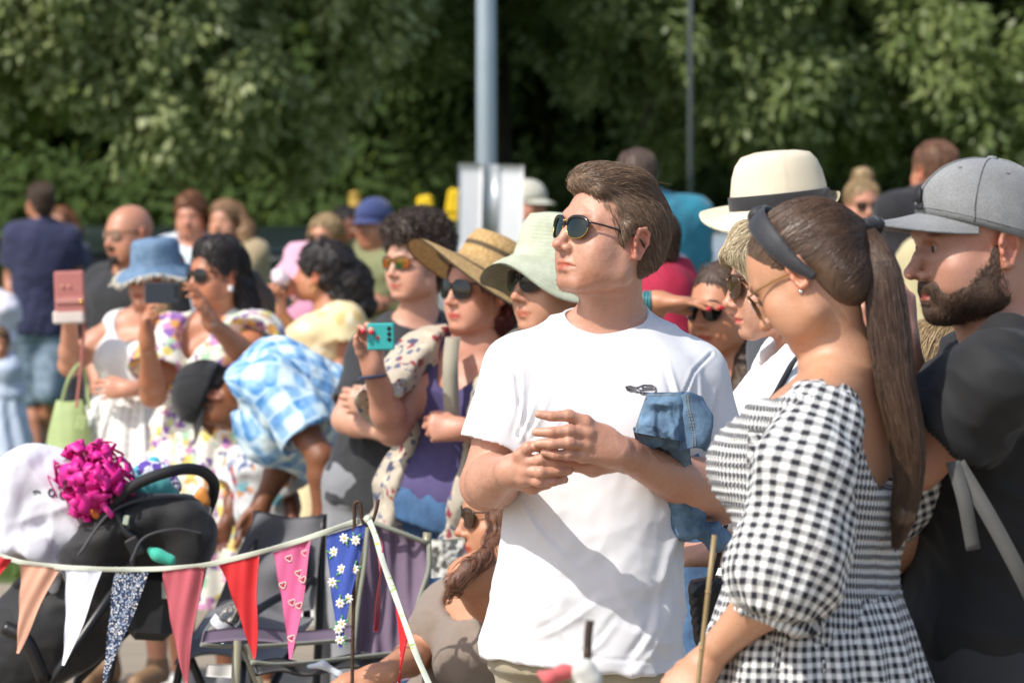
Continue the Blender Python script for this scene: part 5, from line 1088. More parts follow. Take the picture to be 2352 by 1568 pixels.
def navy_cap_man():
    s = Person('man in navy cap and khaki shirt with a crossbody strap', 22, (858, 515, 30, -4, 0, 1.02), (868, 568), (868, 770), 25, 'm', sw=.2, bs=1.05, skin='c08a70', h=.010); s.arm('R', s.J(808, 640, 0), s.J(835, 700, -.2), dict(dz=(1, -.2, 0), bk=(0, -1, 0))); s.body(); s.top(solid('7d8058'), 'shirt', .8, -.15, .03, 1.3, flare=.02, wr=.009); s.bottoms(solid('3a3b35')); cap_hat(s, solid('333f70'), s.F, 1.08, .06, 'cap', parts=False)
def curly_man():
    s = Person('young man with brown curls and mirrored glasses, black t-shirt, arms folded', 13.2, (956, 603, 46, 0, 0, .98), (956, 738, .02), (885, 1110, .03), 22, 'm', sw=.20, bs=1.0, skin='dfae94', h=.006, nk=.055)
    J = s.J; s.arm('R', J(795, 962, -.10), J(888, 990, -.26), dict(dz=(1, -.1, -.05), bk=(0, -1, .2), curl=.3, side=1), sh=J(864, 806, .0), r=(.050, .045, .043, .03)); s.arm('L', J(985, 985, -.08), J(872, 930, -.28), dict(dz=(-1, .1, .15), bk=(0, -1, .2), curl=.6), sh=J(1048, 808, .10), r=(.052, .046, .044, .03))
    s.paint += lips((.85, .55, .55))+brows(s.F, (.35, .24, .18)); s.body(); s.top(m_cloth('worn black jersey', (.022, .023, .026), .85, .2, 900, .3), 't_shirt', .80, -.16, .018, 1.14, neck=(.080, .085, .055), nz=.025, wr=.007, flare=.015); s.bottoms(solid('84868a'), 'trousers', wide=1.1)
    s.hair(m_hair('curly dark brown hair', (.085, .055, .040), (.022, .015, .012)), 'curly', vol=1.13, top_=.018, curl=.010, h=.0055, extra=lambda S, F: (S.ell(F.p((0, -.055, .105)), (.070, .05, .040), F.R, .03), S.ell(F.p((0, .03, .10)), (.085, .09, .06), F.R, .03)), strand=2500, slen=.035, w=.0012, dirf=lambda P: noise_dir(P, 45), lift=.012)
    b = NB('mirror lens'); sp = b.n('SeparateXYZ'); b.set(sp.inputs[0], b.noise(22, 1, out=1)); cc = b.mix(b.ramp(sp.outputs[0], .35, .65), hexc('1f5a2c'), hexc('c4601c')); b.P(Base_Color=cc, Roughness=.12, Metallic=.6); s.glasses(b.m, m_plain('dark red frame', (.05, .01, .012), .3), (.030, .0185), n=3.4)
def noise_dir(P, f): return np.stack([noise3(P*f, i) for i in (1, 2, 3)], 1)
def straw_woman():
    s = Person('smiling woman in wide straw hat, purple top and patterned cardigan raising a phone', 11.3, (1104, 668, 50, 4, 0, .97), (1108, 800, .0), (1030, 1150, .03), 30, 'f', sw=.165, bs=1.03, skin='dfa68c', h=.006, hf=dict(smile=1.2))
    J = s.J; s.arm('R', J(902, 985, -.10), J(855, 838, -.24), dict(dz=(-.12, -.05, 1), bk=(-.35, .9, 0), curls=[.7, .8, .9, 1.0], side=1, th=.3), sh=J(990, 830, .0), r=(.050, .044, .042, .027)); s.arm('L', J(1165, 1020, -.02), J(1062, 985, -.22), dict(dz=(-1, 0, .05), bk=(0, -1, .3), curl=1.0), sh=J(1195, 850, .06), r=(.05, .044, .04, .027))
    s.paint += lips((.80, .36, .40)); s.body(); s.top(m_cloth('purple jersey', (.085, .065, .185), .8, .2, 900, .3), 'vest_top', 0, -.16, .014, neck=(.075, .12, .13), nz=-.01, ny=-.06, wr=.006)
    fl = m_floral('patterned knit', 'b5aa98', ['3f4460', 'c9bda8', '8c3a44', '55607a'], 22, .38, seed=5)
    def ex(S): S.ell(s.T.p((.0, -.17, .30*s.L)), (.085, .13, .55), s.T.R, .01, 's')
    sec0 = s.sec; s.top(fl, 'cardigan', .85, -.32, .028, 1.55, neck=(.085, .12, .12), nz=-.0, ny=-.05, wr=.009, extra=ex, flare=.035, sleeve_f=.5); s.bottoms(m_denim('blue jeans', '35628f', '1d3f66'), 'jeans')
    st = MB(); st.ribbon(spline([J(1040, 775, -.08), J(1035, 830, -.17), J(1036, 900, -.185), J(1040, 1000, -.17)], 8), np.array((.020, .004, 0)), .002); st.build('bag_strap', solid('a39c88'), s.root)
    s.hair(H_RD, 'bob', vol=1.04, locks=[[(1135, 665, -.02, .03), (1150, 720, -.03, .035), (1150, 760, -.02, .02)]])
    F = Fr(s.F.p((0, .0, .022)), R=s.F.R@RX(-.40)@RY(.12), sc=.98)
    def mod(a, x, y, z, i):
        k = max(0, i-6)/5; return x*(1+.0*k), .015+y*1.12, z-.075*k*np.clip(np.cos(a+.25), 0, 1)**1.5-.02*k*np.clip(-np.cos(a), 0, 1)
    b = NB('plaited straw'); u, v = pat_uv(b, 1, 1/.085, 0); band_ = b.math('SUBTRACT', 1, tri(b, b.math('ADD', v, .12), .16, .03)); wv = b.n('TexWave', {'Scale': 1.0, 'Distortion': 2.0}); u2, v2 = pat_uv(b, 30, 260, 0); cb_ = b.n('CombineXYZ'); b.set(cb_.inputs[0], v2); b.set(wv.inputs[0], cb_)
    cc = b.mix(b.ramp(b.noise(120, 2), .3, .7), hexc('a8824a'), hexc('cfae78')); cc = b.mix(b.math('MULTIPLY', band_, .85), cc, hexc('2e2a26')); b.bump(b.math('ADD', wv.outputs[0], b.noise(400, 1)), .4, .002); b.P(Base_Color=cc, Roughness=.75)
    brim_hat(s, b.m, F, [(.01, .135), (.05, .136), (.08, .128), (.090, .10), (.093, .065), (.097, .045), (.105, .038), (.125, .034), (.15, .031), (.175, .030), (.20, .028), (.222, .022)], mod, 'straw_hat'); s.glasses(lensK, blk, (.030, .026), y=-.104)
    wb = MB(); w = s.arms['R'][2]+np.array((.0, 0, -.03)); wb.tube([w+np.array((.031*cos(a), .031*sin(a), .004*cos(a))) for a in np.linspace(0, 2*pi, 24, endpoint=False)], .009, 8, closed=True, flat=.5); wb.build('wrist_band', solid('1b2340'), s.root)
    nl = MB()
    for t in s.tips['R'][:3]: nl.lathe(Fr(t+np.array((-.004, -.006, 0))), [(.001, .007), (.006, .004), (.0065, -.003), (.001, -.006)], 10)
    nl.build('nail_varnish', m_plain('red varnish', (.6, .02, .05), .2), s.root)
def green_hat_woman():
    s = Person('older woman in pale green bucket hat and dark sunglasses, lips pressed', 10, (1276, 648, 55, 2, 0, 1.03), (1292, 778, .02), (1290, 1220, .05), 45, 'f', sw=.16, bs=1.03, skin='d9a588', h=.006); J = s.J
    s.paint += lips((.9, .68, .66)); s.body(); s.top(solid('5a5248'), 'top', .5, -.1, neck=(.075, .09, .07)); s.bottoms(solid('3d3c40')); s.hair(H_GR, 'short', vol=1.0)
    F = Fr(s.F.p((0, 0, 0)), R=s.F.R@RX(-.12), sc=1.06); gb = NB('pale green cotton'); gu, gv = pat_uv(gb, 1, 1/.0085, .006); gs = tri(gb, gv, .16, .06); gn = gb.noise(28, 4); gb.bump(gb.math('ADD', gb.math('MULTIPLY', gs, .5), gb.math('MULTIPLY', gn, 2.0)), .55, .004); g = gb.P(Base_Color=gb.mix(gb.ramp(gn, .3, .7), hexc((.40, .43, .31)), hexc((.52, .55, .42))), Roughness=.9)
    def mod(a, x, y, z, i): k = max(0, i-5)/5; fr_ = np.clip(-np.sin(a), 0, 1); return x*(1+.05*np.sin(a*3)*k), .010+y*1.16, z+k*(.028*fr_-.030*np.cos(a)**2)+.012*k*np.sin(a*4+.6)
    brim_hat(s, g, F, [(.012, .150), (.045, .151), (.075, .143), (.088, .118), (.093, .08), (.098, .050), (.112, .036), (.128, .022), (.142, .006), (.153, -.012), (.158, -.020)], mod, 'bucket_hat'); s.glasses(lensK, blk, (.030, .024), y=-.104)
def white_cap():
    s = Person('man in pale cap and maroon top right of the post', 23, (1214, 470, -50, -4, 0, 1.02), (1212, 520), (1212, 720), -40, 'm', sw=.2, skin='c08468', h=.011); s.body(); s.top(solid('521c34'), 't_shirt'); s.bottoms(solid('2b2d33')); cap_hat(s, solid('b5b3a4'), s.F, 1.08, .07, 'cap', parts=False)
def teal_man():
    s = Person('man seen from behind in a teal t-shirt', 19, (1462, 408, 168, 0, 0, 1.05), (1490, 474, .0), (1510, 720, 0), 165, 'm', sw=.215, bs=1.1, skin='c2896b', h=.010); s.arm('R', s.J(1592, 645, .03), s.J(1560, 730, -.15), dict(dz=(-.4, -.3, -1), bk=(1, 0, 0))); s.body(); s.top(solid('17788f'), 't_shirt', .72, -.12, .035, 1.35, flare=.02, wr=.008); s.bottoms(solid('2c3348')); s.hair(m_hair('grey brown hair', (.16, .11, .085)), 'short')
def crimson_person():
    s = Person('person in a crimson and white top hidden behind the white t-shirt', 12.6, (1478, 560, 100, 0, 0, .9), (1520, 645, .05), (1545, 960, 0), 95, 'f', sw=.19, bs=1.05, skin='d9a184', h=.009); b = NB('crimson and white jersey'); n = b.math('FRACT', b.math('MULTIPLY', b.n('SeparateXYZ', {0: b.attr('pat')}).outputs[1], 6)); b.P(Base_Color=b.mix(b.ramp(n, .78, .82), hexc('a01838'), hexc('d8c4c4')), Roughness=.85)
    s.body(); s.top(b.m, 't_shirt', .8, -.15, .03, 1.5); s.bottoms(solid('2a2a33')); s.hair(H_BR, 'short')
def shading_woman():
    s = Person('woman with red nails shading her eyes with one hand over dark sunglasses', 10.8, (1664, 706, 42, -3, 0, .97), (1692, 850, .0), (1700, 1190, .03), 35, 'f', sw=.16, skin='d59a75', h=.006, hf=dict(smile=.2))
    J = s.J; s.arm('R', J(1470, 850, .0), J(1506, 694, -.10), dict(dz=(1, -.12, .02), bk=(0, .1, 1), curls=[.12, .12, .14, .18], spread=.08, side=-1, th=.2, sc=1.05), sh=J(1590, 885, .04), r=(.048, .042, .038, .026)); s.arm('L', J(1725, 1060, .02), J(1690, 1200, -.1), dict(dz=(0, 0, -1), bk=(1, 0, 0)), sh=J(1752, 900, .05))
    s.paint += lips((.82, .34, .36))+brows(s.F, (.4, .28, .2)); s.body(); s.top(m_floral('blue patterned cotton', '7f9db4', ['4f6f90', 'a9c2d0', '3f556f'], 30, .4, seed=8), 'vest_top', 0, -.1, .014, neck=(.08, .11, .10), nz=-.02, ny=-.03); s.bottoms(DEN)
    s.hair(H_BR, 'long', vol=1.02, strand=2500, slen=.06, w=.0009, lift=.003, dirf=lambda P: np.array([[.35, .2, -.6]])+0*P, locks=[[(1700, 700, .02, .035), (1722, 775, .0, .045), (1722, 840, -.03, .040), (1705, 900, -.06, .032), (1692, 950, -.08, .015)]]); s.glasses(lensK, m_plain('tortoise frame', (.05, .025, .012), .25), (.028, .027), n=2.1)
    nl = MB()
    for t in s.tips['R'][:4]: nl.lathe(Fr(t+np.array((.004, -.004, .003)), R=RY(pi/2)), [(.001, .007), (.0055, .003), (.006, -.003), (.001, -.007)], 10)
    nl.build('nail_varnish', m_plain('red varnish', (.6, .02, .05), .2), s.root); b = MB(); w = s.arms['R'][2]
    for i in range(3): b.tube([w+np.array((-.012-.008*i+.004*cos(a), .030*cos(a), .026*sin(a))) for a in np.linspace(0, 2*pi, 24, endpoint=False)], .004, 6, closed=True)
    b.build('bracelet', m_plain('teal beads', (.05, .22, .24), .4), s.root)
def older_blonde():
    s = Person('older woman with ash blonde hair, tortoise sunglasses and white shirt behind the gingham dress', 8.9, (1786, 652, 84, -3, 0, .97), (1846, 800, .02), (1812, 1290, .05), 80, 'f', sw=.155, bs=.98, skin='d9a78c', h=.005)
    J = s.J; s.arm('L', J(1745, 1120, -.20), J(1650, 1272, -.20), dict(dz=(-1, -.1, .02), bk=(0, -.5, 1), curls=[.3, .4, .5, .6]), sh=J(1812, 900, -.16)); s.paint += lips((.85, .42, .50)); hd = s.F.o
    def df(V): q = s.F.loc(V); return .0006*folds(q, (.2, .3, 1), 60, 4, .8)*sst(-.01, -.04, q[:, 1])
    s.body(True, [(hd-(.13, .14, .14), hd+(.13, .1, .12), .0032)], None, df); wh = m_cloth('white linen', (.78, .78, .78), .9, .04, 1000, .5); s.top(wh, 'shirt', 1.4, -.14, .02, 1.35, neck=(.07, .12, .10), nz=.0, ny=-.05, wr=.009, flare=.02)
    c = SDF(); c.chain([s.T.p((.06, -.07, s.L-.03)), s.T.p((.075, .0, s.L+.02)), s.T.p((.03, .055, s.L+.04)), s.T.p((-.03, .055, s.L+.04)), s.T.p((-.075, .0, s.L+.02)), s.T.p((-.06, -.07, s.L-.03))], [.016, .020, .02, .02, .020, .016], .01); c.ell(s.nb+s.T.R@(0, -.0, .03), (.055, .055, .09), s.T.R, .006, 's'); V, Fc = c.mesh(.005); mk('collar', V, Fc, wh, s.root)
    s.bottoms(m_denim('washed jeans', '7fa0c4', '44699a'), 'jeans'); st = MB(); st.ribbon(spline([J(1880, 770, -.12), J(1826, 826, -.21), J(1790, 890, -.24), J(1755, 945, -.25), J(1700, 1050, -.24), J(1660, 1180, -.20)], 8), np.array((.011, .006, .008)), .002); st.build('bag_strap', solid('23242c'), s.root)
    def fl(P): q = s.F.loc(P); return (np.stack([0*q[:, 0], .25-1.0*sst(.05, .11, q[:, 2]), -1.0+.5*sst(.07, .12, q[:, 2])], 1))@s.F.R.T
    s.hair(H_GR, 'bob', vol=1.05, strand=6000, slen=.08, w=.0007, dirf=fl, lift=.006, curl=0, extra=lambda S, F: (S.chain([F.p((.0, -.06, .105)), F.p((.045, -.088, .065)), F.p((.066, -.066, .015))], [.022, .016, .010], .03), S.chain([F.p((.0, -.06, .105)), F.p((-.045, -.088, .062)), F.p((-.06, -.07, .03))], [.022, .014, .010], .03)))
    s.glasses(lensB, m_plain('tortoiseshell', (.08, .035, .015), .2), (.029, .025), y=-.106, n=2.4, slim=.0025)
def fedora_man():
    s = Person('man in cream straw fedora with black band and sunglasses behind the ponytail', 9.7, (1784, 524, 76, -2, 0, 1.05), (1862, 668, .03), (1885, 1160, .05), 70, 'm', sw=.15, skin='c98f72', h=.007); s.body(); s.top(solid('3a3d46'), 'shirt', .6); s.bottoms(solid('2b2c31')); s.hair(H_GR, 'short', vol=.97); s.glasses(lensK, blk, (.028, .021), n=3)
    F = Fr(s.F.p((0, 0, .004)), R=s.F.R@RX(.07), sc=1.07)
    def mod(a, x, y, z, i):
        k = max(0, i-9)/4; zz = z.copy()
        if i <= 4: pin = np.exp(-(x/.022)**2)*sst(.045, .005, np.abs(y))*.0; zz = z-.020*np.exp(-(x/.026)**2)*(1 if i > 0 else 1); 
        fr_ = np.clip(-np.sin(a), 0, 1); sx = 1-.10*fr_*(i in (2, 3, 4, 5, 6))*np.ones_like(a)
        bkc = 1-.30*k*np.clip(np.sin(a), 0, 1); return x*sx, .012+y*1.20*bkc, zz+k*(-.048*np.clip(np.cos(a+.45), 0, 1)**1.5+.010*np.clip(-np.cos(a), 0, 1)+.020*np.clip(np.sin(a), 0, 1))
    b = NB('woven cream straw'); u, v = pat_uv(b, 38, 420, 0); w = b.math('MULTIPLY', b.math('SINE', b.math('MULTIPLY', u, 2*pi)), b.math('SINE', b.math('MULTIPLY', v, 2*pi/2))); w2 = b.math('MULTIPLY_ADD', w, .5, .5)
    cc = b.mix(b.math('MULTIPLY', w2, .5), hexc('e9dec6'), hexc('c6b48c')); b.bump(w2, .5, .0015); b.P(Base_Color=cc, Roughness=.7)
    o = brim_hat(s, b.m, F, [(.008, .158), (.03, .160), (.05, .160), (.066, .154), (.076, .138), (.082, .11), (.086, .085), (.089, .06), (.091, .042), (.093, .036), (.106, .034), (.120, .035), (.134, .038), (.146, .042)], mod, 'fedora')
    d = MB(); d.lathe(F, [(.0915, .041), (.0915, .070), (.0885, .0715)], 72, lambda a, x, y, z, i: (x*1.004, .012+y*1.205, z), close=False); d.build('hat_band', solid('1d1c1e'), o)
def bun_woman():
    s = Person('blonde woman with high bun and sunglasses in a pale lilac top', 20, (1982, 470, -12, -4, 0, 1.0), (1986, 528), (1990, 740), -10, 'f', skin='dba183', h=.010); s.body(); s.top(solid('c2bcd0'), 'top', .5); s.bottoms(DEN); s.hair(H_BL, 'bun', vol=1.0, extra=lambda S, F: S.ell(F.p((0, .02, .135)), (.045, .045, .04), F.R, .02), curl=.002); s.glasses(lensB, blk)
def black_top_man():
    s = Person('man with ginger brown hair and black t-shirt seen from behind the cap', 18, (2146, 392, 150, 0, 0, 1.05), (2132, 458), (2120, 700), 150, 'm', sw=.20, bs=1.08, skin='c88d6e', h=.010); s.arm('L', s.J(2062, 560, .0), s.J(2080, 640, -.1), dict(dz=(.3, 0, -1), bk=(-1, 0, 0))); s.body(); s.top(solid('18171c'), 't_shirt', .5, -.12, .035, 1.3); s.bottoms(solid('2a2c35')); s.hair(m_hair('auburn hair', (.24, .12, .065), (.09, .04, .025)), 'short')
def khaki_person():
    s = Person('person in cream shirt and green shorts beyond the ponytail', 16, (2172, 500, 120, 0, 0, 1.0), (2150, 566), (2135, 800), 120, 'm', sw=.19, bs=1.0, skin='d39b7a', h=.010); s.body(); s.top(solid('b8ac84'), 'shirt', .9, -.12, .04, 1.4, flare=.01); s.bottoms(solid('2f6f62'), 'shorts', .5); s.hair(H_BR, 'short')
def yellow_blonde():
    s = Person('short blonde woman in a strappy top between ponytail and black t-shirt', 9.0, (2180, 862, -70, -5, 0, .95), (2170, 960, .0), (2175, 1350, 0), -60, 'f', skin='dfb088', h=.008); s.body(); s.top(solid('45463f'), 'vest_top', 0, -.1, .012, neck=(.09, .11, .09)); s.bottoms(DEN); s.hair(H_BL, 'long', vol=1.06, h=.006, strand=2500, slen=.07, w=.0009, dirf=lambda P: np.array([[-.4, -.2, -.8]])+0*P, lift=.004, locks=[[(2140, 810, -.02, .05), (2125, 860, -.03, .045), (2115, 900, -.03, .02)]])
def seated_woman():
    s = Person('seated woman with long brown hair and sunglasses in a taupe vest, elbow raised', 9.6, (1160, 1182, 78, -2, 0, .97), (1140, 1345, .0), (1060, 1700, .12), 60, 'f', sw=.16, bs=1.05, skin='d39c78', h=.006)
    J = s.J; s.arm('L', J(1074, 1326, -.22), J(1192, 1268, -.20), dict(dz=(1, .1, .2), bk=(0, -1, .3), curl=.3), sh=J(1162, 1406, -.10), r=(.050, .045, .042, .028)); s.arm('R', J(965, 1500, .02), J(870, 1552, -.22), dict(dz=(-1, -.1, -.1), bk=(0, -.2, 1)), sh=J(1050, 1405, .08), r=(.045, .036, .036, .025))
    s.legs(knee={'L': J(760, 1690, -.30), 'R': J(760, 1670, -.05)}, ankle={'L': PX(745, 442+1.65*1021, 9.3), 'R': PX(735, 442+1.65*1021, 9.6)})
    s.paint += lips((.85, .40, .40)); s.body(); s.top(solid('8a7c70'), 'vest_top', 0, -.15, .016, neck=(.085, .11, .10), nz=.0, ny=-.03, wr=.008); s.bottoms(solid('8a7c70'), 'trousers')
    s.hair(m_hair('chestnut hair', (.22, .095, .05), (.06, .028, .018)), 'long', vol=1.03, curl=.002, locks=[[(1180, 1170, .0, .05), (1185, 1250, .0, .06), (1175, 1330, .0, .05)], [(1150, 1120, -.06, .03), (1152, 1180, -.11, .026), (1150, 1250, -.12, .030), (1140, 1320, -.1, .03)], [(1146, 1240, -.14, .02), (1112, 1280, -.26, .014), (1078, 1304, -.29, .015), (1048, 1338, -.30, .018), (1028, 1372, -.29, .006)]]); s.glasses(lensB, blk, (.029, .023))
def edge_kids():
    s = Person('child in a white t-shirt cut by the left edge', 23, (-40, 630, 60, 0, 0, .8), (-28, 688), (-24, 790), 40, 'm', sw=.15, bs=.8, skin='b57c5a', h=.011); s.arm('L', s.J(22, 748, 0), s.J(12, 790, -.1), dict(dz=(0, 0, -1), bk=(1, 0, 0)), sh=s.J(8, 706, 0)); s.body(); s.top(solid('dcd8e2'), 't_shirt', .9, -.25, .04, 1.6); s.bottoms(solid('3a3d48')); s.hair(H_BR, 'short')
    s = Person('small child with brown hair in a pale blue dress at the left edge', 22, (-6, 790, -20, 0, 0, .72), (-8, 824), (-8, 910), 0, 'f', sw=.11, bs=.62, skin='c98f6c', h=.010); s.body(); s.top(solid('bcc8da'), 'dress_top', .8, -.1, .03, 1.6); s.skirt(solid('bcc8da'), 'skirt', .3, .38, .20, .17, 8, .012); s.hair(m_hair('light brown hair', (.20, .12, .065)), 'bob', vol=1.06)
CROWD = [navy_man, ginger_child, bald_man, pale_shirt_man, blonde_long, bucket_woman, floral_woman, plaid_man, floral_child, cream_woman, ice_cream, pink_child, pink_blonde, maroon_person, navy_cap_man, curly_man, straw_woman, green_hat_woman, white_cap, teal_man, crimson_person, shading_woman, older_blonde, fedora_man, bun_woman, black_top_man, khaki_person, yellow_blonde, seated_woman, edge_kids]
# ---------------------------------------------------------------- things held, worn loose or standing about
def patch(c00, c10, c11, c01, nu=16, nv=20, f=None, th=.0012, mb=None):
    """a cloth patch between four corners (u along the top), pushed along its normal by f(u, v)"""
    c = [np.asarray(x, dtype=float) for x in (c00, c10, c11, c01)]; u, v = np.meshgrid(np.linspace(0, 1, nu+1), np.linspace(0, 1, nv+1)); u = u.ravel(); v = v.ravel()
    P = ((1-u)*(1-v))[:, None]*c[0]+(u*(1-v))[:, None]*c[1]+(u*v)[:, None]*c[2]+((1-u)*v)[:, None]*c[3]; n = nrm(np.cross(c[1]-c[0], (c[2]+c[3])/2-(c[0]+c[1])/2)); 
    if n[1] > 0: n = -n
    if f is not None:
        d = f(u, v); d = d if isinstance(d, np.ndarray) and d.ndim == 2 else np.asarray(d)[:, None]*n; P = P+d
    k = len(P); F = [(j*(nu+1)+i, j*(nu+1)+i+1, (j+1)*(nu+1)+i+1, (j+1)*(nu+1)+i) for j in range(nv) for i in range(nu)]; ed = [j for j in range(nu+1)]+[(j+1)*(nu+1)+nu for j in range(nv)]+[nv*(nu+1)+i for i in range(nu-1, -1, -1)]+[j*(nu+1) for j in range(nv-1, 0, -1)]
    F2 = F+[tuple(q+k for q in f_[::-1]) for f_ in F]+[(ed[i], ed[(i+1) % len(ed)], ed[(i+1) % len(ed)]+k, ed[i]+k) for i in range(len(ed))]; V = np.concatenate([P, P-n*th*2]); uv = np.tile(np.stack([u, v, 0*u], 1), (2, 1)); return V, F2, uv, n
def J_(D): return lambda px, py, dd=0: PX(px, py, D+dd)
def phone(c, w, h, R, mat, label, extra=None):
    r = empty('phone', c, label, 'phone'); b = MB(); b.box(np.array(c), (w/2, .0045, h/2), R, .0035); b.build('phone_case', mat, r)
    k = MB()
    for i in range(3): k.lathe(Fr(np.array(c)+R@np.array((w/2-.014, -.0045, h/2-.014-.014*i)), R=R@RX(pi/2)), [(.0055, .0), (.0055, .0015), (.001, .0018)], 14)
    k.build('camera_lens', m_plain('phone lens', (.01, .01, .012), .1), r); return r
def denim_jacket():
    J = J_(8.3); r = empty('denim_jacket', J(1540, 1000, -.17), 'blue denim jacket draped over the forearm of the man in white', 'jacket')
    dm = m_denim('jacket denim', '67869f', '22374d'); m = MB(); rs_ = [0]
    def sheet(a, b, c, d, f, nu=44, nv=54, th=.0016): V, F, uv, n = patch(J(*a), J(*b), J(*c), J(*d), nu, nv, f, th); m.add(V, F)
    nz = lambda u, v, sd, a, fx, fy: a*(1-2*np.abs(noise3(np.stack([u*fx, v*fy, 0*u+sd], 1), 3)))
    sheet((1486, 902, -.225), (1572, 900, -.235), (1580, 1015, -.235), (1455, 992, -.235), lambda u, v: .022*np.sin(u*pi)*(.4+.6*v)+.014*np.exp(-((u-.55-.25*v)/.08)**2)*v-.010*np.exp(-((u-.30-.2*v)/.07)**2)*v+(np.sin(u*pi)*np.sin(v*pi))**.4*(nz(u, v, 1.3, .009, 3, 2)+nz(u, v, 4.1, .003, 7, 5)))
    sheet((1454, 984, -.228), (1584, 1004, -.225), (1600, 1056, -.02), (1500, 1046, -.05), lambda u, v: .028*np.sin(v*pi)+(np.sin(u*pi)*np.sin(v*pi))**.4*(nz(u, v, 2.2, .016, 3, 3)+nz(u, v, 7.7, .004, 7, 5)))
    # turned-back cuff: an open flattened tube
    F_ = Fr(J(1583, 905, -.232), R=np.stack([nrm((1, -.25, 0)), nrm((.25, 1, 0)), nrm((.10, 0, -1))], 1)); L = .105; n = 46; k = 30; V = []
    for rr in (0, -.0035):
        for i in range(k+1):
            t = i/k; a = np.linspace(0, 2*pi, n, endpoint=False); w = .021+.009*sin(t*2.4)+rr; dp = .017+.006*t+rr; wob = 1+.10*np.sin(a*3+t*5)+.05*noise3(np.stack([np.cos(a)*2, np.sin(a)*2, 0*a+t*6], 1), 4)*2; x = np.cos(a)*w*wob+.010*np.sin(t*3.5); y = np.sin(a)*dp*wob+.006*t; V.append(F_.P(np.stack([x, y, t*L+.004*np.sin(a*2+1)], 1)))
    V = np.concatenate(V); q0 = (k+1)*n; Fc = [(i*n+j, (i+1)*n+j, (i+1)*n+(j+1) % n, i*n+(j+1) % n) for i in range(k) for j in range(n)]; m.add(V, Fc+[tuple(p+q0 for p in f_[::-1]) for f_ in Fc]+[(j, (j+1) % n, (j+1) % n+q0, j+q0) for j in range(n)]+[(k*n+j, k*n+j+q0, k*n+(j+1) % n+q0, k*n+(j+1) % n) for j in range(n)])
    S = SDF(); S.chain([J(1550, 1030, -.04), J(1560, 1060, -.02), J(1565, 1130, -.06), J(1575, 1200, -.05)], [.030, .030, .028, .03], .03); S.cone(J(1540, 1178, -.04), J(1648, 1236, -.03), .024, .020, .02); V, F = S.mesh(.004); q = V-wloc(r); V = disp(V, F, .009*folds(q, (.3, 0, 1), 22, 3, .6)+.004*folds(q, (1, 0, -.4), 44, 6, .5)); m.add(V, F)
    o = m.build('jacket_cloth', dm, r)
    from mathutils.bvhtree import BVHTree
    tr = BVHTree.FromObject(o, bpy.context.evaluated_depsgraph_get()); cw = Vector(camo.location)
    def surf(px, py, off=.001):
        p = Vector(J(px, py)); d = (p-cw).normalized(); h = tr.ray_cast(cw-Vector(wloc(o)), d); return np.array(h[0])+wloc(o)-np.array(d)*off if h[0] else None
    st = MB()
    for ln in ([(1463, 990), (1466, 960), (1478, 925), (1486, 912)], [(1574, 908), (1579, 940), (1590, 990), (1592, 1028)], [(1580, 908), (1585, 940), (1596, 990), (1598, 1026)], [(1490, 908), (1520, 907), (1552, 906)], [(1462, 996), (1490, 1003), (1530, 1008)]):
        L = spline([(a, b, 0) for a, b in ln], 14)[:, :2]
        for i in range(0, len(L)-1, 2):
            a, b = surf(*L[i]), surf(*L[i+1])
            if a is not None and b is not None and np.linalg.norm(a-b) < .02: st.tube([a, b], .0008, 5)
    if st.n: st.build('stitching', m_plain('tan thread', (.42, .33, .20), .7), o)
def cane():
    D = 6.50; J = J_(D); a = J(1641, 1228); b = J(1604, 1562); d = (b-a)/np.linalg.norm(b-a); e = b+d*(b[2]-.0)/abs(d[2]); r = empty('cane', (e[0], e[1], 0), 'thin bamboo cane held upright by the woman in gingham', 'cane'); m = MB(); n = 14; P = np.array([a+(e-a)*i/n for i in range(n+1)]); m.tube(P, .0040, 10); m.build('cane_rod', m_plain('bamboo', (.34, .24, .11), .45, var=.3), r)
    k = MB()
    for i in range(1, n): k.tube([P[i]-d*.002, P[i], P[i]+d*.002], [.0043, .0050, .0043], 10)
    k.build('cane_node', m_plain('dark bamboo', (.30, .20, .09), .5), r)
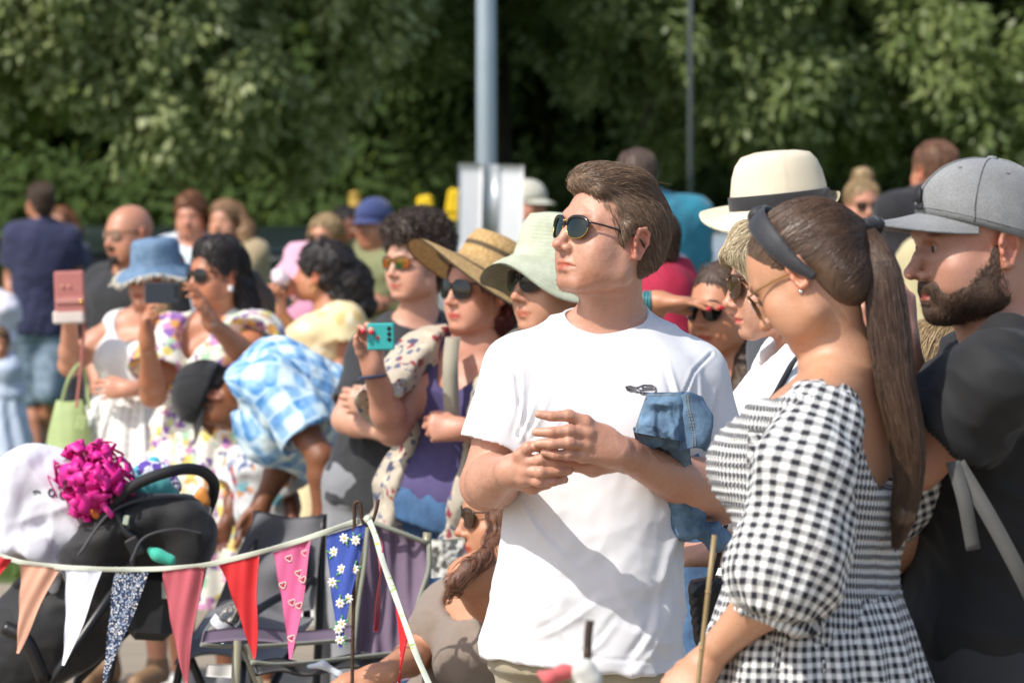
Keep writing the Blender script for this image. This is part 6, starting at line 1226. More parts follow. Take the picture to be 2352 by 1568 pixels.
def bunting():
    col_ = dict(tape=m_cloth('cream cotton tape', (.52, .55, .45), .85, .15, 900, .4))
    hook = PX(846, 1194, 9.3)
    W_ = [(-60, 1268, 9.9), (0, 1277, 9.9), (60, 1293, 9.85), (150, 1303, 9.8), (240, 1307, 9.75), (360, 1306, 9.65), (472, 1297, 9.55), (560, 1277, 9.5), (656, 1251, 9.42), (740, 1224, 9.36), (822, 1196, 9.31), (846, 1192, 9.3)]
    r = empty('bunting', hook, 'string of mixed triangular flags sagging to the rusty hook', 'bunting'); P = spline([PX(*w) for w in W_], 10); T = np.gradient(P, axis=0); T /= np.linalg.norm(T, axis=1, keepdims=True); up = np.cross((0, -1, 0), T); up = np.where(up[:, 2:] < 0, -up, up); N = np.cross(T, up)
    wob = (.35*np.sin(np.arange(len(P))*.35))[:, None]; side = up*np.cos(wob)+N*np.sin(wob); t = band(P, side, np.cross(T, side), .0078, .0016, 10); t.build('tape', col_['tape'], r)
    # the far run from the hook down towards the stake near the camera
    W2 = [(846, 1190, 9.3), (862, 1230, 9.2), (880, 1290, 9.05), (905, 1360, 8.85), (938, 1452, 8.6), (968, 1530, 8.35), (1030, 1650, 7.9), (1130, 1720, 7.2), (1240, 1660, 6.3), (1348, 1530, 5.5)]
    P2 = spline([PX(*w) for w in W2], 10); T2 = np.gradient(P2, axis=0); T2 /= np.linalg.norm(T2, axis=1, keepdims=True); s2 = nrm((1, 0, .35))+0*P2; s2 -= T2*(s2*T2).sum(1, keepdims=True); s2 /= np.linalg.norm(s2, axis=1, keepdims=True); tw = (.5*np.sin(np.arange(len(P2))*.22))[:, None]; n2 = np.cross(T2, s2); s2b = s2*np.cos(tw)+n2*np.sin(tw)
    band(P2, s2b, np.cross(T2, s2b), .0068, .0014, 10).build('tape', m_floral('white tape with sprigs', 'bcc2b2', ['8fae5a', 'd8c23a'], 26, .30), r)
    def fl(name, c, c2=None): return m_cloth(name, c, .8, .06, 1100, .35, c2=c2)
    b = NB('navy sprig cotton'); vo = b.n('TexVoronoi', {'Scale': 210.0}); b.set(vo.inputs[0], b.obj()); sel = b.math('LESS_THAN', vo.outputs['Distance'], .42); n_ = b.noise(90, 2); cc = b.mix(sel, hexc('1c2c4a'), b.mix(b.ramp(n_, .4, .6), hexc('d8d4cc'), hexc('8fa0b8'))); b.P(Base_Color=cc, Roughness=.85)
    b2 = NB('blue pin dot cotton'); u, v = pat_uv(b2, 38, 75); dt = b2.math('GREATER_THAN', b2.math('MULTIPLY', b2.math('SINE', b2.math('MULTIPLY', u, 2*pi)), b2.math('SINE', b2.math('MULTIPLY', v, 2*pi))), .55); b2.P(Base_Color=b2.mix(b2.math('MULTIPLY', dt, .5), hexc('243f96'), hexc('8fa4d8')), Roughness=.85)
    F_ = [((-30, 1270), (25, 1283), (-5, 1335), 9.9, fl('bright red cotton', (.62, .015, .02)), 'plain red flag at the left edge'), ((58, 1296), (132, 1304), (32, 1499), 9.84, fl('peach cotton', (.66, .35, .24)), 'plain peach flag'), ((146, 1308), (236, 1311), (147, 1527), 9.78, fl('white cotton flag', (.74, .76, .84)), 'plain white flag'), ((254, 1314), (347, 1312), (246, 1566), 9.7, b.m, 'navy flag with tiny white flowers'), ((378, 1310), (467, 1300), (424, 1572), 9.6, fl('rose cotton', (.45, .085, .11)), 'plain dusky rose flag'), ((512, 1294), (591, 1277), (578, 1514), 9.5, MT['bright red cotton'], 'plain bright red flag'), ((620, 1270), (718, 1238), (672, 1511), 9.42, fl('pink cotton', (.60, .11, .26)), 'pink flag with small cream hearts'), ((744, 1231), (843, 1202), (786, 1486), 9.33, b2.m, 'blue flag with white daisies')]
    whp = m_plain('white print', (.78, .78, .74), .8); yel = m_plain('yellow print', (.75, .5, .08), .8); grn = m_plain('green print', (.10, .33, .12), .8)
    for i, (a, c, t_, D, m, lb) in enumerate(F_):
        A, B_, T_ = PX(*a, D), PX(*c, D-.04), PX(*t_, D-.02); w = nrm(B_-A)*.003
        ph = i*1.7
        def f(u, v): return .0035*np.sin(u*17*(1-v)+v*16+ph)*(1-v)**.5+.012*np.sin(v*3.2+ph)*(.3+v)+.010*np.sin(u*3.1+ph)*(1-v)+.005*np.sin(u*9+v*7+ph)*(1-v)
        V, F, uv, n = patch(A, B_, T_+w, T_-w, 14, 26, f); o = mk('flag', V, F, m, r, attrs={'pat': ('FLOAT_VECTOR', uv*(1, 1, 1))}); o['label'] = lb
        def on(u, v, off=.0012): p = (A*(1-u)+B_*u)*(1-v)+T_*v; d = f(np.array([u]), np.array([v]))[0]; return p+n*(d+off)
        X = nrm(B_-A); Z = nrm(np.cross(X, n)); rs = np.random.RandomState(i)
        if i == 7:
            mw, my, mg = MB(), MB(), MB()
            for (u, v) in ((.2, .16), (.5, .07), (.86, .12), (.08, .42), (.45, .33), (.93, .36), (.5, .62), (.05, .66) if 0 else (.95, .60), (.35, .84), (.75, .80), (.5, .93)):
                p = on(u, v); a0 = rs.rand()*6; sc = .0105
                for k in range(7): q = p+(X*cos(a0+k*.9)+Z*sin(a0+k*.9))*sc*.62; e = MB(); mw.lathe(Fr(q, R=np.stack([X*cos(a0+k*.9)+Z*sin(a0+k*.9), Z*cos(a0+k*.9)-X*sin(a0+k*.9), n], 1)), [(.0055, -.0004), (.0055, .0006), (.0005, .0009)], 9, lambda a, x, y, z, i_: (x, y*.55, z))
                my.lathe(Fr(p+n*.0008, R=np.stack([X, Z, n], 1)), [(.0028, 0), (.0028, .0008), (.0004, .001)], 8)
                for k in (0, 1): q = p+(X*cos(a0+2+k)+Z*sin(a0+2+k))*sc*1.35-n*.0003; mg.lathe(Fr(q, R=np.stack([X*cos(a0+2+k)+Z*sin(a0+2+k), Z*cos(a0+2+k)-X*sin(a0+2+k), n], 1)), [(.006, -.0003), (.006, .0005), (.0005, .0007)], 8, lambda a, x, y, z, i_: (x, y*.4, z))
            mw.build('daisy_petals', whp, o); my.build('daisy_centre', yel, o); mg.build('leaf_print', grn, o)
        if i == 6:
            mw, mr = MB(), MB()
            for (u, v) in ((.85, .10), (.4, .10), (.66, .26), (.12, .32), (.4, .5), (.85, .55), (.5, .82), (.9, .33)):
                p = on(u, v); a = np.linspace(0, 2*pi, 22, endpoint=False); hx = .0085*np.sin(a)**3; hz = .0085*(.81*np.cos(a)-.31*np.cos(2*a)-.12*np.cos(3*a)); mw.tube([p+X*x-Z*z for x, z in zip(hx, hz)], .0017, 6, closed=True); mr.lathe(Fr(p, R=np.stack([X, Z, n], 1)), [(.003, 0), (.003, .0008), (.0004, .001)], 8)
            mw.build('heart_print', m_plain('cream print', (.72, .52, .46), .8), o); mr.build('heart_centre', m_plain('crimson print', (.45, .03, .08), .8), o)
    for (A, B_, T_, m, lb) in ((PX(858, 1215, 9.25), PX(868, 1262, 9.1), PX(867, 1450, 9.15), fl('dark crimson cotton', (.30, .015, .035)), 'dark crimson flag seen almost edge on'), (PX(905, 1368, 8.85), PX(928, 1440, 8.7), PX(912, 1640, 8.75), m_floral('red cotton with white dots', 'c8141c', ['f0e8e0'], 60, .16), 'red flag with tiny white dots hanging edge on')):
        V, F, uv, n = patch(A, B_, T_+np.array((.002, 0, 0)), T_-np.array((.002, 0, 0)), 8, 20, lambda u, v: np.stack([.010*np.sin(v*3+u*2), 0*u, 0*u], 1)); o = mk('flag', V, F, m, r); o['label'] = lb
    knt = SDF(); knt.ell(hook+(0, -.004, .002), (.010, .012, .010)); V, F = knt.mesh(.003); mk('knot', disp(V, F, .002*noise3(V*300)), F, col_['tape'], r)
def rod(name, label, pts, rr=.0042, mat=None):
    P = spline(pts, 8); r = empty(name, (P[-1][0], P[-1][1], 0), label, 'metal rod'); m = MB(); m.tube(P, rr, 10); m.build('rusty_rod', mat or m_plain('rusty steel', (.11, .062, .04), .6, .5, var=.5, bump=.4, scale=300), r); return r
def rods():
    J = J_(9.3); g = lambda x: PX(x, 442+1.735*1054+20, 9.3)
    rod('bunting_hook', 'rusty bent steel hook holding up the end of the bunting', [J(869, 1146), J(864, 1172), J(855, 1197), J(843, 1206), J(833, 1196), J(829, 1172), J(827, 1156), J(820, 1152), J(814, 1160), J(814, 1200), J(812, 1400), J(809, 1568), g(804)])
    J = J_(5.5); m = m_plain('dark rusty bar', (.075, .05, .038), .6, .4, var=.4); rod('ribbon_stake', 'blurred dark stake wrapped in pale ribbon at the bottom of the photo', [J(1356, 1424), J(1352, 1450), J(1350, 1500), J(1348, 1700), J(1346, 442+1.735*1782+20)], .0058, m)
    k = SDF(); k.chain([J(1320, 1545, 0), J(1345, 1535, -.01), J(1362, 1560, -.01), J(1368, 1600, 0)], [.008, .011, .010, .006]); k.chain([J(1340, 1540, 0), J(1335, 1580, -.01)], [.008, .007]); V, F = k.mesh(.003); a = tag(mk('ribbon', V, F, m_cloth('pale ribbon', (.62, .62, .58))), 'pale ribbon knotted round the blurred stake', 'ribbon')
    k = SDF(); k.chain([J(1238, 1545, 0), J(1262, 1556, -.01), J(1295, 1542, 0), J(1325, 1540, 0)], [.004, .008, .009, .006]); V, F = k.mesh(.003); tag(mk('ribbon', V, F, m_cloth('red ribbon', (.62, .12, .12))), 'faded red ribbon end left of the blurred stake', 'ribbon')
def tubes(name, segs, r, mat, parent, n=8):
    m = MB()
    for s_ in segs: m.tube(spline(s_, 6) if len(s_) > 2 else s_, r, n)
    return m.build(name, mat, parent)
def pushchair():
    D = 10.7; J = J_(D); bk_ = m_cloth('black pushchair cloth', (.008, .008, .009), .7, .3, 800, .4); bp = m_plain('black plastic', (.012, .012, .013), .35); c = J(300, 1400); r = empty('pushchair', (c[0], c[1], 0), 'black pushchair with arched foam handle behind the flags', 'pushchair')
    S = SDF()
    for dd in (-.17, .17): S.chain([J(205, 1290, dd), J(258, 1215, dd), J(330, 1190, dd), J(425, 1184, dd), J(442, 1235, dd), J(430, 1300, dd)], [.07, .050, .036, .028, .03, .04], .08)
    S.ell(J(330, 1250, 0), (.13, .19, .080), None, .05); S.ell(J(250, 1320, 0), (.12, .2, .10), None, .05); S.chain([J(250, 1330, 0), J(130, 1430, 0), J(20, 1520, 0)], [.12, .13, .12], .06); V, F = S.mesh(.008); q = V-c; mk('seat_shell', disp(V, F, .008*folds(q, (1, 0, .6), 9, 4, .7)+.003*folds(q, (0, 1, 0), 20, 5, .6)), F, bk_, r)
    hd = MB()
    hs = spline([J(232, 1198, -.22), J(262, 1152, -.24), J(320, 1108, -.24), J(400, 1080, -.22), J(455, 1079, -.12), J(488, 1102, .02), J(490, 1135, .12), J(474, 1180, .17)], 10); hd.tube(hs, .0145, 14); hd.build('handle', m_plain('black foam', (.016, .016, .018), .75, bump=.3, scale=200), r)
    fr = MB(); fr.tube(spline([J(262, 1160, -.22), J(285, 1215, -.24), J(310, 1270, -.24), J(260, 1500, -.22), J(200, 1900, -.2)], 6), .011, 10); fr.tube(spline([J(474, 1175, .18), J(468, 1290, .2), J(420, 1500, .2), J(330, 1950, .2)], 6), .011, 10); fr.tube([J(300, 1300, -.24), J(120, 1560, -.24), J(10, 1980, -.22)], .012, 10); fr.tube([J(440, 1300, .2), J(180, 1560, .2), J(60, 1980, .2)], .012, 10); fr.tube(spline([J(100, 1560, -.25), J(60, 1470, -.26), J(10, 1440, -.25)], 6), .018, 10); fr.build('frame', bp, r)
    bx = MB(); bx.box(J(352, 1385, -.06), (.055, .09, .085), RY(.05), .02); bx.build('shopping_bag', bk_, r); bx = MB(); bx.box(J(310, 1255, -.265), (.018, .012, .024), RY(-.5), .004); bx.build('buckle', bp, r); pp = MB(); pp.tube(spline([J(180, 1275, -.30), J(250, 1180, -.26), J(330, 1146, -.22), J(425, 1142, -.20), J(462, 1180, -.18)], 8), .004, 8); pp.tube(spline([J(300, 1290, -.30), J(330, 1235, -.29), J(400, 1215, -.27), J(462, 1225, -.22)], 8), .003, 8); pp.build('hood_piping', m_cloth('charcoal piping', (.05, .05, .055), .6), r); t = MB(); t.box(J(378, 1355, -.155), (.0065, .002, .020), None); t.build('fabric_tag', m_plain('pale tag', (.45, .47, .40), .7), r)
    w = MB()
    for (x, dd) in ((210, -.26), (330, .24), (10, -.26), (70, .24)):
        p = J(x, 0, dd); p[2] = .115; a = np.linspace(0, 2*pi, 26, endpoint=False); wm = MB(); wm.tube([p+np.array((.095*cos(t_), 0, .095*sin(t_))) for t_ in a], .019, 8, closed=True); wm.lathe(Fr(p, R=RX(pi/2)), [(.03, -.02), (.085, -.006), (.085, .006), (.03, .02)], 20); wm.build('wheel', m_plain('rubber tyre', (.02, .02, .02), .8), r)
    cl = MB(); cl.box(J(290, 1194, -.26), (.007, .004, .012), RY(.2), .002); cl.build('clip', m_plain('pale grip', (.45, .5, .38), .5), r)
    # things lying in the pushchair
    def blob(name, label, cat, ch, rr, mat, k=.02, fo=.004, fr_=20, res=.005):
        S = SDF(); S.chain([J(*p) for p in ch], rr, k); V, F = S.mesh(res); return tag(mk(name, disp(V, F, fo*folds(V-J(*ch[0]), (.6, .2, 1), fr_, 3, .6)), F, mat), label, cat)
    blob('blanket', 'turquoise fleece blanket tucked in the pushchair below the arched handle', 'blanket', [(300, 1148, -.12), (325, 1124, -.13), (358, 1116, -.10), (390, 1132, -.08)], [.02, .028, .03, .02], solid('57b5b4'))
    blob('scarf', 'white and purple patterned scarf heaped behind the handle', 'scarf', [(300, 1080, .05), (340, 1084, .05), (376, 1092, .05), (398, 1116, .05)], [.018, .026, .026, .024], m_floral('purple pattern cotton', 'd8d6e4', ['5a3f9a', '3fa0b0', '2a2f60'], 26, .45))
    blob('sock', 'bright blue scrap of cloth on top of the scarf', 'cloth', [(336, 1066, .1), (352, 1062, .1), (362, 1072, .1)], [.010, .013, .010], solid('3fb0cc'), res=.004)
    blob('dummy_case', 'turquoise pouch clipped low on the black pushchair', 'pouch', [(346, 1264, -.27), (362, 1274, -.275), (392, 1286, -.275)], [.010, .013, .014], solid('3fb89e'), fo=.001)
    blob('drinks_bottle', 'turquoise bottle standing inside the pushchair by its right side', 'bottle', [(440, 1185, -.10), (437, 1228, -.10)], [.014, .017], solid('3a98a0'), fo=0)
    S = SDF(); S.ell(J(462, 1140, -.02), (.018, .012, .024), RY(.3)); S.ell(J(474, 1152, -.02), (.010, .010, .014)); V, F = S.mesh(.004); tag(mk('toy', V, F, m_plain('orange rubber', (.75, .28, .05), .5)), 'orange rubber toy hanging from the end of the arched handle', 'toy')
    m = MB(); m.box(J(474, 1182, -.04), (.011, .006, .022), RY(.1), .004); m.box(J(470, 1208, -.04), (.005, .005, .020), RY(-.1), .003); o = tag(m.build('key_ring', m_plain('bright steel', (.6, .6, .55), .25, 1)), 'silver keys hanging by the orange toy', 'keys')
    # pale top draped over the front
    S = SDF()
    for dd in (-.10, .12): S.chain([J(-10, 1200, dd), J(20, 1128, dd), J(70, 1100, dd), J(130, 1105, dd), J(172, 1150, dd), J(170, 1230, dd), J(140, 1290, dd)], [.06, .05, .04, .04, .04, .05, .03], .07)
    S.ell(J(80, 1190, 0), (.12, .16, .11), None, .06); S.chain([J(20, 1240, -.14), J(80, 1262, -.16), J(118, 1300, -.15), J(125, 1350, -.13)], [.04, .035, .022, .010], .03); S.ell(J(50, 1300, -.12), (.06, .1, .045), RY(.3), .02, 's')
    V, F = S.mesh(.006); q = V-J(80, 1200); V = disp(V, F, .016*folds(q, (-.4, 0, 1), 7, 3, .7)+.010*folds(q, (1, 0, .5), 13, 8, .6)+.006*folds(q, (.2, 0, 1), 24, 2, .6)); o = tag(mk('sweatshirt', V, F, m_cloth('pale lilac fleece', (.66, .66, .72), .9, .05, 900, .4)), 'pale white sweatshirt draped over the front of the pushchair', 'sweatshirt')
    from mathutils.bvhtree import BVHTree
    tr = BVHTree.FromObject(o, bpy.context.evaluated_depsgraph_get()); cw = Vector(camo.location)
    def surf(px, py, off=.002):
        p = Vector(J(px, py)); d = (p-cw).normalized(); h = tr.ray_cast(cw, d); return np.array(h[0])-np.array(d)*off if h[0] else None
    lt = MB()
    for (cx, cy, rx, ry, a0, a1) in ((118, 1131, 6.5, 8, 0, 6.3), (144, 1137, 6.5, 8, .2, 5.4), (84, 1132, 8, 5, 3.4, 6.0)):
        P = [surf(cx+rx*cos(t), cy+ry*sin(t)) for t in np.linspace(a0, a1, 18)]; P = [p for p in P if p is not None]
        if len(P) > 3: lt.tube(P, .0022, 6)
    if lt.n: lt.build('lettering', m_plain('dark green print', (.04, .07, .07), .8), o)
def pink_puff():
    D = 10.5; c = PX(212, 1100, D); r = empty('pompom', c, 'bright magenta ribbon pompom beside the pushchair handle', 'pompom'); rs = np.random.RandomState(4); m = MB(); S = SDF(); S.ell(c+(0, 0, -.01), (.045, .045, .05)); V, F = S.mesh(.006); mg = m_plain('magenta satin', (.86, .02, .34), .5, var=.3); mk('ribbon_core', disp(V, F, .008*noise3(V*40)), F, mg, r)
    for i in range(230):
        d = nrm(rs.randn(3)); t = nrm(np.cross(d, rs.randn(3))); L = .042+.048*rs.rand(); st = c+d*.02; P = spline([st, st+d*L*.6+t*.012*rs.randn(), st+d*L+t*.02*rs.randn(), st+d*L*.85+t*.03], 4); T = np.gradient(P, axis=0); T /= np.linalg.norm(T, axis=1, keepdims=True)+1e-9; m.ribbon(P, np.cross(T, d+.3*rs.randn(3))*.0095, .0005)
    m.build('ribbon_loops', mg, r); S = SDF(); S.chain([PX(205, 1165, D), PX(225, 1178, D-.02), PX(240, 1160, D)], [.012, .014, .01]); V, F = S.mesh(.004); mk('ribbon_tail', V, F, m_plain('orange satin', (.75, .22, .04), .4), r)
    k = MB(); k.ribbon(spline([PX(225, 1140, D-.05), PX(242, 1165, D-.07), PX(258, 1184, D-.06)], 6), np.array((.003, 0, .008)), .0008); k.build('ribbon_end', m_plain('hot pink satin', (.85, .05, .35), .3), r)
def camp_chairs():
    D = 10.3; J = J_(D); pur = m_cloth('mauve canvas', (.19, .135, .20), .85, .15, 700, .35); pip = m_cloth('sage piping', (.27, .28, .22), .85); mt = m_plain('khaki painted tube', (.30, .28, .19), .4, .2); dk = m_cloth('black canvas', (.015, .015, .016), .8); c = J(860, 1500); r = empty('camp_chair', (c[0], c[1], 0), 'mauve canvas camping chair with sage piping behind the bunting hook', 'camping chair')
    f = lambda u, v: -.035*np.sin(u*pi)*np.sin(v*pi)**.5+.010*np.sin(u*11+v*4)*(v)+.006*np.sin(u*23-v*9)
    V, F, uv, n = patch(J(846, 1196, .05), J(986, 1250, .06), J(940, 1560, -.02), J(800, 1580, -.02), 30, 34, f, .002); mk('backrest', V, F, pur, r)
    e = lambda pts: [J(*p) for p in pts]; tubes('piping', [e([(846, 1194, .04), (900, 1215, .03), (986, 1248, .05)]), e([(986, 1248, .05), (984, 1310, .03), (958, 1400, .0), (945, 1560, -.03)]), e([(846, 1194, .04), (838, 1290, .02), (822, 1400, .0), (805, 1580, -.03)])], .006, pip, r)
    tubes('frame', [[J(982, 1222, .07), J(965, 1500, .05), J(930, 2180, .0)], [J(842, 1190, .06), J(820, 1500, .04), J(1000, 2170, .3)], [J(840, 1500, -.1), J(560, 2150, -.45)], [J(560, 1480, -.4), J(820, 2150, -.1)], [J(545, 1470, -.42), J(520, 2150, -.45)]], .011, mt, r)
    V, F, uv, n = patch(J(470, 1448, -.45), J(812, 1438, -.10), J(812, 1468, -.14), J(462, 1478, -.49), 24, 4, lambda u, v: .01*np.sin(u*7), .003); mk('armrest', V, F, pur, r); tubes('armrest_piping', [e([(462, 1480, -.49), (560, 1484, -.4), (680, 1478, -.3), (812, 1468, -.15)])], .005, pip, r)
    V, F, uv, n = patch(J(580, 1520, -.5), J(925, 1500, -.08), J(900, 1530, -.14), J(592, 1548, -.53), 26, 5, lambda u, v: .012*np.sin(u*12), .004); mk('seat', V, F, dk, r); tubes('seat_piping', [e([(578, 1520, -.51), (640, 1526, -.46), (740, 1518, -.33), (830, 1508, -.22), (925, 1498, -.1)])], .006, pip, r)
    # grey chair behind with a bottle
    D = 11.2; J = J_(D); gr = m_cloth('grey canvas', (.15, .15, .16), .85, .2, 700, .4); c = J(600, 1500); r = empty('camp_chair', (c[0], c[1], 0), 'grey canvas camping chair below the child in the fruit print shirt', 'camping chair')
    f2 = lambda u, v: -.03*np.sin(u*pi)+.012*np.sin(u*9+v*5)+.008*np.sin(v*13+u*3); V, F, uv, n = patch(J(590, 1176, .05), J(742, 1186, .05), J(720, 1400, -.03), J(480, 1420, -.03), 30, 30, f2, .003); mk('backrest', V, F, gr, r)
    V, F, uv, n = patch(J(480, 1400, -.02), J(720, 1400, -.02), J(640, 1500, -.45), J(400, 1520, -.45), 20, 14, lambda u, v: .02*np.sin(u*5), .004); mk('seat', V, F, gr, r)
    tubes('frame', [[J(742, 1180, .06), J(730, 1500, .03), J(700, 1990, 0)], [J(592, 1172, .06), J(570, 1500, .03), J(720, 1990, .3)], [J(700, 1420, 0), J(430, 1990, -.4)], [J(420, 1470, -.4), J(640, 1990, 0)], [J(520, 1985, -.3), J(560, 1500, -.42)], [J(720, 1330, 0), J(600, 1395, -.25), J(560, 1440, -.42)], [J(700, 1240, .02), J(705, 1420, .0)]], .011, m_plain('black painted tube', (.015, .015, .016), .4), r)
    # plastic bottle lying in the arm pocket
    J = J_(9.95); b = NB('clear plastic'); b.P(Base_Color=(.92, .95, .97, 1), Roughness=.06, Transmission_Weight=.92, IOR=1.25); a, e_ = J(484, 1470, 0), J(548, 1385, 0); z = nrm(e_-a); x = nrm(np.cross((0, 1, 0), z)); F = Fr(a, R=np.stack([x, np.cross(z, x), z], 1)); L = np.linalg.norm(e_-a); r2 = empty('water_bottle', a, 'crumpled clear plastic water bottle leaning in the chair pocket', 'bottle'); m = MB()
    m.lathe(F, [(.004, .002), (.026, 0), (.029, .01), (.028, .03), (.029, .034), (.027, .05), (.029, .055), (.029, .075), (.024, .09), (.013, L-.004), (.012, L+.012)], 28, lambda a_, x_, y_, z_, i: (x_*(1+.05*np.sin(a_*3+i)), y_*(1+.05*np.sin(a_*2+i*2)), z_)); m.build('bottle_body', b.m, r2); m = MB(); m.lathe(F, [(.004, L+.010), (.014, L+.010), (.014, L+.024), (.003, L+.025)], 18); m.build('cap', solid('d8dde0'), r2); m = MB(); m.lathe(F, [(.0295, .034), (.0297, .036), (.0297, .056), (.0295, .058)], 28, close=False); m.build('label', solid('c8ccd0'), r2)
    J = J_(10.0); V, F, uv, n = patch(J(474, 1524, -.1), J(538, 1524, -.1), J(530, 1556, -.1), J(472, 1552, -.1), 8, 6, lambda u, v: .004*np.sin(u*6), .001); tag(mk('paper_card', V, F, solid('d8d8d4')), 'small white card tucked under the mauve chair arm', 'card')
    J = J_(10.6); V, F, uv, n = patch(J(988, 1238, 0), J(1064, 1238, 0), J(1060, 1322, 0), J(990, 1326, 0), 20, 20, lambda u, v: .012*noise3(np.stack([u*5, v*5, 0*u], 1), 3)+.006*noise3(np.stack([u*11, v*11, 0*u], 1), 5), .002); tag(mk('paper_bag', V, F, m_cloth('crumpled pale paper', (.52, .52, .48), .7, .2)), 'crumpled pale paper bag between mauve chair and seated woman', 'bag')
    J = J_(9.8); S = SDF(); S.chain([J(708, 1530, -.2), J(742, 1526, -.2), J(780, 1548, -.2), J(830, 1585, -.18)], [.004, .0065, .006, .005]); V, F = S.mesh(.004); tag(mk('bag_strap', disp(V, F, .003*folds(V-J(740, 1530), (1, 0, 0), 30, 2, .6)), F, m_floral('blue white strap cotton', 'cfd8e0', ['3f6fa0', '6fb0c0'], 30, .5)), 'blue and white cloth strap trailing below the chair seat', 'strap')
    # blue capped bottle held up behind the seated woman
def held_things():
    J = J_(14.5); phone(J(372, 673, -.42), .115, .070, RZ(.2)@np.eye(3), m_plain('charcoal phone', (.045, .05, .06), .4), 'charcoal phone held sideways by the woman in flowered dress')
    J = J_(11.3); phone(J(875, 773, -.30), .070, .070, RY(-.02)@np.eye(3), m_plain('turquoise phone case', (.04, .42, .40), .45), 'turquoise phone held out by the woman in straw hat')
    J = J_(15); r = empty('phone_wallet', J(158, 682, -.22), 'dusky pink phone wallet with long strap held high by the woman in denim hat', 'phone wallet'); pk = m_plain('pink leather', (.46, .17, .15), .5); b = MB(); b.box(J(160, 672, -.22), (.052, .008, .075), RY(-.04), .006); b.build('case', pk, r); b = MB(); b.box(J(158, 728, -.22), (.055, .010, .023), RY(-.04), .007); b.build('flap', solid('d8ccc4'), r); b = MB(); b.box(J(160, 690, -.232), (.050, .003, .010), RY(-.04), .002); b.build('clasp_band', m_plain('pale pink leather', (.55, .25, .22), .5), r)
    st = MB(); st.ribbon(spline([J(187, 640, -.2), J(192, 700, -.2), J(190, 800, -.18), J(180, 900, -.16), J(176, 935, -.16)], 8), np.array((.006, .0, 0)), .0015); st.build('strap', pk, r); st = MB(); st.lathe(Fr(J(186, 693, -.235), R=RX(pi/2)), [(.004, 0), (.008, .001), (.008, .003), (.002, .004)], 14); st.build('ring', gold, r)
    r = empty('handbag', J(158, 1000, -.10), 'pale green soft handbag hanging from the arm in front of the white skirt', 'handbag'); lime = m_cloth('lime leather', (.36, .46, .19), .55, .12, 300, .4); S = SDF(); S.loft(Fr(J(158, 1062, -.1)), .22, [(0, .060, .045), (.08, .074, .055), (.35, .072, .052), (.7, .058, .038), (.92, .048, .022), (1.0, .044, .012)], .02); V, F = S.mesh(.007); q = V-J(158, 930); mk('bag_body', disp(V, F, .010*folds(q, (0, 0, 1), 13, 3, .9)), F, lime, r)
    st = MB(); st.tube(spline([J(140, 930, -.1), J(158, 870, -.12), J(185, 835, -.1), J(198, 870, -.08), J(205, 940, -.1)], 8), .006, 8); st.build('handle', lime, r); st = MB(); st.box(J(187, 972, -.19), (.018, .006, .026), RY(.2), .004); st.build('charm', lime, r)
    J = J_(8.75); r = empty('handbag', J(1640, 1405, -.1), 'black quilted shoulder bag between the white t-shirt and the cane', 'handbag'); bl = m_plain('black quilted leather', (.010, .010, .011), .4, bump=.5, scale=60); S = SDF(); S.box(J(1648, 1408, -.1), (.052, .05, .072), RY(-.12), .02); V, F = S.mesh(.004); q = V-J(1648, 1408, -.1); mk('bag_body', disp(V, F, .0028*np.abs(np.sin((q[:, 0]+q[:, 2])*150))*np.abs(np.sin((q[:, 0]-q[:, 2])*150))), F, bl, r)
    st = MB(); st.ribbon(spline([J(1625, 1345, -.15), J(1645, 1300, -.17), J(1668, 1200, -.19)], 8), np.array((.005, 0, .001)), .0015); st.build('strap', bl, r)
# ---------------------------------------------------------------- ground, trees and things far behind
def ground():
    b = NB('mown grass'); n = b.noise(.8, 4); f = b.noise(45, 3); cc = b.mix(b.ramp(n, .35, .65), hexc((.075, .135, .022)), hexc((.15, .20, .045))); cc = b.mix(b.math('MULTIPLY', b.ramp(f, .3, .7), .5), cc, hexc((.05, .10, .015))); b.bump(b.math('ADD', f, b.noise(160, 2)), .8, .03); b.P(Base_Color=cc, Roughness=.9)
    g = MB(); g.add([(-90, -20, 0), (90, -20, 0), (90, 160, 0), (-90, 160, 0)], [(0, 1, 2, 3)]); tag(g.build('grass_field', b.m, None, False), kind='structure')
    b = NB('buff paving'); br = b.n('TexBrick', {'Scale': 1.0, 'Mortar Size': .008, 'Brick Width': .6, 'Row Height': .4, 'Color1': hexc((.36, .29, .21)), 'Color2': hexc((.30, .25, .185)), 'Mortar': hexc((.14, .12, .10))}); b.set(br.inputs[0], b.obj()); cc = b.mix(b.math('MULTIPLY', b.ramp(b.noise(3, 5), .3, .7), .35), br.outputs[0], hexc((.22, .19, .15))); b.bump(b.noise(90, 3), .3, .004); b.P(Base_Color=cc, Roughness=.85)
    g = MB(); g.add([(-60, -15, .004), (60, -15, .004), (60, 18.9, .004), (-60, 18.9, .004)], [(0, 1, 2, 3)]); tag(g.build('paving', b.m, None, False), kind='structure')
    rs = np.random.RandomState(8); n = 26000; x = rs.uniform(-4.6, 3, n); y = 19.2+13*rs.rand(n)**1.3; P = np.stack([x, y, 0*x], 1); hgt = .03+.05*rs.rand(n); a = rs.rand(n)*6.28; d = np.stack([np.cos(a), np.sin(a), 0*a], 1)*.006; tp = P+np.stack([rs.randn(n)*.02, rs.randn(n)*.02, hgt], 1); V = np.stack([P-d, P+d, tp], 1).reshape(-1, 3); F = np.arange(n*3).reshape(-1, 3); tag(mk('grass_blades', V, F, m_plain('grass blade', (.11, .19, .03), .6, var=.4, scale=8), None, False), kind='stuff')
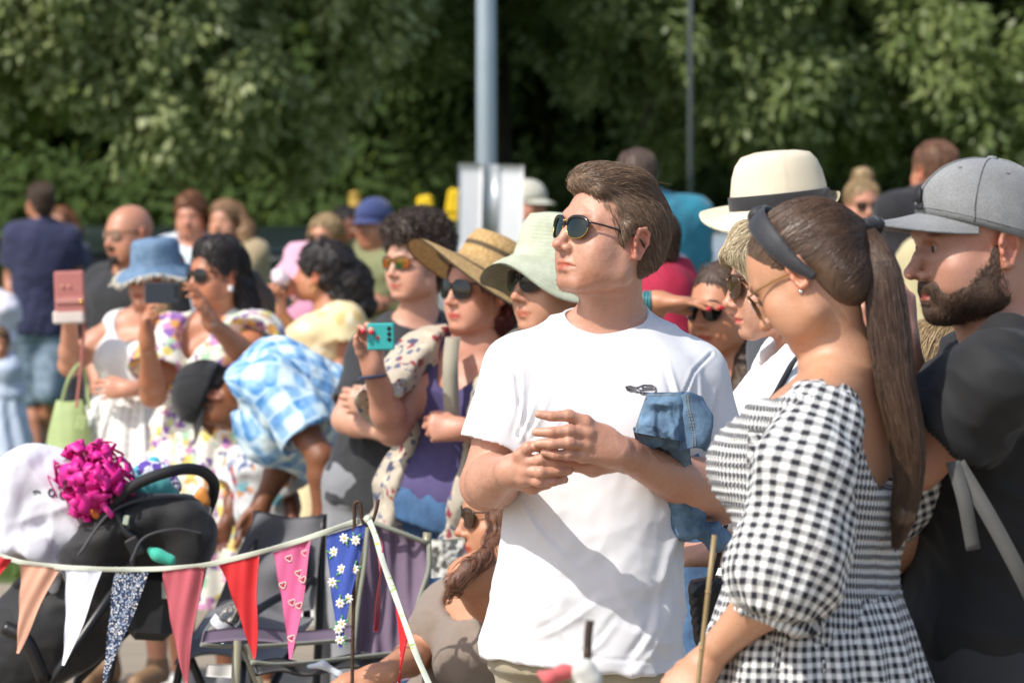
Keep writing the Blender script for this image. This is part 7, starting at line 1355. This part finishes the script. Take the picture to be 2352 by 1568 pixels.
def m_leaf(name, c, c2, tr=.46, ro=.42, sp=.5):
    b = NB(name); v = b.attr('hv', 'Fac'); cc = b.mix(v, hexc(c), hexc(c2)); t = b.n('BsdfTranslucent'); b.set(t.inputs[0], b.mix(.5, cc, hexc((.34, .44, .09)))); b.P(Base_Color=cc, Roughness=ro, Specular_IOR_Level=sp); m = b.n('MixShader'); b.set(m.inputs[0], tr); b.set(m.inputs[1], b.b.outputs[0]); b.set(m.inputs[2], t.outputs[0]); b.set(b.o.inputs[0], m.outputs[0]); MT[name] = b.m; return b.m
def leaf_mesh(name, C_, rad_, per, L, W_, mat, parent, seed=1, droop=.6, front=.35):
    """C_: clump centres; rad_: clump radii; per: leaves per clump"""
    rs = np.random.RandomState(seed); n = len(C_)*per; c = np.repeat(C_, per, 0); r = np.repeat(rad_, per)
    off = rs.randn(n, 3); off /= np.linalg.norm(off, axis=1, keepdims=True); off *= (rs.rand(n, 1)**.45); off[:, 2] *= 1.25; P = c+off*r[:, None]
    ax = off*.5+rs.randn(n, 3)*.45+np.array((0, -.15, -droop)); ax /= np.linalg.norm(ax, axis=1, keepdims=True); nn = rs.randn(n, 3)*.5+off*.4+np.array((-.65, -front-.45, .85)); sd = np.cross(ax, nn); sd /= np.linalg.norm(sd, axis=1, keepdims=True)+1e-9; nn = np.cross(sd, ax)
    l = L*(.7+.6*rs.rand(n, 1)); w = W_*(.7+.6*rs.rand(n, 1)); V = np.stack([P, P+ax*l*.45+sd*w-nn*w*.15, P+ax*l, P+ax*l*.45-sd*w-nn*w*.15], 1).reshape(-1, 3); F = np.arange(n*4).reshape(-1, 4); cv = np.repeat(np.clip(rs.rand(len(C_))[np.repeat(np.arange(len(C_)), per)]*.65+rs.rand(n)*.4, 0, 1), 4)
    return mk(name, V, F, mat, parent, False, {'hv': ('FLOAT', cv)})
def tree(label, x, y, H, crowns, mat, nfine, seed, L=.105, W_=.027, trunk=.15, per=80):
    r = empty('tree', (x, y, 0), label, 'tree', 'trees behind the crowd'); rs = np.random.RandomState(seed); bark = m_plain('bark', (.06, .048, .035), .9, var=.4, bump=.8, scale=25); m = MB(); top = np.array((x, y, H*.8)); m.tube(spline([(x, y, -.05), (x+.1, y, H*.25), (x-.05, y+.1, H*.5), top], 6), np.linspace(trunk, trunk*.3, 19), 14)
    for i in range(16):
        z = H*(.2+.55*rs.rand()); c = crowns[rs.randint(len(crowns))]; e = np.array(c[0])+rs.randn(3)*np.array(c[1])*.45; m.tube(spline([(x, y, z), ((x+e[0])/2, (y+e[1])/2, max(z, e[2])+.3), e], 5), np.linspace(trunk*.3, .015, 11), 8)
    m.build('trunk', bark, r); C1, R1, C2, R2 = [], [], [], []
    vol = np.array([np.prod(c[1]) for c in crowns]); vol = vol/vol.sum()
    for c, f in zip(crowns, vol):
        k = int(nfine*f); d = rs.randn(k, 3); d /= np.linalg.norm(d, axis=1, keepdims=True); d[:, 1] = np.where(rs.rand(k) < .85, -np.abs(d[:, 1]), d[:, 1]); q = np.array(c[0])+d*np.array(c[1])*(.74+.33*rs.rand(k, 1)); nz = noise3(q*.9, seed)
        keep = nz > -.6; q = q[keep]; lowz = q[:, 2] < 4.3; C1.append(q[lowz]); C2.append(q[~lowz][::2])
    C1 = np.concatenate(C1); C2 = np.concatenate(C2); leaf_mesh('crown', C1, .15+.13*rs.rand(len(C1)), per, L, W_, mat, r, seed)
    if len(C2): leaf_mesh('upper_crown', C2, .4+.2*rs.rand(len(C2)), 60, L*2.4, W_*3.2, mat, r, seed+1)
def trees():
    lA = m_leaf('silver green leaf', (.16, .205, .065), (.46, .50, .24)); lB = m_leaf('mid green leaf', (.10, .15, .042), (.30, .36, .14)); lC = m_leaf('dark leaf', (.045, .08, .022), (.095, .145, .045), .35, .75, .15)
    tree('pale silvery leaved tree filling the upper left of the photo', -5.2, 35.5, 9, [((-3.3, 31.6, 3.9), (1.5, 1.5, 1.7)), ((-1.9, 32.2, 3.7), (1.1, 1.3, 1.9)), ((-4.9, 32.5, 3.8), (1.4, 1.4, 2.0)), ((-2.6, 31.2, 2.7), (.9, .8, .8)), ((-3.2, 33.5, 6.6), (2.6, 2.2, 2.4))], lA, 1700, 3, per=130)
    tree('mid green tree directly behind the lamp post', -.22, 38, 10, [((-.9, 37, 4.6), (1.5, 1.4, 1.7)), ((.4, 38, 4.4), (1.3, 1.3, 1.6)), ((-.6, 38, 7.5), (3.2, 2.4, 2.6))], lB, 1000, 5, per=120)
    tree('mid green tree right of the lamp post with branches down to head height', 2.2, 36, 10, [((1.5, 34.6, 3.6), (1.2, 1.3, 1.5)), ((2.7, 34.9, 3.9), (1.2, 1.3, 1.7)), ((1.9, 34.3, 2.6), (.9, .8, .7)), ((2.1, 36, 7.2), (2.8, 2.4, 2.5))], lB, 1300, 7, per=130)
    tree('bushy tree at the upper right corner above the grey cap', 5.2, 35.5, 9, [((4.2, 34.3, 3.5), (1.3, 1.3, 1.6)), ((5.6, 34.5, 3.2), (1.4, 1.3, 1.9)), ((5.0, 36, 6.8), (2.8, 2.4, 2.4))], m_leaf('bright green leaf', (.11, .165, .045), (.34, .40, .16)), 1100, 9, per=130)
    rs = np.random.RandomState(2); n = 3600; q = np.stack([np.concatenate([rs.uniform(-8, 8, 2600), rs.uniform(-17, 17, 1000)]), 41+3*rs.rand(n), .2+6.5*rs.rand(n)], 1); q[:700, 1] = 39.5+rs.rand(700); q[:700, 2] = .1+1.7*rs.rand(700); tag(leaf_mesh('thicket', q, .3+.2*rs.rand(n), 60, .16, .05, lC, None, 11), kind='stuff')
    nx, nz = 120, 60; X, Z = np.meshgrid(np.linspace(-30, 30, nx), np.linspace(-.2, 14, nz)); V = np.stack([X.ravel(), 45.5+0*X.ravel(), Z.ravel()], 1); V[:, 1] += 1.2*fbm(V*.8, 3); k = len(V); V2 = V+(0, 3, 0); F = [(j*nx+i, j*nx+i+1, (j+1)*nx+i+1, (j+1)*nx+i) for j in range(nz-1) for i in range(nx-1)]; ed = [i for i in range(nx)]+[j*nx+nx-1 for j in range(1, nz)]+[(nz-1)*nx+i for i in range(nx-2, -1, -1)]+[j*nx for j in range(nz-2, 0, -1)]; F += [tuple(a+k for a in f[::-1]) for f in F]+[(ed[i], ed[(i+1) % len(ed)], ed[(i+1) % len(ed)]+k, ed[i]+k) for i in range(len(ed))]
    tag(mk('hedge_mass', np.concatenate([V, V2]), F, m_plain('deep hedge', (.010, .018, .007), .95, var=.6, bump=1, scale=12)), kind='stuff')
def post_sign():
    D = 21; J = J_(D); c = J(1120, 500); r = empty('lamp_post', (c[0], c[1], 0), 'tall grey steel lamp post rising out of the top of the photo', 'lamp post'); m = MB(); x = c[0]; m.tube([(x-.0, D, 0), (x, D, 1.2), (x-.005, D, 1.85), (x-.02, D, 7.5)], [.075, .068, .052, .045], 28); m.build('post', m_plain('galvanised steel', (.30, .36, .40), .45, .35, var=.12, bump=.2, scale=12), r)
    m = MB(); m.lathe(Fr((x, D, 1.2)), [(.075, -.01), (.078, 0), (.068, .012)], 24); m.tube([(x-.02, D, 7.5), (x-.02, D-.3, 7.7), (x-.02, D-.9, 7.75)], .035, 12); m.build('collar', MT['galvanised steel'], r); m = MB(); m.box(np.array((x-.02, D-1.1, 7.74)), (.13, .28, .05), None, .02); m.build('lamp_head', m_plain('grey housing', (.3, .31, .32), .5), r)
    wp = m_plain('white correx', (.74, .75, .76), .55, var=.04, bump=.15, scale=30); s = empty('sign_board', J(1126, 480, -.09), 'blank white board folded round the lamp post', 'sign board')
    m = MB(); F_ = MB()
    def pl(x0, x1, y0, y1, d0, d1, mat, nm):
        V, F, uv, n = patch(J(x0, y0, d0), J(x1, y0+1, d1), J(x1-3, y1, d1), J(x0-4, y1, d0), 6, 8, lambda u, v: .004*np.sin(v*3), .003); mk(nm, V, F, mat, s)
    pl(1054, 1108, 374, 582, -.10, -.085, wp, 'left_panel'); pl(1146, 1203, 378, 582, -.085, -.10, wp, 'right_panel')
    V = []; n = 14; a = np.linspace(-1, 1, n+1); P0 = [J(1108+38*(t+1)/2, 376+2*(t+1)/2, -.082-.0*t) for t in a]; P1 = [J(1106+38*(t+1)/2, 582, -.082) for t in a]; P0 = np.array(P0); P1 = np.array(P1); P0[:, 1] += .045*(1-a**2)**.5*0+.02*(1-a**2); P1[:, 1] += .02*(1-a**2)
    F = [(i, i+1, n+1+i+1, n+1+i) for i in range(n)]; V = np.concatenate([P0, P1]); V2 = V+(0, .004, 0); k = len(V); mk('centre_fold', np.concatenate([V, V2]), F+[tuple(q+k for q in f[::-1]) for f in F]+[(0, n+1, n+1+k, k), (n, n+k, 2*n+1+k, 2*n+1)]+[(i, i+k, i+1+k, i+1) for i in range(n)]+[(n+1+i, n+2+i, n+2+i+k, n+1+i+k) for i in range(n)], m_plain('centre grey', (.33, .36, .37), .4, .4, var=.15), s)  # middle of the board coloured grey, between the white side panels
def car(label, x, y, yaw, colr, L=4.2, H=1.5, group=None):
    r = empty('parked_car', (x, y, 0), label, 'car', group); R = RZ(yaw); c0 = np.array((x, y, 0)); F = Fr(c0, R=R); S = SDF(); S.box(F.p((0, 0, .58)), (L/2, .86, .30), R, .16, .05); S.box(F.p((L*.05, 0, 1.08)), (L*.29, .72, .36), R, .22, .18)
    for sx in (-.31, .31):
        for sy in (-1, 1): S.cone(F.p((L*sx, sy*.6, .33)), F.p((L*sx, sy*1.1, .33)), .37, .37, .01, 's', cap=True)
    V, Fc = S.mesh(.045); b = NB('car paint '+label[:12]); b.P(Base_Color=hexc(colr), Roughness=.25, Metallic=.3, Coat_Weight=.6); q = F.loc(V); mk('body', V, Fc, b.m, r)
    g = SDF(); g.box(F.p((L*.05, 0, 1.16)), (L*.262, .745, .155), R, .10, .02); V, Fc = g.mesh(.04); mk('windows', V, Fc, m_lens('car glass', (.02, .025, .03)), r)
    for sx in (-.31, .31):
        for sy in (-1, 1): m = MB(); m.tube([F.p((L*sx+.26*cos(t), sy*.80, .33+.26*sin(t))) for t in np.linspace(0, 2*pi, 22, endpoint=False)], .085, 8, closed=True); w = m.build('wheel', m_plain('tyre', (.02, .02, .02), .8), r); m = MB(); m.lathe(Fr(F.p((L*sx, sy*.80, .33)), R=R@RX(pi/2)), [(.02, -.05), (.2, -.03), (.2, .03), (.02, .05)], 16); m.build('rim', m_plain('alloy', (.5, .5, .52), .3, 1), w)
    for sy in (-.6, .6): m = MB(); m.box(F.p((-L/2+.01, sy, .66)), (.03, .16, .07), R, .02); m.build('headlight', m_plain('lamp glass', (.6, .6, .6), .1), r)
def far_things():
    car('dark green estate car behind the bald man', -2.8, 35.5, .15, '7c8a82', H=1.4); car('silver car between white hat and teal t-shirt', 2.0, 30.0, .1, '9aa3a8'); car('grey car partly hidden under the trees near the post', .9, 36.5, -.2, '5c6468')
    r = empty('railing', (-.3, 31, 0), 'grey metal railing behind the crowd left of the post', 'railing'); g = m_plain('grey railing paint', (.20, .21, .21), .5, .3); m = MB()
    for z in (.25, 1.25): m.tube([(-2.6, 31, z), (1.6, 31, z)], .022, 8)
    m.build('rail', g, r); m = MB()
    for x in np.arange(-2.55, 1.6, .11): m.tube([(x, 31, .25), (x, 31, 1.25)], .009, 6)
    o = m.build('bars', g, r)
    for x in (-2.6, -.5, 1.6): m = MB(); m.tube([(x, 31, 0), (x, 31, 1.35)], .035, 10); m.build('railing_post', g, r)
    D = 30; J = J_(D); ye = m_plain('yellow paint', (.80, .52, .01), .5); r = empty('yellow_frame', J(1012, 600), 'bright yellow metal frame beside the white board', 'frame'); m = MB(); c = J(1012, 470)
    for x in (-.11, .10): m.box(J(1012, 464)+(x, 0, .02*x), (.058, .03, .07+.2*x), RY(x*1.5), .02)
    m.box(J(1000, 505)+(-.06, 0, 0), (.03, .03, .10), None, .01); m.box(J(1012, 500), (.20, .02, .02), None, .005); m.build('panel', ye, r); m = MB()
    for x in (-.14, .14): m.tube([J(1012, 480)+(x, 0, 0), (J(1012, 480)[0]+x, D, 0)], .02, 8)
    m.build('leg', m_plain('ochre paint', (.35, .22, .03), .6), r)
    p = J(815, 500); r = empty('warning_post', (p[0], p[1], 0), 'thin ochre post left of the navy cap', 'post'); m = MB(); m.tube([(p[0], D, 0), (p[0], D, CZ-.03)], .045, 10); m.lathe(Fr((p[0], D, CZ-.03)), [(.046, 0), (.04, .03), (.002, .045)], 12); m.build('post_body', m_plain('ochre paint', (.35, .22, .03), .6), r)
    x = PX(1586, 400, 33)[0]; r = empty('lamp_post', (x, 33, 0), 'thin distant grey pole above the teal t-shirt', 'lamp post'); m = MB(); m.tube([(x, 33, 0), (x, 33, 3), (x, 33, 5.5)], [.03, .022, .02], 10); m.lathe(Fr((x, 33, 5.5)), [(.03, 0), (.12, .03), (.14, .12), (.03, .2)], 16); m.build('pole', m_plain('dull green grey paint', (.09, .11, .105), .5), r)
# ---------------------------------------------------------------- build
def build_all():
    for f in [ground, trees, post_sign, far_things, main_man, gingham_woman, cap_man]+CROWD+[denim_jacket, cane, bunting, rods, pushchair, pink_puff, camp_chairs, held_things]: f()
    sm = [m_plain('white trainers', (.6, .6, .58), .6), m_plain('dark shoes', (.03, .03, .035), .5), m_plain('tan sandals', (.25, .15, .08), .6)]
    for i, s in enumerate(ALLP):
        if s.hip and not s.shod and s.root.name != 'x': s.shoes(sm[i % 3])
build_all()
